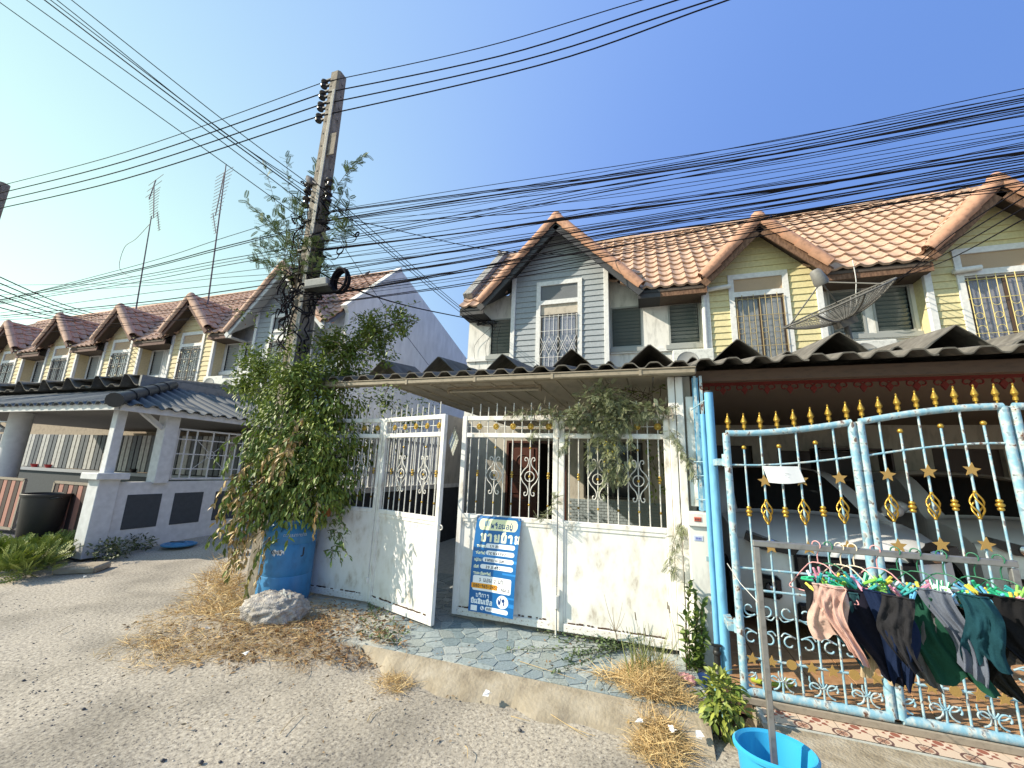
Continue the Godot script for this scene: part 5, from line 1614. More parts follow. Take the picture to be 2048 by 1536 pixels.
# ---------------------------------------------------------------- blue ornamental gate
func star_poly(c: Vector2, r: float, turn := 0.0) -> PackedVector2Array:
	var p := PackedVector2Array()
	for i in 10:
		var a := PI / 2 + turn + PI * i / 5.0
		p.append(c + Vector2(cos(a), sin(a)) * (r if i % 2 == 0 else r * 0.45))
	return p
func blue_leaf(label: String, x0: float, x1: float, z: float, tops: Callable, par: int, n: int) -> void:
	var t := thing("ornamental_gate_leaf", label, "gate", Vector3((x0 + x1) / 2, 0.05, z))
	var blue := mt("peeling_blue_paint", L(1, 1, 1), 0.5, "blue_peel", Vector3(1.3, 0.9, 1.3))
	var gold := mt("bright_gold", L(0.62, 0.38, 0.06), 0.3, "grain", g3(5.0), {"metal": 0.6})
	var tan_ := mt("tan_star_paint", L(0.42, 0.26, 0.075), 0.6, "grain", g3(5.0))
	var y0 := 0.07
	for x: float in [x0, x1]:
		var b := B.new()
		b.tube(PackedVector3Array([Vector3(x, y0, z), Vector3(x, tops.call(x), z)]), 0.026, 10)
		put(b, "stile", blue, t)
	var tp := B.new()
	var pts := []
	for i in 9: pts.append(Vector3(lerpf(x0, x1, i / 8.0), tops.call(lerpf(x0, x1, i / 8.0)), z))
	tp.tube(PackedVector3Array(pts), 0.024, 10)
	put(tp, "top_rail", blue, t)
	var bt := B.new()
	bt.tube(PackedVector3Array([Vector3(x0, y0, z), Vector3(x1, y0, z)]), 0.028, 10)
	put(bt, "bottom_rail", blue, t)
	var l2 := B.new()
	var q2 := []
	for i in 9: q2.append(Vector3(lerpf(x0, x1, i / 8.0), tops.call(lerpf(x0, x1, i / 8.0)) - 0.24, z))
	l2.tube(PackedVector3Array(q2), 0.008, 6)
	put(l2, "cross_rail", blue, t)
	for y: float in [0.86, 0.72, 0.28]:
		var l3 := B.new()
		l3.tube(PackedVector3Array([Vector3(x0, y, z), Vector3(x1, y, z)]), 0.009, 6)
		put(l3, "cross_rail", blue, t)
	for i in n:
		var x := lerpf(x0, x1, (i + 1.0) / (n + 1.0))
		var short_ := (i + par) % 2 == 0
		var ty: float = tops.call(x) - (0.12 if short_ else 0.02)
		var b := B.new()
		b.tube(PackedVector3Array([Vector3(x, y0, z), Vector3(x, ty, z)]), 0.0072, 7)
		var r := put(b, "rod", blue, t)
		var g := B.new()
		var ym := 1.27 + (tops.call(x) - 1.85) * 0.7 as float
		if short_:
			g.ball(Vector3(x, ty + 0.012, z), g3(0.017), 9, 6)
			for k in 3: g.ball(Vector3(x, ym - 0.025 + k * 0.025, z), Vector3(0.018, 0.013, 0.018) if k != 1 else Vector3(0.023, 0.015, 0.023), 9, 6)
		else:
			for k in 4:   # twisted basket
				var pp := []
				for j in 9:
					var f := j / 8.0
					var a := k * PI / 2 + f * PI * 0.9
					pp.append(Vector3(x, ym - 0.075 + f * 0.15, z) + Vector3(cos(a), 0, sin(a)) * (0.007 + 0.028 * sin(f * PI)))
				g.tube(PackedVector3Array(pp), 0.0055, 5)
			g.ball(Vector3(x, ym - 0.08, z), Vector3(0.011, 0.014, 0.011), 8, 5)
			g.ball(Vector3(x, ym + 0.08, z), Vector3(0.011, 0.014, 0.011), 8, 5)
			for sy: float in [0.22, -0.24]:
				var s := B.new()
				s.prism(star_poly(Vector2(x, ym + sy), 0.048, rf(-0.15, 0.15)), z + 0.009, z + 0.014)
				put(s, "star", tan_, r)
		put(g, "collar" if short_ else "basket", gold, r)
	# spear points along the top
	for i in n + 2:
		var x := lerpf(x0 + 0.02, x1 - 0.02, i / float(n + 1))
		var y: float = tops.call(x)
		var s := B.new()
		s.lathe([Vector2(0, 0.02), Vector2(0.007, 0.02), Vector2(0.007, 0.035), Vector2(0.016, 0.04), Vector2(0.016, 0.06), Vector2(0.011, 0.064), Vector2(0.013, 0.07), Vector2(0.023, 0.085), Vector2(0.019, 0.1), Vector2(0.009, 0.125), Vector2(0.005, 0.14), Vector2(0.008, 0.148), Vector2(0, 0.158)], 4, Transform3D(Basis(), Vector3(x, y, z)))
		put(s, "spear_point", gold, t)
	# scrolls: S pairs in the lower middle, and a row along the foot
	for i in range(0, n, 2):
		var x := lerpf(x0, x1, (i + 1.0) / (n + 1.0))
		var s := B.new()
		for sx: float in [-1.0, 1.0]:
			for sy: float in [-1.0, 1.0]:
				s.tube(spiral(Vector3(x + sx * 0.05, 0.5 + sy * 0.095, z + 0.004), 0.048, 0.016, atan2(-sy, -sx), atan2(-sy, -sx) + sx * sy * 5.0, Vector3.RIGHT, Vector3.UP), 0.006, 5)
				s.tube(smooth_path([Vector3(x + sx * 0.016, 0.5 + sy * 0.06, z + 0.004), Vector3(x + sx * 0.075, 0.5 + sy * 0.035, z + 0.004), Vector3(x + sx * 0.1, 0.5 + sy * 0.06, z + 0.004)], 4), 0.005, 5)
		put(s, "scroll", blue, t)
	for i in n + 1:
		var x := lerpf(x0, x1, (i + 0.5) / (n + 1.0))
		var s := B.new()
		var sg := 1.0 if i % 2 else -1.0
		s.tube(spiral(Vector3(x, 0.16, z + 0.004), 0.05, 0.015, -PI / 2, -PI / 2 + sg * 5.4, Vector3.RIGHT, Vector3.UP), 0.006, 5)
		s.tube(ring(Vector3(x + sg * 0.03, 0.21, z + 0.004), 0.05, Vector3.RIGHT, Vector3.UP, PI * 0.9, PI * 1.9, 8), 0.005, 5)
		put(s, "foot_scroll", blue, t)
		var m := B.new()
		if i % 3 == 2: m.lathe([Vector2(0, 0), Vector2(0.03, 0), Vector2(0.03, 0.005), Vector2(0, 0.005)], 16, Transform3D(Basis.from_euler(Vector3(PI / 2, 0, 0)), Vector3(x, 0.28, z + 0.012)))
		else: m.prism(star_poly(Vector2(x, 0.28), 0.04, rf(-0.2, 0.2)), z + 0.012, z + 0.017)
		put(m, "foot_disc" if i % 3 == 2 else "star", tan_, t)
func blue_gate() -> void:
	var z := -3.5
	blue_leaf("peeling blue gate leaf with the blank notice, hung on the blue pole", 0.575, 1.385, z, func(x: float) -> float: return 1.83 + 0.085 * pow(clampf((x - 0.7) / 0.7, 0, 1), 1.6), 0, 6)
	blue_leaf("peeling blue gate leaf rising beside the leaf with the notice", 1.435, 2.215, z, func(x: float) -> float: return 1.915 + 0.1 * sin(clampf((x - 1.43) / 0.78, 0, 1) * PI * 0.5), 1, 6)
	blue_leaf("peeling blue gate leaf past the rusty double stile", 2.27, 3.06, z, func(x: float) -> float: return 2.015 - 0.1 * (1 - cos(clampf((x - 2.27) / 0.78, 0, 1) * PI * 0.5)), 0, 6)
	var blue := mt("peeling_blue_paint", Color(), 0)
	var sky := mt("sky_blue_paint", L(0.17, 0.45, 0.7), 0.4, "grime", Vector3(2.0, 0.6, 2.0))
	# gate track
	var tr := B.new()
	tr.cbox(Vector3(2.2, 0.02, -3.5), Vector3(3.3, 0.045, 0.05), 0.006)
	single(tr, "gate_track", mt("rusty_frame", Color(), 0), "rusty steel threshold bar under the blue gate", "rail")
	# paired blue poles and the slim frame beside the pillar
	var pp := thing("blue_pole", "bright blue steel pole with an end cap beside the white pillar", "pole", Vector3(0.5, 0, -3.76))
	for q in [[0.505, -3.755, 0.035, 2.2], [0.455, -3.80, 0.022, 2.02]]:
		var b := B.new()
		b.tube(PackedVector3Array([Vector3(q[0], -0.02, q[1]), Vector3(q[0], q[3], q[1])]), q[2], 14)
		put(b, "tube", sky, pp)
	var c := B.new()
	c.lathe([Vector2(0, 2.2), Vector2(0.037, 2.2), Vector2(0.037, 2.212), Vector2(0, 2.214)], 14, Transform3D(Basis(), Vector3(0.505, 0, -3.755)))
	put(c, "end_cap", mt("dark_clamp", Color(), 0), pp)
	for y: float in [1.58, 0.42]:
		var h := B.new()
		h.lathe([Vector2(0, 0), Vector2(0.018, 0), Vector2(0.018, 0.09), Vector2(0, 0.09)], 10, Transform3D(Basis(), Vector3(0.555, y, -3.52)))
		h.box(Vector3(0.525, y + 0.03, -3.63), Vector3(0.05, 0.05, 0.22))
		put(h, "hinge", blue, pp)
	var sf := thing("side_frame", "slim blue steel side frame behind the bright blue pole", "frame", Vector3(0.46, 1.15, -3.95))
	var f := B.new()
	for x: float in [0.425, 0.475]: f.bar(Vector3(x, 1.2, -3.98), Vector3(x, 2.4, -3.98), 0.022, 0.022)
	for y: float in [1.3, 1.62, 1.5]: f.tube(PackedVector3Array([Vector3(0.38, y, -3.96), Vector3(0.51, y, -3.9)]), 0.006, 5)
	f.tube(PackedVector3Array([Vector3(0.38, 2.08, -3.95), Vector3(0.505, 2.16, -3.78)]), 0.006, 5)
	put(f, "bars", blue, sf)
	var bd := B.new()
	bd.bar(Vector3(0.435, 1.2, -4.06), Vector3(0.435, 2.4, -4.06), 0.05, 0.03)
	put(bd, "board", sky, sf)
	# notice sheet tied to the bars
	var n := B.new()
	for i in 8:
		var g := func(k: int, v: float) -> Vector3:
			var u := k / 8.0
			return Vector3(lerpf(0.80, 1.03, u) + v * 0.028, 1.585 - v * (0.115 - 0.008 * u) - 0.012 * v * sin(u * PI) + 0.006 * u, -3.482 + 0.012 * sin(u * 4.0) + v * 0.01)
		n.quad(g.call(i, 1.0), g.call(i + 1, 1.0), g.call(i + 1, 0.0), g.call(i, 0.0))
	var no_ := single(n, "paper_notice", mt("paper", L(0.82, 0.83, 0.84), 0.8, "", Vector3.ONE, {"back": L(0.3, 0.3, 0.3)}), "white paper notice with faint print tied to the blue gate", "notice")
	var pr := B.new()
	for k in 4: pr.quad(Vector3(0.86, 1.535 - k * 0.014, -3.474), Vector3(0.86 + 0.1 - 0.02 * (k % 2), 1.535 - k * 0.014, -3.466), Vector3(0.86 + 0.1 - 0.02 * (k % 2), 1.539 - k * 0.014, -3.466), Vector3(0.86, 1.539 - k * 0.014, -3.474))
	put(pr, "print", mt("faint_ink", L(0.5, 0.51, 0.53), 0.8), no_)

# ---------------------------------------------------------------- utility poles
func insulator(b: B, p: Vector3, s := 1.0) -> void:
	b.lathe([Vector2(0, -0.05), Vector2(0.042, -0.05), Vector2(0.045, -0.03), Vector2(0.026, -0.012), Vector2(0.026, 0.012), Vector2(0.045, 0.03), Vector2(0.042, 0.05), Vector2(0, 0.05)], 12, Transform3D(Basis().scaled(g3(s)), p))
func pole_shaft(x: float, z: float, h: float, w0: float, w1: float, y0: float) -> B:
	var b := B.new()
	var n := 12
	for i in n:
		var a := lerpf(w0, w1, float(i) / n) / 2
		var c := lerpf(w0, w1, float(i + 1) / n) / 2
		var ya := lerpf(y0, h, float(i) / n)
		var yb := lerpf(y0, h, float(i + 1) / n)
		var oct := func(r: float, y: float) -> Array:
			var e := 0.028
			return [Vector3(x + r, y, z + r - e), Vector3(x + r - e, y, z + r), Vector3(x - r + e, y, z + r), Vector3(x - r, y, z + r - e), Vector3(x - r, y, z - r + e), Vector3(x - r + e, y, z - r), Vector3(x + r - e, y, z - r), Vector3(x + r, y, z - r + e)]
		var p: Array = oct.call(a, ya)
		var q: Array = oct.call(c, yb)
		for k in 8:
			var k2 := (k + 1) % 8
			b.quad(p[k2], p[k], q[k], q[k2])
		if i == n - 1:
			for k in 8: b.tri(q[(k + 1) % 8], q[k], Vector3(x, h + 0.05, z))
	return b
func utility_poles() -> void:
	var conc := mt("pole_concrete", L(1, 1, 1), 0.9, "pole", Vector3(0.9, 0.5, 0.9), {"bump": "bump_fine", "depth": 0.4})
	var steel := mt("dark_galvanised", L(0.07, 0.072, 0.075), 0.5, "grime", g3(3.0), {"metal": 0.5})
	var porc := mt("brown_porcelain", L(0.035, 0.028, 0.026), 0.25)
	var X := -4.3
	var Z := -3.9
	var t := thing("utility_pole", "tall square concrete utility pole overgrown with climbers and cables", "utility pole", Vector3(X, -0.05, Z))
	put(pole_shaft(X, Z, 7.28, 0.27, 0.175, -0.1), "shaft", conc, t)
	var hl := B.new()
	for i in 22:
		var y := 2.6 + i * 0.21
		var r := lerpf(0.27, 0.175, y / 7.3) / 2
		hl.lathe([Vector2(0, 0), Vector2(0.013, 0), Vector2(0.013, 0.003), Vector2(0, 0.003)], 8, Transform3D(Basis.from_euler(Vector3(PI / 2, 0, 0)), Vector3(X - 0.03, y, Z + r)))
		hl.lathe([Vector2(0, 0), Vector2(0.011, 0), Vector2(0.011, 0.003), Vector2(0, 0.003)], 8, Transform3D(Basis.from_euler(Vector3(0, 0, -PI / 2)), Vector3(X + r, y + 0.07, Z)))
	put(hl, "bolt_holes", mt("hole_dark", L(0.02, 0.02, 0.02), 0.9), t)
	var cd := B.new()
	for k in 3: cd.tube(PackedVector3Array([Vector3(X + 0.11 - k * 0.024, 0.5, Z + 0.15), Vector3(X + 0.098 - k * 0.02, 4.0, Z + 0.13), Vector3(X + 0.08 - k * 0.017, 6.9, Z + 0.108)]), 0.011, 6)
	put(cd, "down_cable", mt("pale_conduit", L(0.42, 0.4, 0.35), 0.6, "grime", g3(3.0)), t)
	for i in 4:
		var y := 7.19 - i * 0.205
		var b := B.new()
		b.box(Vector3(X - 0.14, y - 0.02, Z + 0.07), Vector3(0.14, 0.02, 0.035))
		b.box(Vector3(X - 0.14, y - 0.12, Z + 0.07), Vector3(0.14, 0.02, 0.035))
		b.tube(PackedVector3Array([Vector3(X - 0.19, y - 0.14, Z + 0.07), Vector3(X - 0.19, y + 0.01, Z + 0.07)]), 0.008, 6)
		var k := put(b, "bracket", steel, t)
		var s := B.new()
		insulator(s, Vector3(X - 0.19, y - 0.07, Z + 0.07), 1.1)
		put(s, "insulator", porc, k)
	for s: float in [-1.0, 1.0]:
		for i in 2:
			var y := 5.32 - i * 0.22
			var b := B.new()
			b.box(Vector3(X + s * 0.15, y - 0.06, Z + 0.06), Vector3(0.12, 0.02, 0.03))
			b.box(Vector3(X + s * 0.15, y + 0.06, Z + 0.06), Vector3(0.12, 0.02, 0.03))
			b.tube(PackedVector3Array([Vector3(X + s * 0.19, y - 0.1, Z + 0.06), Vector3(X + s * 0.19, y + 0.1, Z + 0.06)]), 0.012, 6)
			var k := put(b, "bracket", steel, t)
			var q := B.new()
			insulator(q, Vector3(X + s * 0.19, y, Z + 0.06), 1.3)
			put(q, "insulator", porc, k)
	var pl := B.new()
	pl.cbox(Vector3(X + 0.155, 5.95, Z + 0.09), Vector3(0.13, 0.36, 0.015), 0.003)
	put(pl, "number_plate", conc, t)
	for y in [4.75, 4.3, 3.95, 3.72]:
		var b := B.new()
		var r := lerpf(0.27, 0.175, y / 7.3) / 2 + 0.012
		b.tube(PackedVector3Array([Vector3(X - r, y, Z - r), Vector3(X + r, y, Z - r), Vector3(X + r, y, Z + r), Vector3(X - r, y, Z + r), Vector3(X - r, y, Z - r)]), 0.018, 5)
		put(b, "strap", steel, t)
	# things fixed to the pole
	var jb := thing("junction_box", "grey metal junction box strapped to the concrete pole", "box", zp(640, 570, Z + 0.2))
	var b1 := B.new()
	b1.cbox(zp(640, 570, Z + 0.17), Vector3(0.3, 0.11, 0.2), 0.012, Basis.from_euler(Vector3(0.1, 0.2, 0.12)))
	put(b1, "case", mt("grey_case", L(0.4, 0.39, 0.36), 0.5, "grime", g3(3.0)), jb)
	var b2 := B.new()
	b2.box(zp(642, 578, Z + 0.17), Vector3(0.33, 0.03, 0.23), Basis.from_euler(Vector3(0.1, 0.2, 0.12)))
	put(b2, "base_plate", steel, jb)
	var co := B.new()
	for k in 5: co.tube(ring(zp(686, 565, Z + 0.12) + Vector3(0, 0, 0.02 * k), 0.135 + 0.012 * (k % 3), Vector3(0.85, 0.25, 0.2).normalized(), Vector3(-0.25, 0.95, 0).normalized(), 0, TAU, 22), 0.014, 6)
	single(co, "cable_coil", mt("black_cable", L(0.014, 0.013, 0.017), 0.85, "", Vector3.ONE, {"spec": 0.15}), "thick coil of spare black cable hanging by the junction box", "cable coil")
	for q in [[714, 470, 0.03, -0.12], [680, 502, 0.05, -0.2]]:
		var c := B.new()
		var p := zp(q[0], q[1], Z + 0.1)
		for k in 3: c.tube(ring(p + Vector3(0.01 * k, 0, 0.01 * k), q[2], Vector3.RIGHT, Vector3(0.2, 1, 0).normalized(), 0, TAU, 14), 0.006, 5)
		c.tube(smooth_path([p + Vector3(0, -q[2], 0), p + Vector3(-0.1, -q[2] - 0.06, 0), Vector3(X + 0.14, p.y + 0.05, Z + 0.1)], 5), 0.006, 5)
		single(c, "cable_loop", mt("black_cable", Color(), 0), "small loop of slack cable dangling from the pole", "cable loop", "slack cable loops")
	# tangle of cables and dead stems at the waist of the pole
	var tg := B.new()
	for i in 84:
		var p := []
		var y := rf(3.0, 5.4) if i < 60 else rf(3.55, 3.95)
		var a := rf(0, TAU)
		var r := rf(0.14, 0.24) if i < 60 else rf(0.15, 0.34)
		for k in 5:
			p.append(Vector3(X + cos(a) * r, y, Z + absf(sin(a)) * r))
			a += rf(-0.7, 0.7); y -= rf(-0.03, 0.16); r = clampf(r + rf(-0.05, 0.06), 0.14, 0.36)
		tg.tube(smooth_path(p, 4), rf(0.004, 0.011), 5)
	single(tg, "cable_tangle", mt("black_cable", Color(), 0), "tangle of dark cables wound round the waist of the pole", "cables")
	# second pole far along the street
	var p2 := Vector3(-13.55, -0.1, -3.85)
	var t2 := thing("utility_pole", "bare concrete utility pole rising beyond the terrace roofs", "utility pole", p2)
	put(pole_shaft(p2.x, p2.z, 7.36, 0.27, 0.18, -0.1), "shaft", conc, t2)
	var s2 := B.new()
	for i in 4: insulator(s2, Vector3(p2.x + 0.12, 7.2 - i * 0.205, p2.z + 0.1), 1.0)
	put(s2, "insulators", porc, t2)

# ---------------------------------------------------------------- cables
func cable(pts: Array, r: float, label: String, group: String, m: Material = null) -> void:
	var b := B.new()
	b.tube(smooth_path(pts, 7), r, 6)
	single(b, "overhead_cable", m if m else mt("black_cable", Color(), 0), label, "cable", group)
func cables() -> void:
	var Z := -3.9
	# four line wires at the top of the pole, both ways along the street
	var right := [[660, 160, 694, 166, 960, 96, 1287, -1], [657, 184, 675, 181, 1000, 112, 1345, 3], [652, 207, 671, 203, 1040, 122, 1420, 1], [648, 229, 668, 224, 1080, 130, 1462, -2]]
	var left := [[660, 161, 480, 232, 342, 273, 18, 369], [657, 184, 512, 242, 340, 297, 17, 386], [652, 207, 470, 280, 300, 330, 0, 403], [648, 229, 450, 309, 300, 350, 0, 419]]
	for i in 4:
		var r: Array = right[i]
		var x := -4.47
		var y := 7.12 - i * 0.205
		var e := zp(r[6], r[7], Z)
		var m := zp(r[4], r[5], Z)
		cable([Vector3(x, y, Z + 0.1), m, e, e + (e - m) * 1.6], 0.0085 if i else 0.006, "heavy line wire from the pole's top insulators, running over the street", "line wires on the top insulators")
		var l: Array = left[i]
		var far := Vector3(-13.4, 7.2 - i * 0.2, -3.75)
		var a := Vector3(x, y, Z + 0.1)
		var mid := a.lerp(far, 0.5) + Vector3(0, -0.16, 0)
		cable([a, mid, far], 0.009 if i else 0.006, "heavy line wire slung between the two concrete poles", "line wires between the two poles")
	# cables from the pole across the street
	for q in [[0, 5, 454, 330, 598, 434], [53, 0, 342, 208, 612, 410], [89, 0, 386, 226, 614, 392], [101, 0, 400, 228, 616, 388], [114, 0, 437, 257, 625, 383], [143, 0, 454, 246, 619, 369]]:
		var a := zp(q[4], q[5], Z + 0.1)
		var e := yp(q[0], q[1], 7.3)
		var d := ray(q[2], q[3])
		# the middle point lies on the seen line, at the height of the straight span
		var best := a.lerp(e, 0.25)
		var k := (best - CAM).length() / d.length()
		cable([a, CAM + d * k, e, e + (e - a) * 0.3], 0.0075 if q[0] == 89 else 0.0055, "thin cable running from the pole's waist over the road", "cables crossing the road")
	# right hand bundle along the house fronts
	var R := [[693, 416, 1240, 331, 2048, 177, 3.0], [690, 419, 1240, 347, 2048, 196, 5.0], [690, 421, 1240, 350, 2048, 200, 4.0], [672, 438, 1240, 355, 2048, 213, 6.5], [672, 440, 1240, 357, 2048, 218, 4.0], [728, 435, 1240, 368, 2048, 204, 3.5], [722, 440, 1240, 393, 2048, 262, 2.2], [645, 482, 1240, 366, 2048, 232, 3.8], [690, 477, 1240, 378, 2048, 224, 3.8], [737, 448, 1240, 412, 2048, 292, 4.0],
		[681, 494, 1240, 420, 2048, 304, 6.5], [681, 496, 1240, 423, 2048, 307, 5.0], [681, 497, 1240, 426, 2048, 296, 3.5], [669, 517, 1240, 440, 2048, 288, 3.2], [652, 541, 1240, 446, 2048, 312, 3.8], [652, 545, 1240, 450, 2048, 318, 4.5], [690, 552, 1240, 457, 2048, 322, 3.4], [690, 556, 1240, 462, 2048, 334, 4.2], [700, 558, 1240, 466, 2048, 328, 3.2],
		[728, 576, 1240, 474, 2048, 342, 5.5], [720, 574, 1240, 481, 2048, 338, 4.0], [713, 580, 1240, 492, 2048, 352, 5.5], [713, 598, 1240, 508, 2048, 350, 4.2], [645, 608, 1240, 520, 2048, 362, 4.0], [640, 590, 1240, 500, 2048, 366, 3.2], [660, 560, 1240, 470, 2048, 372, 3.2], [669, 530, 1240, 452, 2048, 380, 3.0]]
	for i in 16: R.append([rf(655, 720), 425 + i * 11 + rf(-6, 6), 1240, 338 + i * 11 + rf(-7, 7), 2048, 185 + i * 12 + rf(-14, 14), rf(1.8, 2.8)])
	for i in R.size():
		var q: Array = R[i]
		var z := Z + 0.05 + 0.03 * (i % 5)
		var a := zp(q[0], q[1], z)
		var m := zp(q[2], q[3], z)
		var e := zp(q[4], q[5], z)
		var root := Vector3(-4.3 + 0.13, a.y + 0.02, z)
		var p1 := a.lerp(m, 0.5) + Vector3(0, rf(-0.035, -0.005), rf(-0.03, 0.03))
		var p2 := m.lerp(e, 0.5) + Vector3(0, rf(-0.04, 0.005), rf(-0.03, 0.03))
		cable([root, a, p1, m, p2, e, e + (e - m) * 0.8], q[6] * 0.00118, "black cable of the sagging bundle strung along the house fronts", "bundle of cables along the house fronts")
	# left hand bundle
	var Lf := [[612, 424, 437, 479, 290, 526, 0, 602, 2.4], [594, 457, 437, 496, 281, 537, 0, 600, 4.0], [594, 460, 437, 500, 281, 540, 0, 604, 3.4], [594, 494, 437, 521, 281, 551, 0, 599, 2.8], [590, 500, 437, 527, 281, 556, 0, 606, 2.2], [587, 507, 437, 533, 281, 563, 0, 608, 2.8], [578, 530, 437, 548, 281, 566, 31, 570, 2.0], [578, 546, 437, 556, 281, 572, 0, 590, 2.0], [578, 554, 437, 570, 281, 588, 0, 626, 2.4], [594, 560, 437, 584, 281, 605, 0, 632, 4.0],
		[600, 566, 437, 592, 281, 610, 0, 636, 2.4], [625, 579, 437, 605, 281, 625, 0, 640, 2.4], [640, 597, 437, 628, 281, 648, 0, 672, 2.2], [640, 607, 437, 634, 281, 645, 0, 657, 2.2], [600, 590, 437, 612, 281, 632, 0, 655, 2.0]]
	for i in Lf.size():
		var q: Array = Lf[i]
		var z := Z + 0.03 * (i % 4)
		var a := zp(q[0], q[1], z)
		var e := zp(q[6], q[7], z)
		var m := zp(q[2], q[3], z)
		var m2 := zp(q[4], q[5], z)
		cable([Vector3(-4.42, a.y + 0.03, z), a, m, m2, e, e + (e - m2) * 0.25], q[8] * 0.0017, "dark cable strung low past the cream terrace houses", "cables along the terrace")
	for i in 6:
		var a := zp(-20, 545 + i * 13, -3.9)
		var e := zp(205 - i * 9, 632 + i * 2, -8.0)
		cable([a, a.lerp(e, 0.5) + Vector3(0, -0.1, 0), e], 0.012, "service cable slanting down to the terrace eaves", "service cables to the terrace")
	# drop cables to the end house
	for q in [[672, 398, 918, 611, 985, 650], [676, 416, 921, 618, 975, 648], [678, 424, 936, 636, 990, 652], [700, 440, 992, 501, 1240, 512]]:
		var a := zp(q[0], q[1], Z)
		var hit: bool = q[4] == 1240
		var e := zp(q[4], q[5], -7.9 if hit else -8.5)
		var m := zp(q[2], q[3], -6.4 if hit else -7.6)
		cable([Vector3(-4.1, a.y, Z), a, m, e], 0.006, "thin drop cable sloping from the pole to the slate blue house", "drop cables to the slate blue house")
	var th := [Vector3(-4.15, zp(646, 541, Z).y, Z), zp(700, 575, -4.4), zp(816, 612, -6.0), zp(950, 640, -8.3), zp(985, 650, -8.5)]
	cable(th, 0.011, "thick drooping service cable ending at the slate blue house", "")
	cable([zp(678, 479, Z), zp(760, 600, -5.0), zp(857, 730, -6.5)], 0.004, "fine wire slanting down behind the ridged awning", "")
	for i in 3: cable([zp(985 + i * 8, 652, -8.52), zp(950 + i * 22, 690, -8.55), zp(952 + i * 24, 730, -8.56)], 0.004, "fine cable running down the white wall of the slate blue house", "wall cables")
	# service drops at the second yellow house
	for i in 4: cable([zp(2060, 365 + i * 22, -4.0), zp(1890, 480 + i * 14, -6.5), zp(1795 - i * 14, 566 + i * 2, -8.45)], 0.006, "service cable slanting to the eaves by the satellite dish", "service cables by the dish")
	cable([zp(1705, 520, -8.0), zp(1712, 560, -8.02), zp(1712, 590, -8.1), zp(1716, 620, -8.3)], 0.008, "white flex looped over the tiled eave", "", mt("white_flex", L(0.6, 0.6, 0.58), 0.5))

# ---------------------------------------------------------------- aerials, dish, birds, air conditioners
func aerial(label: String, foot: Vector3, top: Vector3, kinked: bool) -> void:
	var t := thing("tv_aerial", label, "aerial", foot)
	var m := mt("aerial_metal", L(0.14, 0.12, 0.14), 0.7)
	var b := B.new()
	b.tube(PackedVector3Array([foot, foot.lerp(top, 0.7), top]), 0.028, 6, 0.018)
	put(b, "mast", m, t)
	var ux := Vector3(0.96, -0.12, 0.25).normalized()
	var boom := B.new()
	var b0 := top + Vector3(-0.3, 1.35, 0) if kinked else top + Vector3(0, -0.3, 0)
	var b1 := top + Vector3(0.15, -0.1, 0) if kinked else top + Vector3(0, -2.0, 0)
	boom.tube(PackedVector3Array([b0, b1]), 0.018, 6)
	if kinked: boom.tube(PackedVector3Array([b0 + Vector3(0.02, 0.25, 0), b0 + Vector3(-0.1, -0.55, 0)]), 0.02, 6)
	put(boom, "boom", m, t)
	var n := 13
	for i in n:
		var f := i / float(n - 1)
		var c := b0.lerp(b1, f)
		var w := lerpf(0.85, 0.42, pow(f, 0.5)) if i > 0 else 0.7
		if kinked and i < 3: c = b0 + Vector3(0.02, 0.25 - i * 0.27, 0); w = 0.85
		var e := B.new()
		e.tube(PackedVector3Array([c - ux * w, c + ux * w]), 0.008, 5)
		put(e, "rod", m, t)
	var sm := B.new()
	var c2 := b1 + (Vector3(0.3, -0.1, 0) if kinked else Vector3(0, -0.2, 0))
	sm.tube(PackedVector3Array([c2 + Vector3(-0.15, 0.3, 0), c2 + Vector3(0.2, -0.5, 0)]), 0.014, 5)
	for i in 8: sm.tube(PackedVector3Array([c2 + Vector3(-0.15, 0.3, 0).lerp(Vector3(0.2, -0.5, 0), i / 7.0) - ux * 0.17, c2 + Vector3(-0.15, 0.3, 0).lerp(Vector3(0.2, -0.5, 0), i / 7.0) + ux * 0.17]), 0.007, 5)
	put(sm, "small_array", m, t)
	if kinked:
		var lp := B.new()
		var a := top + Vector3(0, -0.35, 0)
		lp.tube(smooth_path([a, a + Vector3(-0.6, -0.5, 0), a + Vector3(-1.15, -0.75, 0), a + Vector3(-1.2, -1.5, 0), a + Vector3(-0.75, -1.9, 0), a + Vector3(-0.15, -2.1, 0)], 6), 0.009, 5)
		put(lp, "loose_lead", m, t)
func bird(p: Vector3, turn: float) -> void:
	var b := B.new()
	var k := Basis.from_euler(Vector3(0, turn, 0))
	b.lathe([Vector2(0, -0.11), Vector2(0.028, -0.08), Vector2(0.05, -0.02), Vector2(0.052, 0.03), Vector2(0.032, 0.075), Vector2(0.026, 0.09), Vector2(0.033, 0.11), Vector2(0.026, 0.135), Vector2(0, 0.145)], 10, Transform3D(k * Basis.from_euler(Vector3(0, 0, -0.75)), p + Vector3(0, 0.1, 0)))
	b.box(p + k * Vector3(-0.14, 0.01, 0), Vector3(0.13, 0.015, 0.04), k * Basis.from_euler(Vector3(0, 0, 0.65)))
	b.prism(PackedVector2Array([Vector2(0.115, 0.18), Vector2(0.155, 0.185), Vector2(0.115, 0.195)]), -0.006, 0.006, Transform3D(k, p))
	for s: float in [-0.02, 0.02]: b.tube(PackedVector3Array([p + k * Vector3(0, 0.06, s), p + k * Vector3(0.01, 0, s)]), 0.004, 4)
	single(b, "pigeon", mt("pigeon_grey", L(0.13, 0.12, 0.13), 0.8, "grain", g3(8.0)), "small grey pigeon perched high up", "bird", "perched pigeons")
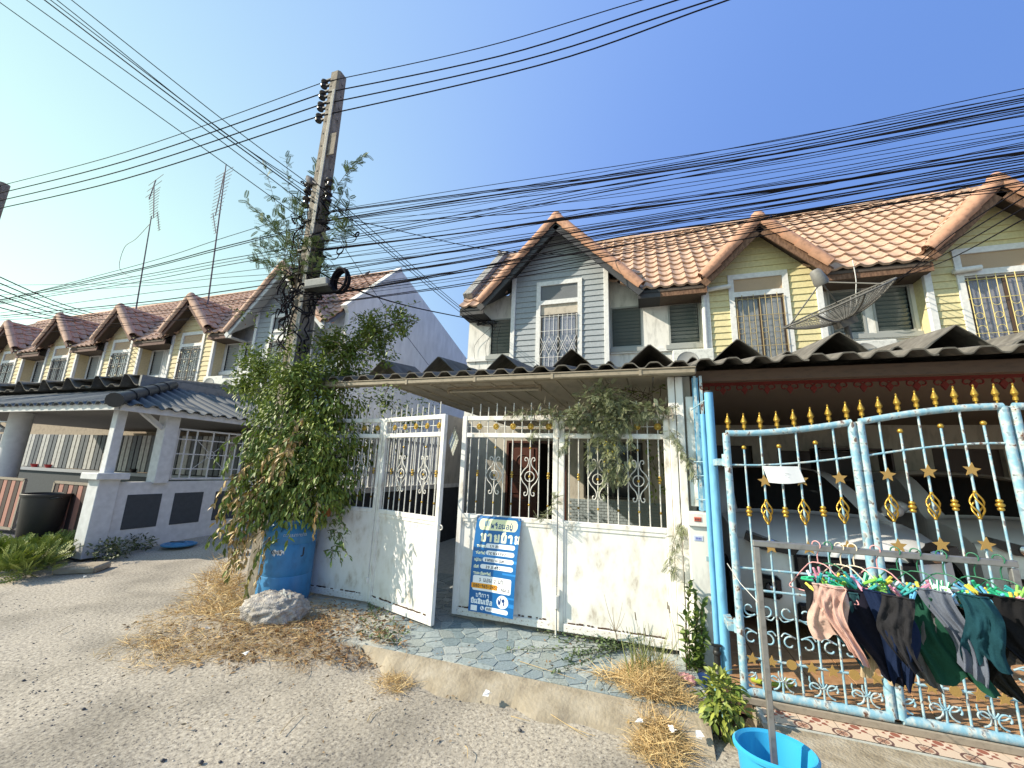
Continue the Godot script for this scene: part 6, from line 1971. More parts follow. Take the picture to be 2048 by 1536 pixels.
func air_con(label: String, p: Vector3, s: float, front: Vector3) -> void:
	var t := thing("air_conditioner", label, "air conditioner", p)
	var k := Basis.looking_at(-front, Vector3.UP)
	var w := mt("ac_white", L(0.66, 0.66, 0.62), 0.5, "grime", g3(1.5))
	var b := B.new()
	b.cbox(p, Vector3(0.8, 0.54, 0.28) * s, 0.015, k)
	put(b, "case", w, t)
	var f := B.new()
	f.lathe([Vector2(0, 0), Vector2(0.2 * s, 0), Vector2(0.215 * s, 0.01), Vector2(0.225 * s, 0), Vector2(0.225 * s, -0.01)], 20, Transform3D(k * Basis.from_euler(Vector3(PI / 2, 0, 0)), p + k * Vector3(-0.12 * s, 0, 0.142 * s)))
	put(f, "fan_guard", mt("ac_grey", L(0.35, 0.35, 0.34), 0.6), t)
func roof_things() -> void:
	aerial("tall tv aerial with a kinked boom and loose lead on a thin mast", zp(265, 660, -8.4), zp(303, 432, -8.4), true)
	aerial("tall straight tv aerial with stacked rods on a thin mast", zp(408, 664, -8.4), zp(452, 330, -8.4), false)
	bird(zp(1000, 512, -9.4), 2.6)
	bird(zp(733, 553, -10.5), 0.4)
	bird(zp(619, 374, -3.8), 2.9)
	air_con("white air conditioner with fan grille on the terrace wall ledge", zp(432, 772, -8.3), 1.0, Vector3(0, 0, 1))
	air_con("white air conditioner at the corner beside the slate gabled house", zp(468, 776, -7.95), 0.95, Vector3(0, 0, 1))
	for q in [["white air conditioner peeping over the awning below the downpipe", 1385, 706], ["white air conditioner peeping over the awning below the dish", 1735, 690]]: air_con(q[0], zp(q[1], q[2] + 4, -8.15) + Vector3(0, -0.16, 0), 0.9, Vector3(0, 0, 1))
	# mesh satellite dish
	var c := zp(1670, 618, -6.9)
	var t := thing("satellite_dish", "big tilted mesh satellite dish on a post above the ridged awning", "satellite dish", zp(1680, 690, -6.9))
	var ax := (ray(1572, 655) - ray(1775, 562)).normalized()   # long axis as seen
	var l := zp(1572, 655, -6.9)
	var r := zp(1772, 563, -6.9)
	c = (l + r) / 2
	var X := (r - l) / 2
	var nrm := Vector3(-0.42, 0.84, 0.20).normalized()
	var R := X.length()
	var ex := X.normalized()
	nrm = (nrm - ex * nrm.dot(ex)).normalized()
	var ey := nrm.cross(ex).normalized()
	var mesh_m := mt("dish_mesh", L(0.13, 0.125, 0.115), 0.8)
	var d := B.new()
	var pt := func(a: float, f: float) -> Vector3: return c + (ex * cos(a) + ey * sin(a)) * R * f + nrm * (R * 0.34 * (f * f - 1.0))
	var nseg := 48
	for j in 18:
		var f := (j + 1) / 18.0
		var p := []
		for i in nseg + 1: p.append(pt.call(TAU * i / nseg, f))
		d.tube(PackedVector3Array(p), 0.0042, 3, -1.0, false)
	for i in 72:
		var p := []
		for j in 7: p.append(pt.call(TAU * i / 72, 0.06 + 0.94 * j / 6.0))
		d.tube(PackedVector3Array(p), 0.004, 3, -1.0, false)
	put(d, "mesh", mesh_m, t)
	for i in 8:
		var rb := B.new()
		var p := []
		for j in 7: p.append(pt.call(TAU * i / 8, 0.05 + 0.95 * j / 6.0) - nrm * 0.012)
		rb.tube(PackedVector3Array(p), 0.014, 5)
		put(rb, "rib", mt("dish_rib", L(0.12, 0.115, 0.105), 0.6), t)
	var rim := B.new()
	var pr := []
	for i in nseg + 1: pr.append(pt.call(TAU * i / nseg, 1.0))
	rim.tube(PackedVector3Array(pr), 0.013, 6)
	put(rim, "rim", mesh_m, t)
	var foc := c + nrm * R * 0.62
	var fh := B.new()
	fh.lathe([Vector2(0, -0.1), Vector2(0.085, -0.1), Vector2(0.1, -0.05), Vector2(0.075, 0.13), Vector2(0.05, 0.16), Vector2(0, 0.165)], 16, Transform3D(Basis(ex, nrm, ex.cross(nrm)), foc))
	put(fh, "feed_horn", mt("feed_cover", L(0.2, 0.195, 0.185), 0.6, "grime", g3(3.0)), t)
	for i in 3:
		var st := B.new()
		st.tube(PackedVector3Array([pt.call(PI + i * TAU / 3, 0.97), foc - nrm * 0.05]), 0.011, 6)
		put(st, "strut", mt("dish_rib", Color(), 0), t)
	var po := B.new()
	var bk := c - nrm * R * 0.36
	po.tube(smooth_path([Vector3(bk.x + 0.08, 2.9, bk.z - 0.1), Vector3(bk.x + 0.08, bk.y - 0.25, bk.z - 0.1), bk], 4), 0.04, 8)
	po.box(bk - nrm * 0.04, Vector3(0.22, 0.1, 0.22), Basis(ex, nrm, ex.cross(nrm)))
	put(po, "post", mt("dish_rib", Color(), 0), t)

# ---------------------------------------------------------------- drum, sack, bin and small things
func yard_things() -> void:
	# blue plastic drum
	var c := Vector3(-3.88, -0.02, -3.80)
	var t := thing("plastic_drum", "blue plastic drum with torn label standing under the climber", "drum", c)
	var blue := mt("drum_blue", L(0.035, 0.2, 0.43), 0.38, "grime", Vector3(1.6, 0.8, 1.6))
	var b := B.new()
	b.lathe([Vector2(0, 0.0), Vector2(0.235, 0.0), Vector2(0.262, 0.035), Vector2(0.268, 0.08), Vector2(0.268, 0.3), Vector2(0.262, 0.315), Vector2(0.268, 0.33), Vector2(0.268, 0.62), Vector2(0.262, 0.635), Vector2(0.268, 0.65), Vector2(0.266, 0.75), Vector2(0.245, 0.815), Vector2(0.232, 0.835), Vector2(0.238, 0.85), Vector2(0.248, 0.855), Vector2(0.248, 0.885), Vector2(0.225, 0.89), Vector2(0.222, 0.84), Vector2(0, 0.83)], 40, Transform3D(Basis(), c))
	put(b, "body", blue, t)
	var wrap := func(txt: String, size: float, a0: float, y: float, bold: bool) -> ArrayMesh:
		var tm := TextMesh.new()
		tm.text = txt
		var f := SystemFont.new()
		f.font_names = PackedStringArray(["Droid Sans"])
		f.font_weight = 700 if bold else 400
		tm.font = f
		tm.font_size = 32
		tm.pixel_size = size / 32.0
		tm.depth = 0.002
		var ar := tm.surface_get_arrays(0)
		var v: PackedVector3Array = ar[Mesh.ARRAY_VERTEX]
		var id: PackedInt32Array = ar[Mesh.ARRAY_INDEX]
		var q := B.new()
		var g := func(p: Vector3) -> Vector3:
			var a := a0 + p.x / 0.27
			return c + Vector3(sin(a) * (0.2695 + p.z), y + p.y, cos(a) * (0.2695 + p.z))
		for i in range(0, id.size(), 3): q.tri(g.call(v[id[i]]), g.call(v[id[i + 2]]), g.call(v[id[i + 1]]))
		return q.done()
	var patch := func(a0: float, a1: float, y0: float, y1: float, rad: float) -> B:
		var q := B.new()
		for i in 10:
			var aa := lerpf(a0, a1, i / 10.0)
			var ab := lerpf(a0, a1, (i + 1) / 10.0)
			var ja := 0.012 * sin(i * 2.3) + 0.008 * sin(i * 5.1)
			var jb := 0.012 * sin((i + 1) * 2.3) + 0.008 * sin((i + 1) * 5.1)
			var lo := lerpf(0.0, 0.03, i / 10.0)
			q.quad(c + Vector3(sin(aa) * rad, y0 + ja + lo * 0.4, cos(aa) * rad), c + Vector3(sin(ab) * rad, y0 + jb + lo * 0.4, cos(ab) * rad), c + Vector3(sin(ab) * rad, y1 - jb * 0.5, cos(ab) * rad), c + Vector3(sin(aa) * rad, y1 - ja * 0.5, cos(aa) * rad))
		return q
	put(patch.call(0.2, 0.64, 0.535, 0.585, 0.2692), "torn_label", mt("label_white", L(0.7, 0.7, 0.7), 0.6), t)
	put_mesh(wrap.call("Quik", 0.05, 0.34, 0.565, true), "label_lettering", mt("label_black", L(0.02, 0.02, 0.025), 0.5), t)
	put_mesh(wrap.call("J", 0.1, 1.36, 0.565, true), "painted_letter", mt("label_black", Color(), 0), t)
	im_ = Image.create(160, 28, false, Image.FORMAT_RGBA8)
	var wb := B.new()   # worn Thai line as thin strokes laid on the drum
	var xx := 0.0
	for ch in "การบนการบำน":
		for st in GLYPH.get(ch, []):
			var pp := []
			for k in range(0, st.size(), 2):
				var a: float = 0.52 + (xx + st[k] * 0.0021) / 0.27
				pp.append(c + Vector3(sin(a) * 0.2685, 0.752 - st[k + 1] * 0.0022, cos(a) * 0.2685))
			wb.tube(PackedVector3Array(pp), 0.0016, 4)
		xx += 0.0215
	put(wb, "printed_line", mt("label_white", Color(), 0), t)
	# crumpled grey sack
	var sc := yp(541, 1262, -0.05) + Vector3(-0.1, 0.12, -0.12)
	var s := thing("cement_sack", "lumpy grey hardened sack with torn plastic lying before the drum", "sack", sc - Vector3(0, 0.14, 0))
	var f := FastNoiseLite.new()
	f.seed = 77
	f.frequency = 1.5
	f.fractal_octaves = 4
	f.fractal_gain = 0.5
	f.fractal_type = FastNoiseLite.FRACTAL_RIDGED
	var f2 := FastNoiseLite.new()
	f2.seed = 12
	f2.frequency = 3.2
	f2.fractal_octaves = 3
	var nu := 84
	var nv := 50
	var P := func(i: int, j: int) -> Vector3:
		var a := TAU * (i % nu) / nu
		var e := -PI / 2 + PI * j / nv
		var d := Vector3(cos(a) * cos(e), sin(e), sin(a) * cos(e))
		var q := Vector3(signf(d.x) * pow(absf(d.x), 0.82), signf(d.y) * pow(absf(d.y), 0.85), signf(d.z) * pow(absf(d.z), 0.82)) * Vector3(0.305, 0.175, 0.21)
		var k := 1.0 + 0.13 * f2.get_noise_3dv(d * 0.9) + 0.03 * f2.get_noise_3dv(d * 4.0) - 0.09 * maxf(0.0, f.get_noise_3dv(d * Vector3(0.6, 0.9, 0.6) + Vector3(3, 0, 0)))
		q *= k
		q = Basis.from_euler(Vector3(0, 0.35, -0.06)) * q
		return sc + q
	var sb := B.new()
	var grid := []
	for i in nu:
		var col := PackedVector3Array()
		for j in nv + 1: col.append(P.call(i, j))
		grid.append(col)
	var SN := func(i: int, j: int) -> Vector3:
		var a: Vector3 = grid[(i + 1) % nu][j] - grid[(i + nu - 1) % nu][j]
		var e: Vector3 = grid[i % nu][mini(j + 1, nv)] - grid[i % nu][maxi(j - 1, 0)]
		var m := e.cross(a)
		return m.normalized() if m.length() > 0.0000001 else Vector3(0, 1 if j > 5 else -1, 0)
	for i in nu:
		var i2 := (i + 1) % nu
		for j in nv: sb.quad_n(grid[i2][j], grid[i][j], grid[i][j + 1], grid[i2][j + 1], SN.call(i2, j), SN.call(i, j), SN.call(i, j + 1), SN.call(i2, j + 1))
	put(sb, "sack", mt("hardened_sack", L(1, 1, 1), 0.75, "rock", g3(1.3), {"bump": "bump_fine", "depth": 1.2}), s)
	var tp := B.new()
	for i in 5:
		var q := sc + Vector3(0.06 + i * 0.025, 0.13, 0.02)
		tp.quad(q, q + Vector3(0.03, -0.01, 0), q + Vector3(0.035, 0.05 + 0.04 * sin(i * 1.7), 0.02), q + Vector3(0.0, 0.06 + 0.03 * sin(i * 1.3), 0.01))
	put(tp, "torn_plastic", mt("clear_plastic", L(0.5, 0.52, 0.52), 0.3, "", Vector3.ONE, {"back": L(0.3, 0.3, 0.3)}), s)
	# orange parcel box and shelf in the hedge
	var ob := thing("orange_box", "small orange carton wedged between the climber and the gate", "box", zp(655, 1020, -4.0))
	var o1 := B.new()
	o1.cbox(zp(653, 1022, -4.02), Vector3(0.09, 0.12, 0.05), 0.004)
	put(o1, "carton", mt("orange_card", L(0.55, 0.2, 0.06), 0.6, "grime", g3(4.0)), ob)
	var o2 := B.new()
	var oc := zp(653, 1010, -3.99)
	o2.aabb(oc + Vector3(-0.03, -0.012, 0.0), oc + Vector3(0.03, 0.012, 0.003))
	put(o2, "print_patch", mt("label_white", Color(), 0), ob)
	# black bin on a crate near the left pillar
	var bc := Vector3(-9.05, 0.16, -3.95)
	var bt := thing("rubbish_bin", "tall black plastic bin with a heavy rim beside the white pillar", "bin", bc)
	var bb := B.new()
	bb.lathe([Vector2(0, 0), Vector2(0.2, 0), Vector2(0.215, 0.02), Vector2(0.265, 0.66), Vector2(0.285, 0.665), Vector2(0.29, 0.7), Vector2(0.278, 0.71), Vector2(0.26, 0.695), Vector2(0.2, 0.05), Vector2(0, 0.04)], 28, Transform3D(Basis(), bc))
	put(bb, "tub", mt("black_plastic", L(0.018, 0.019, 0.02), 0.5, "grime", g3(2.0)), bt)
	for sg: float in [-1.0, 1.0]:
		var hb := B.new()
		hb.tube(smooth_path([bc + Vector3(sg * 0.27, 0.64, -0.07), bc + Vector3(sg * 0.34, 0.66, 0), bc + Vector3(sg * 0.27, 0.64, 0.07)], 5), 0.012, 6)
		put(hb, "handle", mt("black_plastic", Color(), 0), bt)
	var pal := thing("wood_pallet", "weathered timber planks under the black bin", "pallet", Vector3(-8.95, 0.0, -3.95))
	for i in 3:
		var pb := B.new()
		pb.cbox(Vector3(-8.9, 0.13, -4.2 + i * 0.25), Vector3(1.1, 0.04, 0.12), 0.006, Basis.from_euler(Vector3(0, 0.08 * i - 0.1, 0)))
		put(pb, "plank", mt("grey_plank", L(0.22, 0.2, 0.17), 0.9, "grime", Vector3(1, 2, 6)), pal)
	for x in [-9.25, -8.6]:
		var pb := B.new()
		pb.cbox(Vector3(x, 0.02, -3.95), Vector3(0.14, 0.18, 0.5), 0.008)
		put(pb, "bearer", mt("grey_plank", Color(), 0), pal)
	# round blue lid on the lane
	var lc := yp(358, 1090, 0.06)
	var lt := thing("bin_lid", "blue plastic lid lying flat on the rough lane", "lid", lc)
	var lb := B.new()
	lb.lathe([Vector2(0, 0.0), Vector2(0.24, 0.0), Vector2(0.25, 0.02), Vector2(0.235, 0.03), Vector2(0.2, 0.03), Vector2(0.19, 0.015), Vector2(0.12, 0.02), Vector2(0.1, 0.045), Vector2(0, 0.05)], 28, Transform3D(Basis(), lc))
	put(lb, "disc", mt("lid_blue", L(0.06, 0.22, 0.4), 0.45, "grime", g3(2.0)), lt)
	var lm := B.new()
	lm.cbox(lc + Vector3(-0.02, 0.05, 0.02), Vector3(0.22, 0.012, 0.05), 0.004, Basis.from_euler(Vector3(0, 0.4, 0)))
	put(lm, "grip", mt("black_plastic", Color(), 0), lt)
	# loose slab
	var sl := B.new()
	var slp := yp(165, 1136, -0.04)
	sl.cbox(slp, Vector3(0.5, 0.09, 0.3), 0.02, Basis.from_euler(Vector3(0.06, 0.5, 0.04)))
	single(sl, "stone_slab", mt("ramp_concrete", Color(), 0), "flat broken slab lying before the leafy weeds", "slab")
	# things on the inner ledge
	for q in [["red_bowl", "red plastic bowl on the inner ledge", 69, 938, L(0.5, 0.03, 0.03)], ["red_bowl", "red plastic bowl on the inner ledge", 97, 938, L(0.5, 0.03, 0.03)], ["black_pot", "round black pot on the inner ledge", 268, 940, L(0.02, 0.02, 0.02)]]:
		var p := zp(q[2], q[3], -7.5)
		var k := B.new()
		k.lathe([Vector2(0, 0), Vector2(0.07, 0), Vector2(0.12, 0.09), Vector2(0.13, 0.1), Vector2(0.115, 0.09), Vector2(0.06, 0.015), Vector2(0, 0.01)], 16, Transform3D(Basis(), Vector3(p.x, 1.041, p.z)))
		single(k, q[0], mt(q[0], q[4], 0.4), q[1], "bowl", "bowls on the ledge" if q[0] == "red_bowl" else "")
	# pipes, meter and pot by the drain
	var pm := thing("water_pipes", "black water pipes with taps rising from the drain gap", "pipes", Vector3(0.42, -0.1, -3.7))
	var pb2 := B.new()
	pb2.tube(smooth_path([Vector3(0.44, -0.12, -3.72), Vector3(0.44, 0.1, -3.72), Vector3(0.44, 0.24, -3.72)], 4), 0.022, 8)
	pb2.tube(PackedVector3Array([Vector3(0.3, 0.06, -3.7), Vector3(0.6, 0.05, -3.68)]), 0.02, 8)
	pb2.ball(Vector3(0.44, 0.06, -3.7), g3(0.036), 10, 6)
	pb2.ball(Vector3(0.44, 0.2, -3.72), Vector3(0.03, 0.026, 0.03), 10, 6)
	pb2.box(Vector3(0.44, 0.25, -3.72), Vector3(0.07, 0.014, 0.018))
	put(pb2, "pipe", mt("black_plastic", Color(), 0), pm)
	var pb3 := B.new()
	pb3.tube(smooth_path([Vector3(0.38, 0.05, -3.6), Vector3(0.41, -0.05, -3.4), Vector3(0.42, -0.1, -3.3)], 4), 0.014, 8)
	put(pb3, "green_pipe", mt("mint_pipe", L(0.22, 0.42, 0.4), 0.5), pm)
	var mp := thing("flower_pot", "small dark blue pot beside the water pipes", "pot", Vector3(0.33, 0.0, -3.62))
	var mb := B.new()
	mb.lathe([Vector2(0, 0), Vector2(0.035, 0), Vector2(0.05, 0.07), Vector2(0.055, 0.075), Vector2(0.045, 0.07), Vector2(0, 0.065)], 16, Transform3D(Basis(), Vector3(0.34, 0.0, -3.6)))
	put(mb, "pot", mt("navy_pot", L(0.02, 0.05, 0.16), 0.35), mp)
	var bg := B.new()
	for i in 3: bg.cbox(Vector3(0.19 + i * 0.03, 0.02, -3.66 + i * 0.02), Vector3(0.07, 0.05, 0.05), 0.012, Basis.from_euler(Vector3(0.2 * i, i * 0.8, 0.3)))
	single(bg, "snack_wrapper", mt("pink_wrapper", L(0.5, 0.25, 0.25), 0.5, "grime", g3(9.0)), "crumpled pale pink wrapper at the foot of the gate post", "wrapper")
	# litter scraps of paper
	for q in [[410, 1262], [500, 1252], [975, 1392], [1345, 1465], [1400, 1476], [1280, 1448], [490, 1310], [170, 1155], [1005, 1357]]:
		var p := yp(q[0], q[1], -0.03)
		var k := B.new()
		for i in 3: k.quad(p + Vector3(rf(-0.03, 0), rf(0.005, 0.02), rf(0, 0.03)), p + Vector3(rf(0.0, 0.03), rf(0.005, 0.03), rf(0, 0.03)), p + Vector3(rf(0.0, 0.03), rf(0.01, 0.035), rf(-0.03, 0)), p + Vector3(rf(-0.03, 0), rf(0.01, 0.035), rf(-0.03, 0)))
		single(k, "paper_scrap", mt("paper", Color(), 0), "small torn white scrap lying on the ground", "litter", "torn white scraps")
	# blue wash tub, tilted towards the street
	var tc := yp(1548, 1468, 0.25)
	tc.y = 0.0
	tc += Vector3(-0.02, -0.08, 0.02)
	var tt := thing("wash_tub", "oval sky blue plastic wash tub by the clothes rack post", "tub", tc)
	var tb := B.new()
	var tilt := Transform3D(Basis.from_euler(Vector3(0.02, 0.35, -0.06)).scaled(Vector3(0.86, 0.92, 0.86)), tc)
	tb.lathe([Vector2(0, 0), Vector2(0.15, 0), Vector2(0.165, 0.015), Vector2(0.205, 0.28), Vector2(0.225, 0.285), Vector2(0.228, 0.3), Vector2(0.215, 0.31), Vector2(0.196, 0.298), Vector2(0.155, 0.03), Vector2(0.14, 0.02), Vector2(0, 0.02)], 40, tilt, 1.0, 0.78)
	put(tb, "basin", mt("sky_plastic", L(0.045, 0.42, 0.72), 0.35, "", Vector3.ONE, {"back": L(0.02, 0.2, 0.35)}), tt)

# ---------------------------------------------------------------- washing on the rack
func washing() -> void:
	var alu := mt("dull_aluminium", L(0.34, 0.33, 0.32), 0.4, "grime", g3(2.0), {"metal": 0.7})
	var z := -2.62
	var r := thing("clothes_rack", "grey aluminium clothes rack standing before the blue gate", "clothes rack", Vector3(1.05, -0.1, z))
	var a := zp(1512, 1090, z)
	var e := zp(2022, 1118, z)
	for x: float in [a.x, e.x]:
		var b := B.new()
		b.cbox(Vector3(x, (a.y - 0.09) / 2, z), Vector3(0.028, a.y + 0.07, 0.028), 0.003)
		put(b, "upright", alu, r)
		var ft := B.new()
		ft.cbox(Vector3(x, -0.07, z), Vector3(0.028, 0.03, 0.5), 0.003)
		put(ft, "foot", alu, r)
	var tb := B.new()
	tb.cbox(Vector3((a.x + e.x) / 2, a.y + 0.01, z), Vector3(e.x - a.x + 0.03, 0.03, 0.028), 0.003)
	put(tb, "top_bar", alu, r)
	var st := B.new()
	st.tube(PackedVector3Array([Vector3(a.x + 0.016, a.y - 0.32, z), Vector3(a.x - 0.02, a.y - 0.29, z - 0.4), Vector3(a.x - 0.02, a.y - 0.26, z - 0.85)]), 0.003, 4)
	put(st, "string", mt("white_flex", Color(), 0), r)
	# wire hangers
	var hs := [[1634, 0, 0.85], [1658, 1, 0.9], [1680, 2, 0.8], [1706, 2, 0.8], [1752, 0, 0.75], [1792, 1, 0.9], [1832, 1, 0.8], [1884, 1, 0.85], [1946, 1, 0.8], [1998, 1, 0.9]]
	var hm := [mt("pink_wire", L(0.6, 0.3, 0.31), 0.4), mt("green_wire", L(0.02, 0.14, 0.075), 0.4), mt("cream_wire", L(0.66, 0.55, 0.43), 0.4)]
	var hn := ["pink", "dark green", "cream"]
	for i in hs.size():
		var q: Array = hs[i]
		var p := zp(q[0], 1098 + (q[0] - 1512) * 0.055, z)
		p.y = a.y + 0.028
		var dx := Vector3(cos(q[2]), 0, sin(q[2]))
		var b := B.new()
		var pts := []
		for k in 8: pts.append(p + dx * (0.02 * cos(PI - k * PI / 6.0)) + Vector3(0, 0.0 + 0.02 * sin(PI - k * PI / 6.0) - 0.004, 0))
		pts.append(p + Vector3(0, -0.05, 0)); pts.append(p + Vector3(0, -0.09, 0))
		b.tube(smooth_path(pts, 3), 0.0032, 5)
		var n := p + Vector3(0, -0.09, 0)
		b.tube(smooth_path([n, n + dx * 0.05 + Vector3(0, -0.015, 0), n + dx * 0.14 + Vector3(0, -0.12, 0), n + dx * 0.16 + Vector3(0, -0.145, 0), n + dx * 0.13 + Vector3(0, -0.155, 0), n - dx * 0.13 + Vector3(0, -0.155, 0), n - dx * 0.16 + Vector3(0, -0.145, 0), n - dx * 0.14 + Vector3(0, -0.12, 0), n - dx * 0.05 + Vector3(0, -0.015, 0), n], 3), 0.0032, 5)
		single(b, "wire_hanger", hm[q[1]], "%s coated wire hanger hooked over the aluminium rack" % hn[q[1]], "hanger", "%s hangers on the rack" % hn[q[1]])
	# garments: centre pixel, top, bottom, half width in metres, turn, colour, name
	var gs := [[1622, 1160, 1255, 0.05, 1.2, L(0.02, 0.021, 0.024), "black_sock", "limp black sock at the outer end of the washing"],
		[1648, 1168, 1283, 0.075, 0.5, L(0.68, 0.47, 0.40), "pink_camisole", "pale pink printed camisole catching the sun"],
		[1680, 1180, 1318, 0.065, 0.9, L(0.03, 0.085, 0.105), "teal_shorts", "dark teal shorts beside the pale pink camisole"],
		[1668, 1175, 1310, 0.05, 1.0, L(0.6, 0.38, 0.33), "striped_top", "pink striped top behind the teal shorts"],
		[1735, 1185, 1345, 0.10, 0.55, L(0.014, 0.014, 0.026), "navy_briefs", "big navy briefs with an open leg hole"],
		[1712, 1185, 1352, 0.06, 1.0, L(0.5, 0.38, 0.24), "beige_briefs", "beige briefs peeping out behind the navy pair"],
		[1765, 1185, 1360, 0.07, 0.9, L(0.012, 0.022, 0.06), "blue_vest", "royal blue vest beside the navy briefs"],
		[1805, 1182, 1358, 0.075, 0.75, L(0.14, 0.14, 0.145), "grey_leggings", "heather grey leggings with sunlit folds"],
		[1783, 1190, 1330, 0.05, 1.1, L(0.03, 0.03, 0.035), "black_camisole", "narrow black top squeezed beside the grey leggings"],
		[1862, 1195, 1366, 0.085, 0.6, L(0.017, 0.075, 0.05), "green_shorts", "bottle green shorts drooping to a point"],
		[1868, 1185, 1290, 0.05, 1.0, L(0.13, 0.03, 0.035), "maroon_top", "maroon top behind the bottle green shorts"],
		[1888, 1185, 1340, 0.055, 0.9, L(0.14, 0.16, 0.21), "blue_grey_shirt", "blue grey shirt beside the bottle green shorts"],
		[1915, 1195, 1356, 0.075, 0.8, L(0.022, 0.021, 0.019), "black_shirt", "black shirt with folded hem"],
		[1940, 1190, 1335, 0.06, 1.0, L(0.015, 0.06, 0.08), "petrol_top", "petrol blue top beside the black shirt"],
		[1975, 1200, 1318, 0.08, 0.4, L(0.10, 0.10, 0.10), "grey_shorts", "charcoal grey shorts with a flat hem"],
		[1985, 1290, 1390, 0.07, 0.7, L(0.035, 0.034, 0.03), "dark_trousers", "dark trousers hanging below the charcoal shorts"],
		[2015, 1195, 1345, 0.07, 0.9, L(0.016, 0.016, 0.018), "black_skirt", "black skirt with floral trim"],
		[2050, 1205, 1320, 0.06, 0.6, L(0.22, 0.21, 0.23), "mauve_top", "mauve grey top at the inner end of the washing"]]
	var ns := FastNoiseLite.new()
	ns.frequency = 1.6
	for i in gs.size():
		var q: Array = gs[i]
		var zz := z + 0.03 + 0.05 * ((i * 3) % 5)
		var p0 := zp(q[0] - 4, q[1], zz)
		var p1 := zp(q[0] - 4, q[2], zz)
		var hgt := p0.y - p1.y
		var drift := 0.17 * hgt
		var dx := Vector3(cos(q[4] * 0.45), 0, sin(q[4] * 0.45))
		var dn := Vector3(-dx.z, 0, dx.x)
		var nu := 16
		var nv := 20
		ns.seed = i + 3
		var kind: int = i % 4
		var P := func(s: int, u: int, v: int) -> Vector3:
			var fu := u / float(nu) * 2 - 1
			var fv := v / float(nv)
			var wd: float = q[3]
			var bot := 0.0
			if kind == 0:   # briefs: broad band, leg cuts, rounded point
				wd *= 1.05 + 0.12 * sin(fv * 3.0) - 0.55 * smoothstep(0.45, 1.0, fv)
				bot = 0.05 * (1 - fu * fu)
			elif kind == 1:   # shorts with two legs
				wd *= 0.8 + 0.35 * fv
				bot = -0.16 * exp(-fu * fu * 14.0)
			elif kind == 2:   # limp shirt, ragged hem
				wd *= 0.7 + 0.3 * sin(fv * 3.6 + 0.4)
				bot = 0.08 * sin(fu * 4.0 + i)
			else:   # leggings, narrowing
				wd *= 1.0 - 0.3 * fv
				bot = 0.1 * fu
			var y := p0.y - hgt * fv * (1.0 + bot * fv)
			var fold := (0.009 * sin(fu * 8.0 + i * 1.7) + 0.005 * sin(fu * 17.0 + i)) * (0.35 + fv) + 0.028 * ns.get_noise_3d(fu * 0.9, fv * 1.4, i)
			var bulge: float = q[3] * 0.2 * sqrt(maxf(0.0, 1 - fu * fu)) * (0.25 + 0.75 * sin(minf(1.0, fv * 1.05) * PI * 0.72)) * s
			var sway := drift * pow(fv, 1.3) + 0.02 * sin(fv * 5.0 + i)
			return Vector3(p0.x + sway, y, p0.z + 0.02 * sin(fv * 4.0 + i)) + dx * fu * wd + dn * (fold + bulge)
		var b := B.new()
		for s: int in [1, -1]:
			for u in nu:
				for v in nv:
					var nn := func(uu: int, vv: int) -> Vector3:
						var eu: Vector3 = P.call(s, mini(uu + 1, nu), vv) - P.call(s, maxi(uu - 1, 0), vv)
						var ev: Vector3 = P.call(s, uu, mini(vv + 1, nv)) - P.call(s, uu, maxi(vv - 1, 0))
						return eu.cross(-ev).normalized() * s
					var A: Vector3 = P.call(s, u, v)
					var Bq: Vector3 = P.call(s, u + 1, v)
					var C: Vector3 = P.call(s, u + 1, v + 1)
					var D: Vector3 = P.call(s, u, v + 1)
					if s > 0: b.quad_n(C, Bq, A, D, nn.call(u + 1, v + 1), nn.call(u + 1, v), nn.call(u, v), nn.call(u, v + 1))
					else: b.quad_n(D, A, Bq, C, nn.call(u, v + 1), nn.call(u, v), nn.call(u + 1, v), nn.call(u + 1, v + 1))
		var t := thing(q[6], q[7], "garment", Vector3(p0.x, p1.y, p0.z))
		var mm := mt("cloth_" + q[6], q[5], 0.9, "grain", g3(7.0), {"bump": "bump_fine", "depth": 0.12, "spec": 0.2})
		put(b, "cloth", mm, t)
		if q[6] in ["navy_briefs", "green_shorts"]:
			var h := B.new()   # rolled edge of the leg opening
			var oc: Vector3 = P.call(-1 if q[4] < 1.3 else 1, 8, 9)
			h.tube(ring(oc + dn * -0.006, q[3] * 0.52, (dx * 0.5 + Vector3(0, -0.1, 0)), Vector3(0.12, 0.95, 0), 0, TAU, 18), 0.004, 5)
			put(h, "leg_seam", mm, t)
		var wbd := B.new()
		var pts := []
		for u in nu + 1: pts.append(P.call(1, u, 0))
		for u in range(nu, -1, -1): pts.append(P.call(-1, u, 0))
		wbd.tube(PackedVector3Array(pts), 0.004, 5)
		put(wbd, "waistband", mm, t)
	# plastic pegs in a row along the hangers
	var pc := [L(0.03, 0.38, 0.2), L(0.25, 0.55, 0.1), L(0.12, 0.38, 0.62), L(0.6, 0.25, 0.36), L(0.62, 0.55, 0.08), L(0.03, 0.3, 0.3), L(0.55, 0.6, 0.68)]
	var pn := ["green", "lime", "light blue", "pink", "yellow", "teal", "white"]
	var pegm := B.new()
	for s: float in [-1.0, 1.0]:
		pegm.cbox(Vector3(0, 0, s * 0.008), Vector3(0.012, 0.072, 0.008), 0.002, Basis.from_euler(Vector3(s * 0.12, 0, 0)))
	pegm.tube(PackedVector3Array([Vector3(-0.008, 0.004, 0), Vector3(0.008, 0.004, 0)]), 0.008, 6)
	var pmesh := pegm.done()
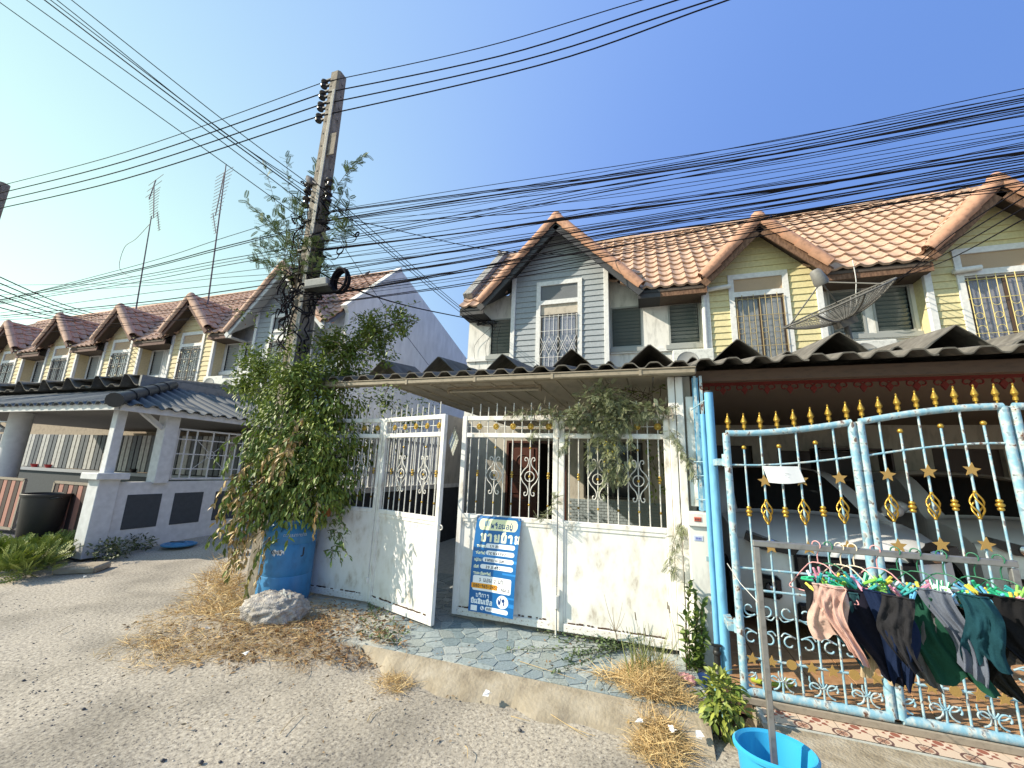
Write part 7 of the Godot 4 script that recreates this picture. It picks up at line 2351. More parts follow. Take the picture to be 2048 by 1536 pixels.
	for i in 96:
		var u := 1618 + i * 4.5 + rf(-5, 5)
		var k := rng.randi() % 7
		if i % 6 == 0: k = 0
		var p := zp(u, 1160 + (u - 1618) * 0.085 + rf(-12, 16), z + rf(-0.02, 0.14))
		var o := put_mesh(pmesh, "clothes_peg", mt("peg_" + pn[k].replace(" ", "_"), pc[k], 0.35), null, Transform3D(Basis.from_euler(Vector3(rf(-0.8, 0.8), rf(0, TAU), rf(-1.4, 1.4))).scaled(g3(rf(0.85, 1.1))), p))
		tag(o, "%s plastic clothes peg clipped along the washing" % pn[k], "peg", "%s clothes pegs" % pn[k])

# ---------------------------------------------------------------- car in the carport
func car(label: String, at: Vector3, turn: float) -> void:
	var t := thing("parked_car", label, "car", at, "", false)
	t.rotation.y = turn
	var wht := mt("car_white", L(0.74, 0.74, 0.73), 0.25, "", Vector3.ONE, {"coat": 0.8})
	var blk := mt("car_black", L(0.012, 0.012, 0.014), 0.2)
	var gls := mt("car_glass", L(0.015, 0.018, 0.02), 0.05)
	# profile of the centre line, from the bumper's foot over bonnet and roof to the tail (z forward, y up)
	var prof := [Vector2(0.0, 0.22), Vector2(0.06, 0.34), Vector2(0.07, 0.5), Vector2(0.05, 0.7), Vector2(0.02, 0.86), Vector2(-0.08, 0.96), Vector2(-0.35, 1.04), Vector2(-0.75, 1.1), Vector2(-1.05, 1.13), Vector2(-1.5, 1.42), Vector2(-1.95, 1.62), Vector2(-2.6, 1.68), Vector2(-3.6, 1.62), Vector2(-4.0, 1.2), Vector2(-4.1, 0.7), Vector2(-4.05, 0.3)]
	var dense := []
	for i in prof.size() - 1:
		for k in 4: dense.append(prof[i].cubic_interpolate(prof[i + 1], prof[maxi(i - 1, 0)], prof[mini(i + 2, prof.size() - 1)], k / 4.0))
	dense.append(prof[-1])
	var hw := func(y: float, z: float) -> float:
		var w := 0.86
		if y > 1.1: w -= 0.30 * (y - 1.1)
		return w
	var nx := 16
	var P := func(i: int, j: int) -> Vector3:
		var p: Vector2 = dense[i]
		var u := j / float(nx) * 2 - 1
		var k := pow(absf(u), 3.2)
		var front := smoothstep(-1.2, 0.05, p.x)
		var back := smoothstep(-3.4, -4.1, p.x)
		return Vector3(u * hw.call(p.y, p.x), p.y - 0.05 * k * (1 if p.y > 0.9 else 0), p.x - 0.26 * k * front + 0.2 * k * back)
	var N := func(i: int, j: int) -> Vector3:
		var a: Vector3 = P.call(mini(i + 1, dense.size() - 1), j) - P.call(maxi(i - 1, 0), j)
		var b: Vector3 = P.call(i, mini(j + 1, nx)) - P.call(i, maxi(j - 1, 0))
		return b.cross(a).normalized()
	var body := B.new()
	var ws := B.new()
	for i in dense.size() - 1:
		var glass := i >= 32 and i < 40
		for j in nx:
			var tgt := ws if glass and j > 1 and j < nx - 2 else body
			tgt.quad_n(P.call(i, j), P.call(i, j + 1), P.call(i + 1, j + 1), P.call(i + 1, j), N.call(i, j), N.call(i, j + 1), N.call(i + 1, j + 1), N.call(i + 1, j))
	for s: float in [-1.0, 1.0]:   # sides down to the sills
		var j := 0 if s < 0 else nx
		for i in dense.size() - 1:
			var a: Vector3 = P.call(i, j)
			var b: Vector3 = P.call(i + 1, j)
			var q := [Vector3(a.x, 0.25, a.z), Vector3(b.x, 0.25, b.z), b, a]
			if a.y < 0.3 or b.y < 0.3: continue
			if s > 0: body.quad(q[0], q[1], q[2], q[3])
			else: body.quad(q[1], q[0], q[3], q[2])
	put(body, "body", wht, t)
	put(ws, "windscreen", gls, t)
	var gr := B.new()
	gr.cbox(Vector3(0, 0.66, 0.055), Vector3(0.92, 0.3, 0.06), 0.02)
	gr.cbox(Vector3(0, 0.33, 0.07), Vector3(0.95, 0.16, 0.05), 0.02)
	put(gr, "grille", blk, t)
	var sl := B.new()
	for k in 4: sl.cbox(Vector3(0, 0.56 + k * 0.065, 0.09), Vector3(0.7 - 0.03 * k, 0.014, 0.02), 0.004)
	put(sl, "grille_bar", mt("chrome", L(0.5, 0.5, 0.52), 0.15, "", Vector3.ONE, {"metal": 1.0}), t)
	for s: float in [-1.0, 1.0]:
		var h := B.new()
		h.prism(PackedVector2Array([Vector2(0.42, 0.86), Vector2(0.84, 0.96), Vector2(0.86, 0.9), Vector2(0.72, 0.82), Vector2(0.46, 0.8)]) if s > 0 else PackedVector2Array([Vector2(-0.42, 0.86), Vector2(-0.46, 0.8), Vector2(-0.72, 0.82), Vector2(-0.86, 0.9), Vector2(-0.84, 0.96)]), -0.2, 0.02, Transform3D(Basis.from_euler(Vector3(0, s * 0.28, 0)), Vector3(0, 0, 0.17)))
		var ho := put(h, "headlight", blk, t)
		var l := B.new()
		l.lathe([Vector2(0, 0), Vector2(0.045, 0), Vector2(0.05, 0.02), Vector2(0.035, 0.03), Vector2(0, 0.035)], 14, Transform3D(Basis.from_euler(Vector3(PI / 2, 0, 0)), Vector3(s * 0.62, 0.87, 0.0)))
		put(l, "lens", mt("chrome", Color(), 0), ho)
		var fg := B.new()
		fg.cbox(Vector3(s * 0.66, 0.5, -0.02), Vector3(0.2, 0.2, 0.1), 0.03, Basis.from_euler(Vector3(0, s * 0.35, 0)))
		var fo := put(fg, "lamp_recess", blk, t)
		var fl := B.new()
		fl.ball(Vector3(s * 0.66, 0.5, 0.04), Vector3(0.05, 0.05, 0.02), 10, 6)
		put(fl, "lamp", mt("chrome", Color(), 0), fo)
		var mi := B.new()
		mi.ball(Vector3(s * 1.0, 1.17, -1.25), Vector3(0.11, 0.08, 0.06), 12, 8)
		mi.box(Vector3(s * 0.88, 1.12, -1.27), Vector3(0.12, 0.03, 0.04))
		put(mi, "mirror", wht, t)
		for zz: float in [-0.75, -3.3]:
			var w := B.new()
			w.lathe([Vector2(0, -0.1), Vector2(0.2, -0.1), Vector2(0.31, -0.09), Vector2(0.32, -0.05), Vector2(0.32, 0.05), Vector2(0.31, 0.09), Vector2(0.2, 0.1), Vector2(0, 0.1)], 24, Transform3D(Basis.from_euler(Vector3(0, 0, PI / 2)), Vector3(s * 0.8, 0.32, zz)))
			put(w, "wheel", blk, t)
func car_port_things() -> void:
	car("white car nosed up behind the blue gate", Vector3(1.68, 0.02, -4.62), 0.05)
	car("white car parked deeper in the next bay of the car port", Vector3(4.1, 0.02, -5.6), 0.0)
	var h := B.new()
	var p := [zp(1500, 1325, -3.62), zp(1520, 1335, -3.6), zp(1545, 1345, -3.6), zp(1570, 1340, -3.62), zp(1578, 1325, -3.66), zp(1570, 1318, -3.7)]
	for i in p.size(): p[i].y = 0.1
	h.tube(smooth_path(p, 5), 0.016, 8)
	single(h, "garden_hose", mt("lime_hose", L(0.35, 0.4, 0.04), 0.4), "curl of lime yellow hose behind the blue gate", "hose")
	var sh := thing("shelf_clutter", "dark storage shelf at the back of the car port", "shelf", Vector3(3.0, 0.06, -8.2))
	var b := B.new()
	for y in [0.5, 1.0, 1.5, 2.0]: b.aabb(Vector3(2.7, y, -8.5), Vector3(3.7, y + 0.03, -8.1))
	for x in [2.7, 3.67]: b.aabb(Vector3(x, 0.06, -8.5), Vector3(x + 0.03, 2.03, -8.1))
	put(b, "boards", mt("dark_door", Color(), 0), sh)

# ---------------------------------------------------------------- plants
func leaf_mesh(key: String, wid: float, droop: float) -> ArrayMesh:   # one leaf along +x, one unit long
	if shared.has(key): return shared[key]
	var b := B.new()
	var xs := [0.0, 0.18, 0.5, 0.8, 1.0]
	var ws := [0.02, 0.75, 1.0, 0.55, 0.0]
	for i in 4:
		var f := func(k: int, s: float) -> Vector3: return Vector3(xs[k], -droop * xs[k] * xs[k] + (0.0 if s == 0.0 else 0.12 * wid * ws[k]), s * wid * ws[k] * 0.5)
		for s: float in [-1.0, 1.0]:
			var a: Vector3 = f.call(i, 0.0)
			var c: Vector3 = f.call(i + 1, 0.0)
			var d: Vector3 = f.call(i + 1, s)
			var e: Vector3 = f.call(i, s)
			if s > 0:
				b.tri(a, e, d); b.tri(a, d, c)
			else:
				b.tri(a, c, d); b.tri(a, d, e)
	shared[key] = b.done()
	return shared[key]
func spray_mesh(key: String, pairs: int, leaf_len: float, leaf_w: float) -> ArrayMesh:   # feathery twig along +x, one unit long
	if shared.has(key): return shared[key]
	var b := B.new()
	b.tube(PackedVector3Array([Vector3.ZERO, Vector3(0.5, 0.03, 0), Vector3(1, -0.05, 0)]), 0.008, 3, 0.004, false)
	for i in pairs:
		var x := 0.12 + 0.86 * i / (pairs - 1.0)
		var y := 0.03 - 0.08 * x * x
		var l := leaf_len * (0.7 + 0.5 * sin(x * PI))
		for s: float in [-1.0, 1.0]:
			var a := Vector3(x, y, 0)
			var d := Vector3(0.45, 0.05, s).normalized()
			var w := Vector3(1, 0, 0) * leaf_w
			var p := a + d * l * 0.5 - w * 0.5
			var q := a + d * l * 0.5 + w * 0.5 + Vector3(0, 0.02, 0)
			var e := a + d * l
			if s > 0:
				b.tri(a, p, e); b.tri(a, e, q)
			else:
				b.tri(a, e, p); b.tri(a, q, e)
	shared[key] = b.done()
	return shared[key]
var lx := []
var lc := []
func leaf_at(p: Vector3, dir: Vector3, size: float, col: Color, roll := 0.0) -> void:
	var x := dir.normalized()
	var up := Vector3.UP if absf(x.y) < 0.95 else Vector3(0.3, 0.1, 1).normalized()
	var z := x.cross(up).normalized()
	var k := Basis(x, z.cross(x), z) * Basis.from_euler(Vector3(roll, 0, 0))
	lx.append(Transform3D(k.scaled_local(g3(size)), p))
	lc.append(col)
func mixc(a: Color, b: Color) -> Color: return a.lerp(b, rng.randf()) * rf(0.85, 1.12)
var gap := FastNoiseLite.new()
func cluster(c: Vector3, r: Vector3, n: int, size: float, droop: float, a: Color, b: Color, hole := -0.12, shell := 0.45) -> void:
	for i in n:
		var d := Vector3(rng.randfn(), rng.randfn(), rng.randfn()).normalized()
		var p := c + d * r * pow(rng.randf(), shell)
		if gap.get_noise_3dv(p * 3.2) < hole: continue
		var dir := d * 0.7 + Vector3(rf(-0.8, 0.8), rf(-0.5, 0.5) - droop, rf(-0.8, 0.8))
		leaf_at(p, dir, size * rf(0.65, 1.2), mixc(a, b), rf(-0.7, 0.7))
var stems: B
func strand(pts: Array, n: int, size: float, a: Color, b: Color, spread: float, droop: float, r := 0.004) -> void:
	var path := smooth_path(pts, 6)
	stems.tube(path, r, 4, r * 0.4, false)
	for i in n:
		var f := (i + rng.randf()) / n * (path.size() - 1.001)
		var k := int(f)
		var p := path[k].lerp(path[k + 1], f - k)
		var t := (path[k + 1] - path[k]).normalized()
		var d := t * 0.5 + Vector3(rng.randfn(), rng.randfn() * 0.7 - droop, rng.randfn()).normalized()
		leaf_at(p + Vector3(rf(-1, 1), rf(-1, 1), rf(-1, 1)) * spread, d, size * rf(0.6, 1.2), mixc(a, b), rf(-0.8, 0.8))
func flush(mesh: Mesh, called: String, m: Material, parent: Node) -> void:
	if lx.size():
		var o := many(mesh, lx, lc, called, m, parent)
		o.set_meta("kind", "stuff")
	lx = []; lc = []
func leafm(key: String, rough: float, back: Color) -> Material: return mt(key, L(1, 1, 1), rough, "", Vector3.ONE, {"vc": true, "back": back})

func plants() -> void:
	gap.seed = 4
	gap.frequency = 1.0
	gap.fractal_octaves = 2
	var bark := mt("stem_bark", L(0.12, 0.085, 0.05), 0.9, "grain", g3(6.0))
	var glossy := leafm("glossy_leaf", 0.52, L(0.07, 0.11, 0.015))
	var fine := leafm("fine_leaf", 0.55, L(0.08, 0.11, 0.02))
	var broad := leaf_mesh("broad", 0.36, 0.22)
	var small := leaf_mesh("small", 0.5, 0.1)
	var feather := spray_mesh("feather", 8, 0.24, 0.12)
	var GA := L(0.07, 0.115, 0.016)
	var GB := L(0.24, 0.29, 0.04)
	# ---- climber round the foot of the pole: long drooping leaves, part of them dried
	var t := thing("climbing_plant", "dense green climber with dried yellow sprays swallowing the pole above the drum", "climber", Vector3(-4.35, 0, -3.9))
	stems = B.new()
	for q in [[600, 930, -3.75, 0.5, 0.5, 1500], [560, 880, -3.75, 0.42, 0.5, 1100], [640, 880, -3.85, 0.45, 0.5, 1300], [545, 990, -3.65, 0.35, 0.35, 900], [620, 1000, -3.8, 0.42, 0.3, 1000], [600, 800, -3.85, 0.45, 0.4, 1200], [540, 800, -3.9, 0.3, 0.35, 600], [670, 960, -3.95, 0.3, 0.4, 800], [660, 810, -4.0, 0.4, 0.35, 800], [700, 890, -4.22, 0.28, 0.45, 600]]:
		cluster(zp(q[0], q[1], q[2]), Vector3(q[3], q[4], 0.42), int(q[5] * 1.7), 0.072, 0.8, GA, GB)
	for i in 95:   # hanging sprays over the lower left, dried ones among them
		var u := rf(490, 640)
		var v := rf(830, 1010)
		if i < 40:
			u = rf(478, 560); v = rf(930, 1080)
		var p := zp(u, v, rf(-3.62, -3.35))
		var ln := rf(0.25, 0.5)
		var out := Vector3(rf(-0.18, 0.05), 0, rf(0.02, 0.15))
		var dry := rng.randf() < (0.55 if i < 40 else 0.2)
		strand([p, p + out + Vector3(0, -ln * 0.3, 0), p + out * 1.4 + Vector3(0, -ln, 0)], 20, 0.075, L(0.36, 0.22, 0.08) if dry else GA, L(0.5, 0.36, 0.16) if dry else L(0.2, 0.27, 0.045), 0.01, 1.1)
	for i in 10:   # shoots reaching right across the gate
		var p := zp(rf(645, 665), rf(1000, 1110), -3.75)
		strand([p, p + Vector3(0.15, 0.03, 0.05), p + Vector3(rf(0.2, 0.36), -0.06, 0.1)], 12, 0.065, GA, L(0.08, 0.14, 0.02), 0.008, 0.5)
	for q in [[488, 1060], [462, 1120], [500, 1150], [475, 1010]]:
		var p := zp(q[0] + 20, q[1] - 60, -3.5)
		strand([p, zp(q[0], q[1], -3.4), zp(q[0] - 8, q[1] + 40, -3.38)], 22, 0.075, L(0.17, 0.2, 0.03), L(0.4, 0.3, 0.1), 0.012, 1.0)
	flush(broad, "foliage", glossy, t)
	put(stems, "stems", bark, t)
	# ---- small leaved tree sprouting higher round the pole, arching over the awning
	var t2 := thing("sprouting_tree", "light leafy tree growing round the pole and arching over the awning", "tree", Vector3(-4.4, 0, -4.15))
	var tr := B.new()
	tr.tube(smooth_path([Vector3(-4.5, 0, -4.25), Vector3(-4.55, 1.5, -4.2), Vector3(-4.45, 2.8, -4.2), Vector3(-4.5, 4.2, -4.1)], 6), 0.05, 8, 0.018)
	tr.tube(smooth_path([Vector3(-4.5, 2.2, -4.2), zp(690, 720, -4.4), zp(760, 660, -4.5), zp(818, 640, -4.5)], 6), 0.028, 7, 0.006)
	put(tr, "trunk", bark, t2)
	stems = B.new()
	for q in [[700, 700, -4.35, 0.32, 0.3, 600], [740, 660, -4.4, 0.3, 0.28, 520], [790, 645, -4.45, 0.26, 0.2, 360], [690, 750, -4.3, 0.35, 0.2, 480], [640, 760, -4.0, 0.4, 0.25, 500], [520, 740, -4.05, 0.3, 0.26, 460], [490, 770, -4.0, 0.22, 0.18, 220], [560, 770, -3.8, 0.4, 0.2, 420], [580, 700, -3.8, 0.22, 0.4, 160], [510, 715, -4.1, 0.2, 0.2, 200], [600, 740, -3.7, 0.35, 0.25, 320], [660, 690, -4.2, 0.25, 0.25, 260], [765, 700, -4.6, 0.2, 0.25, 220]]:
		cluster(zp(q[0], q[1], q[2]), Vector3(q[3], q[4], 0.3), int(q[5] * 3.2), 0.05, 0.1, L(0.09, 0.14, 0.02), L(0.25, 0.31, 0.06), -0.18, 0.7)
	for i in 80:
		var p := zp(rf(480, 820), rf(620, 790), rf(-4.5, -3.8))
		strand([p, p + Vector3(rf(-0.15, 0.15), rf(0.02, 0.2), rf(-0.1, 0.1)), p + Vector3(rf(-0.3, 0.3), rf(-0.05, 0.3), rf(-0.1, 0.1))], 12, 0.055, L(0.08, 0.13, 0.02), L(0.2, 0.27, 0.05), 0.01, 0.1)
	flush(small, "crown", fine, t2)
	put(stems, "twigs", bark, t2).set_meta("kind", "stuff")
	# ---- feathery shoots high on the pole
	var t3 := thing("feathery_shoots", "sparse feathery shoots sprouting high around the concrete pole", "climber", Vector3(-4.35, 3.4, -3.9))
	stems = B.new()
	var pale := L(0.075, 0.12, 0.04)
	var pale2 := L(0.17, 0.22, 0.085)
	for q in [[615, 520, 560, 430, 530, 330], [610, 530, 545, 450, 490, 400], [605, 540, 540, 500, 505, 490], [620, 500, 585, 420, 572, 310], [625, 480, 600, 430, 590, 400], [655, 460, 680, 400, 700, 330], [660, 440, 690, 350, 735, 310], [655, 450, 685, 430, 700, 395], [600, 560, 540, 530, 510, 520], [600, 580, 570, 560, 520, 505], [650, 500, 680, 470, 695, 455], [640, 380, 632, 350, 640, 325], [605, 520, 560, 470, 520, 440], [615, 545, 585, 480, 560, 400]]:
		var zz := rf(-4.05, -3.75)
		var a := Vector3(-4.3, zp(q[0], q[1], -3.9).y, -3.88)
		strand([a, zp(q[2], q[3], zz), zp(q[4], q[5], zz)], 42, 0.12, pale, pale2, 0.02, 0.05, 0.005)
	for q in [[570, 500, 0.28, 40], [600, 540, 0.25, 50], [545, 460, 0.25, 30], [690, 460, 0.12, 16], [640, 500, 0.15, 30], [640, 545, 0.2, 40]]: cluster(zp(q[0], q[1], -3.85), Vector3(q[2], q[2], 0.2), q[3] * 3, 0.12, 0.0, pale, pale2, -0.2, 0.6)
	flush(feather, "foliage", fine, t3)
	for i in 14:
		var p := Vector3(-4.3 + rf(-0.2, 0.2), rf(3.4, 3.9), -3.8)
		stems.tube(smooth_path([p, p + Vector3(rf(-0.15, 0.1), 0.4, rf(-0.05, 0.1)), p + Vector3(rf(-0.3, 0.2), 0.9, rf(-0.1, 0.1))], 5), 0.006, 4, 0.003)
	put(stems, "stems", bark, t3).set_meta("kind", "stuff")
	# ---- hedge seen through the pickets
	var t4 := thing("lane_shrub", "loose green shrub growing behind the white pickets", "shrub", Vector3(-4.5, 0, -5.6))
	stems = B.new()
	for q in [[800, 800, -5.6, 0.5, 0.3, 420], [850, 830, -6.4, 0.4, 0.3, 300], [740, 800, -5.0, 0.4, 0.3, 320], [820, 880, -6.2, 0.3, 0.5, 320], [770, 900, -5.6, 0.3, 0.6, 380], [880, 815, -7.0, 0.25, 0.25, 160]]: cluster(zp(q[0], q[1], q[2]) + Vector3(-0.25, 0, 0), Vector3(0.25, q[4], q[3]), q[5], 0.065, 0.2, GA, L(0.18, 0.24, 0.04), -0.05, 0.7)
	for i in 8: stems.tube(smooth_path([Vector3(-4.4, -0.05, -4.8 - i * 0.35), Vector3(-4.45 + rf(-0.1, 0.1), 1.3, -4.9 - i * 0.35), Vector3(-4.4 + rf(-0.1, 0.1), 2.6, -4.9 - i * 0.33)], 5), 0.012, 5, 0.005)
	flush(small, "foliage", fine, t4)
	put(stems, "stems", bark, t4).set_meta("kind", "stuff")
	# ---- vine hanging over the closed gate
	var t5 := thing("gate_vine", "grey green feathery vine hanging over the closed white gate", "vine", Vector3(-0.4, 2.0, -4.05))
	stems = B.new()
	var va := L(0.13, 0.155, 0.075)
	var vb := L(0.32, 0.34, 0.2)
	for q in [[1210, 800, 0.28, 0.2, 170], [1190, 830, 0.22, 0.16, 120], [1235, 830, 0.2, 0.16, 110], [1215, 880, 0.12, 0.2, 70], [1228, 940, 0.09, 0.14, 44], [1190, 910, 0.07, 0.15, 26], [1150, 835, 0.25, 0.09, 80], [1290, 822, 0.3, 0.08, 70]]: cluster(zp(q[0], q[1], -4.03), Vector3(q[2], q[3], 0.12), q[4] * 3, 0.075, 0.4, va, vb, -0.3, 0.6)
	for q in [[1180, 825, 1100, 818, 1045, 835], [1160, 830, 1090, 845, 1060, 880], [1130, 830, 1070, 822, 1010, 830], [1230, 820, 1300, 812, 1350, 818], [1215, 850, 1210, 920, 1205, 985], [1230, 850, 1236, 900, 1240, 960], [1188, 850, 1180, 900, 1180, 935], [1345, 870, 1372, 920, 1398, 965], [1340, 860, 1365, 900, 1382, 935], [1362, 1045, 1346, 1090, 1338, 1140], [1368, 1055, 1352, 1100, 1347, 1150], [1075, 1040, 1100, 1020, 1112, 985], [1150, 840, 1135, 880, 1120, 900], [1255, 840, 1262, 900, 1258, 960]]:
		strand([zp(q[0], q[1], -4.03), zp(q[2], q[3], -3.98), zp(q[4], q[5], -3.99)], 46, 0.07, va, vb, 0.02, 0.5, 0.003)
	flush(feather, "foliage", fine, t5)
	for i in 260:
		var u := rf(1030, 1355)
		leaf_at(zp(u, 822 - (u - 1030) * 0.012 + rf(-14, 14), rf(-4.12, -3.98)), Vector3(rng.randfn(), rng.randfn() * 0.5 - 0.3, rng.randfn()), rf(0.06, 0.14), mixc(L(0.2, 0.165, 0.12), L(0.4, 0.34, 0.25)))
	flush(leaf_mesh("sliver", 0.12, 0.2), "dried_tendrils", leafm("dried_leaf", 0.8, L(0.05, 0.04, 0.02)), t5)
	for q in [[1205, 800, 0.26, 0.16, 500], [1225, 840, 0.16, 0.16, 260], [1215, 890, 0.1, 0.16, 130], [1228, 940, 0.07, 0.12, 70], [1120, 830, 0.3, 0.06, 160]]: cluster(zp(q[0], q[1], -4.02), Vector3(q[2], q[3], 0.1), q[4], 0.03, 0.4, va, vb, -0.3, 0.6)
	flush(small, "leaflets", fine, t5)
	for i in 30: leaf_at(zp(1218 + rng.randfn() * 16, 890 + rng.randfn() * 26, -3.97 + rng.randfn() * 0.02), Vector3(rng.randfn(), -0.8, rng.randfn()), rf(0.02, 0.04), mixc(L(0.55, 0.42, 0.05), L(0.4, 0.4, 0.08)))
	flush(small, "yellow_leaves", fine, t5)
	for i in 12: stems.tube(smooth_path([zp(rf(1190, 1340), 775, -4.6), zp(rf(1240, 1330), rf(790, 810), -4.3), zp(rf(1100, 1330), 822, -4.05)], 5), 0.003, 4)
	put(stems, "stems", bark, t5).set_meta("kind", "stuff")
	# vine under the awning, in shade
	var t6 := thing("shade_vine", "leafy vine trailing down inside the closed gate", "vine", Vector3(-0.2, 1.6, -4.4))
	stems = B.new()
	for q in [[1250, 775, 1290, 790, 1330, 770], [1310, 830, 1320, 900, 1335, 990], [1290, 850, 1300, 930, 1310, 1010], [1290, 880, 1320, 960, 1345, 1000]]: strand([zp(q[0], q[1], -4.5), zp(q[2], q[3], -4.5), zp(q[4], q[5], -4.5)], 30, 0.05, L(0.09, 0.14, 0.02), L(0.25, 0.31, 0.06), 0.03, 0.4, 0.003)
	flush(small, "foliage", fine, t6)
	put(stems, "stems", bark, t6).set_meta("kind", "stuff")
	# ---- creeper across the tiles
	var t7 := thing("ground_creeper", "low green creeper spreading over the blue grey paving stones", "creeper", yp(1200, 1290, 0))
	stems = B.new()
	for q in [[1250, 1290, 1150, 1270, 1075, 1262], [1250, 1292, 1130, 1296, 1010, 1300], [1240, 1296, 1180, 1320, 1105, 1345], [1245, 1294, 1180, 1285, 1120, 1280], [1255, 1290, 1170, 1310, 1130, 1320], [1252, 1288, 1200, 1278, 1100, 1275], [1235, 1296, 1190, 1300, 1140, 1306]]:
		strand([yp(q[0], q[1], 0.02), yp(q[2], q[3], 0.03), yp(q[4], q[5], 0.015)], 70, 0.034, L(0.05, 0.085, 0.03), L(0.14, 0.19, 0.08), 0.014, -0.4, 0.003)
	for i in 160:
		var p := yp(rf(1190, 1275), rf(1272, 1302), 0.02)
		leaf_at(p + Vector3(0, rf(0, 0.05), 0), Vector3(rng.randfn(), rf(0, 0.8), rng.randfn()), 0.036, mixc(L(0.04, 0.075, 0.025), L(0.13, 0.18, 0.07)), rf(-0.5, 0.5))
	flush(small, "foliage", fine, t7)
	put(stems, "runners", bark, t7).set_meta("kind", "stuff")
	var t8 := thing("ground_creeper", "sprawling weed on the littered concrete before the swung gate leaf", "creeper", yp(770, 1270, 0))
	stems = B.new()
	for q in [[735, 1205, 765, 1225, 800, 1255], [720, 1240, 760, 1262, 815, 1268], [715, 1262, 750, 1275, 800, 1285], [740, 1215, 750, 1240, 780, 1275]]: strand([yp(q[0], q[1], 0.02), yp(q[2], q[3], 0.04), yp(q[4], q[5], 0.02)], 60, 0.035, L(0.06, 0.1, 0.035), L(0.16, 0.2, 0.08), 0.018, -0.3, 0.003)
	flush(small, "foliage", fine, t8)
	put(stems, "runners", bark, t8).set_meta("kind", "stuff")
	# ---- leafy sapling by the pillar
	var t9 := thing("leafy_sapling", "upright sapling with glossy paired leaves against the white pillar", "plant", Vector3(0.28, 0, -3.83))
	stems = B.new()
	for q in [[1378, 1165, 0.25], [1392, 1185, 0.29], [1405, 1210, 0.33], [1372, 1230, 0.23], [1388, 1250, 0.31], [1410, 1265, 0.35], [1395, 1225, 0.3]]:
		var top := zp(q[0], q[1], -3.83)
		var ft := Vector3(q[2], 0.0, -3.84)
		strand([ft, ft.lerp(top, 0.5) + Vector3(rf(-0.02, 0.02), 0, rf(-0.02, 0.03)), top], int(34 * (top.y / 0.6)) + 12, 0.075, L(0.06, 0.11, 0.02), L(0.17, 0.23, 0.05), 0.006, -0.5, 0.005)
	flush(leaf_mesh("obovate", 0.42, 0.12), "foliage", glossy, t9)
	put(stems, "stems", bark, t9).set_meta("kind", "stuff")
	# ---- variegated shrub in the drain
	var ta := thing("variegated_shrub", "bushy variegated yellow green shrub growing from the drain gap", "shrub", yp(1448, 1455, -0.12))
	stems = B.new()
	var sc := zp(1446, 1412, -3.2)
	cluster(sc, Vector3(0.14, 0.17, 0.13), 330, 0.065, 0.3, L(0.07, 0.12, 0.02), L(0.3, 0.33, 0.06), -0.6, 0.5)
	cluster(sc + Vector3(0, 0.12, 0), Vector3(0.09, 0.1, 0.08), 90, 0.06, -0.2, L(0.1, 0.16, 0.03), L(0.34, 0.36, 0.08), -0.6, 0.5)
	for i in 9: stems.tube(PackedVector3Array([sc + Vector3(rf(-0.03, 0.03), -0.28, rf(-0.03, 0.03)), sc + Vector3(rf(-0.1, 0.1), 0.05, rf(-0.1, 0.1))]), 0.004, 4)
	flush(leaf_mesh("obovate", 0.42, 0.12), "foliage", glossy, ta)
	put(stems, "stems", bark, ta).set_meta("kind", "stuff")
	# ---- small weeds
	for q in [[1330, 1300, 0.07, 90, "tiny weed tuft at the foot of the hinge post"], [1262, 1268, 0.05, 60, "tiny green weed tuft under the bottom rail of the gate"]]:
		var w := thing("weed_tuft", q[4], "weed", yp(q[0], q[1] + 6, 0))
		cluster(yp(q[0], q[1], 0.0) + Vector3(0, 0.04, 0), Vector3(q[2], q[2] * 0.8, q[2]), q[3], 0.03, -0.3, L(0.06, 0.1, 0.03), L(0.15, 0.2, 0.07), -0.9, 0.6)
		flush(small, "foliage", fine, w)
	var tw := thing("dead_twig", "bare pale twig leaning against the closed gate", "twig", yp(1232, 1290, 0))
	var tb := B.new()
	var f0 := yp(1236, 1290, 0)
	var tops := [zp(1208, 1188, -3.98), zp(1215, 1240, -3.95), zp(1245, 1205, -3.97), zp(1225, 1215, -3.94), zp(1250, 1225, -3.9), zp(1220, 1250, -3.92)]
	var fork := f0.lerp(zp(1225, 1230, -3.95), 0.45)
	tb.tube(PackedVector3Array([f0, fork]), 0.006, 5, 0.005)
	for p: Vector3 in tops: tb.tube(smooth_path([fork, fork.lerp(p, 0.5) + Vector3(rf(-0.015, 0.015), 0, 0.02), p], 4), 0.004, 4, 0.0015)
	put(tb, "branches", mt("pale_twig", L(0.42, 0.36, 0.29), 0.9), tw)
	# ---- plants at the far left
	var tl := thing("feathery_weeds", "bright yellow green feathery weeds before the black bin", "weeds", yp(70, 1140, -0.05))
	for q in [[20, 1120, 0.5], [70, 1118, 0.55], [115, 1108, 0.35], [-30, 1125, 0.5], [45, 1140, 0.4]]: cluster(yp(q[0], q[1], 0.0) + Vector3(0, 0.06, 0), Vector3(q[2], 0.15, 0.35), 260, 0.17, -0.9, L(0.1, 0.15, 0.02), L(0.3, 0.33, 0.07), -0.5, 0.7)
	flush(feather, "foliage", fine, tl)
	var tm := thing("dark_shrub", "low dark leafy shrub at the foot of the panelled wall", "shrub", yp(220, 1120, 0.0))
	for q in [[190, 1105, 0.3], [235, 1100, 0.35], [265, 1098, 0.25], [210, 1112, 0.3]]: cluster(yp(q[0], q[1], 0.02) + Vector3(0, 0.08, -0.05), Vector3(q[2], 0.17, 0.25), 330, 0.055, 0.0, L(0.04, 0.06, 0.02), L(0.16, 0.18, 0.07), -0.4, 0.6)
	flush(small, "foliage", fine, tm)

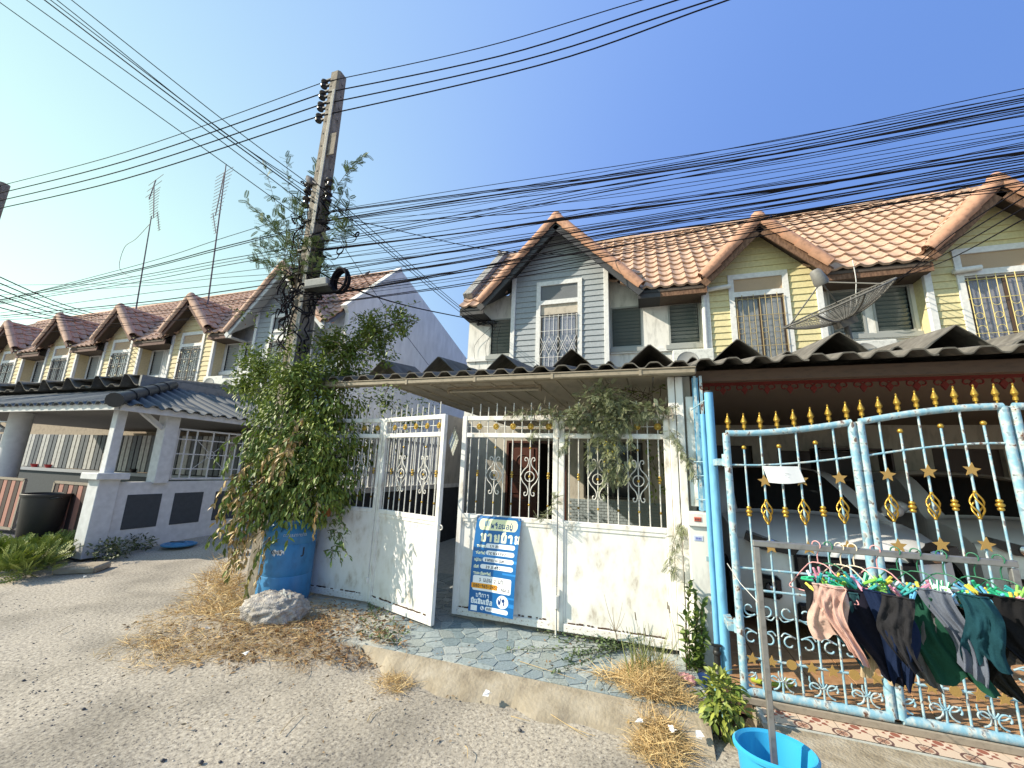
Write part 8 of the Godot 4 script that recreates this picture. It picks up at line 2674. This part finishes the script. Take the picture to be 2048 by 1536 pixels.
# ---------------------------------------------------------------- dry grass and leaf litter
func blade_mesh() -> ArrayMesh:
	if shared.has("blade"): return shared.blade
	var b := B.new()
	var n := 4
	for i in n:
		var f := func(k: int, s: float) -> Vector3:
			var x := k / float(n)
			return Vector3(x, 0.22 * sin(x * 2.6) * 0.5, s * 0.016 * (1.0 - 0.75 * x))
		b.quad(f.call(i, 1.0), f.call(i + 1, 1.0), f.call(i + 1, -1.0), f.call(i, -1.0))
	shared.blade = b.done()
	return shared.blade
func ground_litter() -> void:
	var fine := leafm("fine_leaf", 0.55, L(0.08, 0.11, 0.02))
	var straw := leafm("straw", 0.75, L(0.1, 0.06, 0.02))
	var SA := L(0.42, 0.265, 0.10)
	var SB := L(0.70, 0.53, 0.26)
	var edge := FastNoiseLite.new()
	edge.seed = 3
	edge.frequency = 0.012
	var lay := func(c: Vector2, r: Vector2, n: int, y0: float, heap: float, lo: float, hi: float, tilt: float, a: Color, b: Color) -> void:
		for i in n:
			var ang := rf(0, TAU)
			var q := pow(rng.randf(), 0.62)
			var lim := 1.0 + 0.55 * edge.get_noise_2d(c.x + cos(ang) * 120, c.y + sin(ang) * 120)
			var u := c.x + cos(ang) * r.x * q * lim
			var v := c.y + sin(ang) * r.y * q * lim
			var p := yp(u, v, y0)
			if p.z < -4.06 and p.x > -4.0: continue
			p.y = maxf(ground_y(p.x, p.z), 0.0 if p.z < -3.24 and p.x > -4.1 and p.x < 0.32 else -1.0) + rf(0.002, 0.02) + heap * (1.0 - q * q) * rng.randf()
			leaf_at(p, Vector3(rng.randfn(), rf(-0.1, tilt), rng.randfn()), rf(lo, hi), mixc(a, b), rf(-1.2, 1.2))
	# broad spread of straw before the drum
	var o := lay
	o.call(Vector2(480, 1250), Vector2(215, 85), 5600, -0.07, 0.03, 0.04, 0.14, 0.25, SA, SB)
	o.call(Vector2(620, 1285), Vector2(200, 60), 3000, -0.06, 0.02, 0.04, 0.12, 0.25, L(0.2, 0.11, 0.045), L(0.5, 0.33, 0.14))
	o.call(Vector2(450, 1180), Vector2(50, 55), 1300, -0.02, 0.12, 0.1, 0.25, 0.7, SA, SB)
	o.call(Vector2(330, 1300), Vector2(110, 40), 700, -0.08, 0.02, 0.06, 0.15, 0.25, SA, SB)
	flush(blade_mesh(), "dry_straw", straw, null)
	tag(get_child(get_child_count() - 1), "wide spread of golden dry straw around the sack and drum", "straw", "", "stuff")
	o.call(Vector2(790, 1366), Vector2(36, 22), 420, -0.07, 0.04, 0.05, 0.13, 0.4, SA, SB)
	flush(blade_mesh(), "dry_straw", straw, null)
	tag(get_child(get_child_count() - 1), "small tuft of dry straw on the road edge below the ramp", "straw", "", "stuff")
	o.call(Vector2(1300, 1385), Vector2(55, 50), 2600, -0.02, 0.1, 0.05, 0.15, 0.6, SA, SB)
	o.call(Vector2(1325, 1470), Vector2(60, 75), 3000, -0.08, 0.05, 0.05, 0.14, 0.4, SA, SB)
	o.call(Vector2(1230, 1355), Vector2(50, 14), 180, 0.0, 0.01, 0.07, 0.2, 0.2, SA, SB)
	flush(blade_mesh(), "dry_straw", straw, null)
	tag(get_child(get_child_count() - 1), "heaped clump of dead golden grass at the corner of the tiles", "straw", "", "stuff")
	# fallen brown leaves between
	o.call(Vector2(640, 1270), Vector2(190, 65), 900, -0.05, 0.03, 0.03, 0.06, 0.5, L(0.13, 0.07, 0.03), L(0.34, 0.2, 0.09))
	o.call(Vector2(450, 1260), Vector2(190, 70), 350, -0.05, 0.03, 0.03, 0.06, 0.5, L(0.16, 0.085, 0.035), L(0.4, 0.26, 0.12))
	o.call(Vector2(1320, 1440), Vector2(70, 80), 260, -0.05, 0.05, 0.025, 0.05, 0.5, L(0.16, 0.085, 0.035), L(0.42, 0.3, 0.14))
	o.call(Vector2(1100, 1330), Vector2(260, 60), 60, 0.0, 0.0, 0.02, 0.035, 0.2, L(0.16, 0.085, 0.035), L(0.3, 0.2, 0.1))
	o.call(Vector2(700, 1400), Vector2(600, 110), 130, -0.08, 0.0, 0.015, 0.035, 0.2, L(0.16, 0.1, 0.05), L(0.36, 0.26, 0.14))
	flush(leaf_mesh("broad", 0.36, 0.22), "fallen_leaves", leafm("dead_leaf", 0.8, L(0.03, 0.02, 0.01)), null)
	tag(get_child(get_child_count() - 1), "curled brown fallen leaves scattered over paving and road", "leaf litter", "", "stuff")
	# green grass with seed heads in the heaped clump
	var g := thing("tall_grass", "thin green grass with dark seed heads rising from the dead clump", "grass", yp(1290, 1350, 0))
	for i in 110:
		var p := yp(rf(1262, 1330), rf(1330, 1372), 0.0)
		p.y = 0.0 if p.z < -3.24 else -0.05
		leaf_at(p, Vector3(rng.randfn() * 0.35, 1.0, rng.randfn() * 0.35), rf(0.14, 0.34), mixc(L(0.08, 0.11, 0.03), L(0.24, 0.25, 0.09)), rf(-1, 1))
	flush(blade_mesh(), "blades", fine, g)
	var sh := B.new()
	for q in [[1285, 1335, 1272, 1240], [1300, 1340, 1291, 1272], [1345, 1310, 1336, 1218], [1355, 1320, 1340, 1226]]:
		var a := yp(q[0], q[1], 0.0)
		var e := zp(q[2], q[3], a.z + 0.05)
		sh.tube(smooth_path([a, a.lerp(e, 0.6) + Vector3(0.015, 0, 0.01), e], 5), 0.0022, 4, 0.0012)
		var d := (e - a.lerp(e, 0.6)).normalized()
		sh.tube(PackedVector3Array([e, e + d * 0.015, e + d * 0.05, e + d * 0.06]), 0.006, 6, 0.004)
	put(sh, "seed_stalks", mt("seed_head", L(0.16, 0.13, 0.09), 0.9), g)
	# long straws lying on the road, one by one
	for q in [[1085, 1420, 1175, 1478], [1022, 1435, 1060, 1445], [735, 1445, 760, 1420], [1040, 1325, 1150, 1360], [560, 1470, 600, 1428], [120, 1265, 145, 1252], [1130, 1450, 1190, 1475], [930, 1495, 935, 1520]]:
		var b := B.new()
		var a := yp(q[0], q[1], -0.08 if q[1] > 1380 or q[0] < 700 else 0.0) + Vector3(0, 0.008, 0)
		var e := yp(q[2], q[3], -0.08 if q[1] > 1380 or q[0] < 700 else 0.0) + Vector3(0, 0.008, 0)
		b.tube(smooth_path([a, a.lerp(e, 0.5) + Vector3(rf(-0.02, 0.02), 0.006, rf(-0.02, 0.02)), e], 5), 0.003, 4, 0.0015)
		single(b, "loose_straw", mt("straw_stalk", L(0.46, 0.34, 0.17), 0.8), "single long dry stalk lying on the pale ground", "stalk", "loose dry stalks")
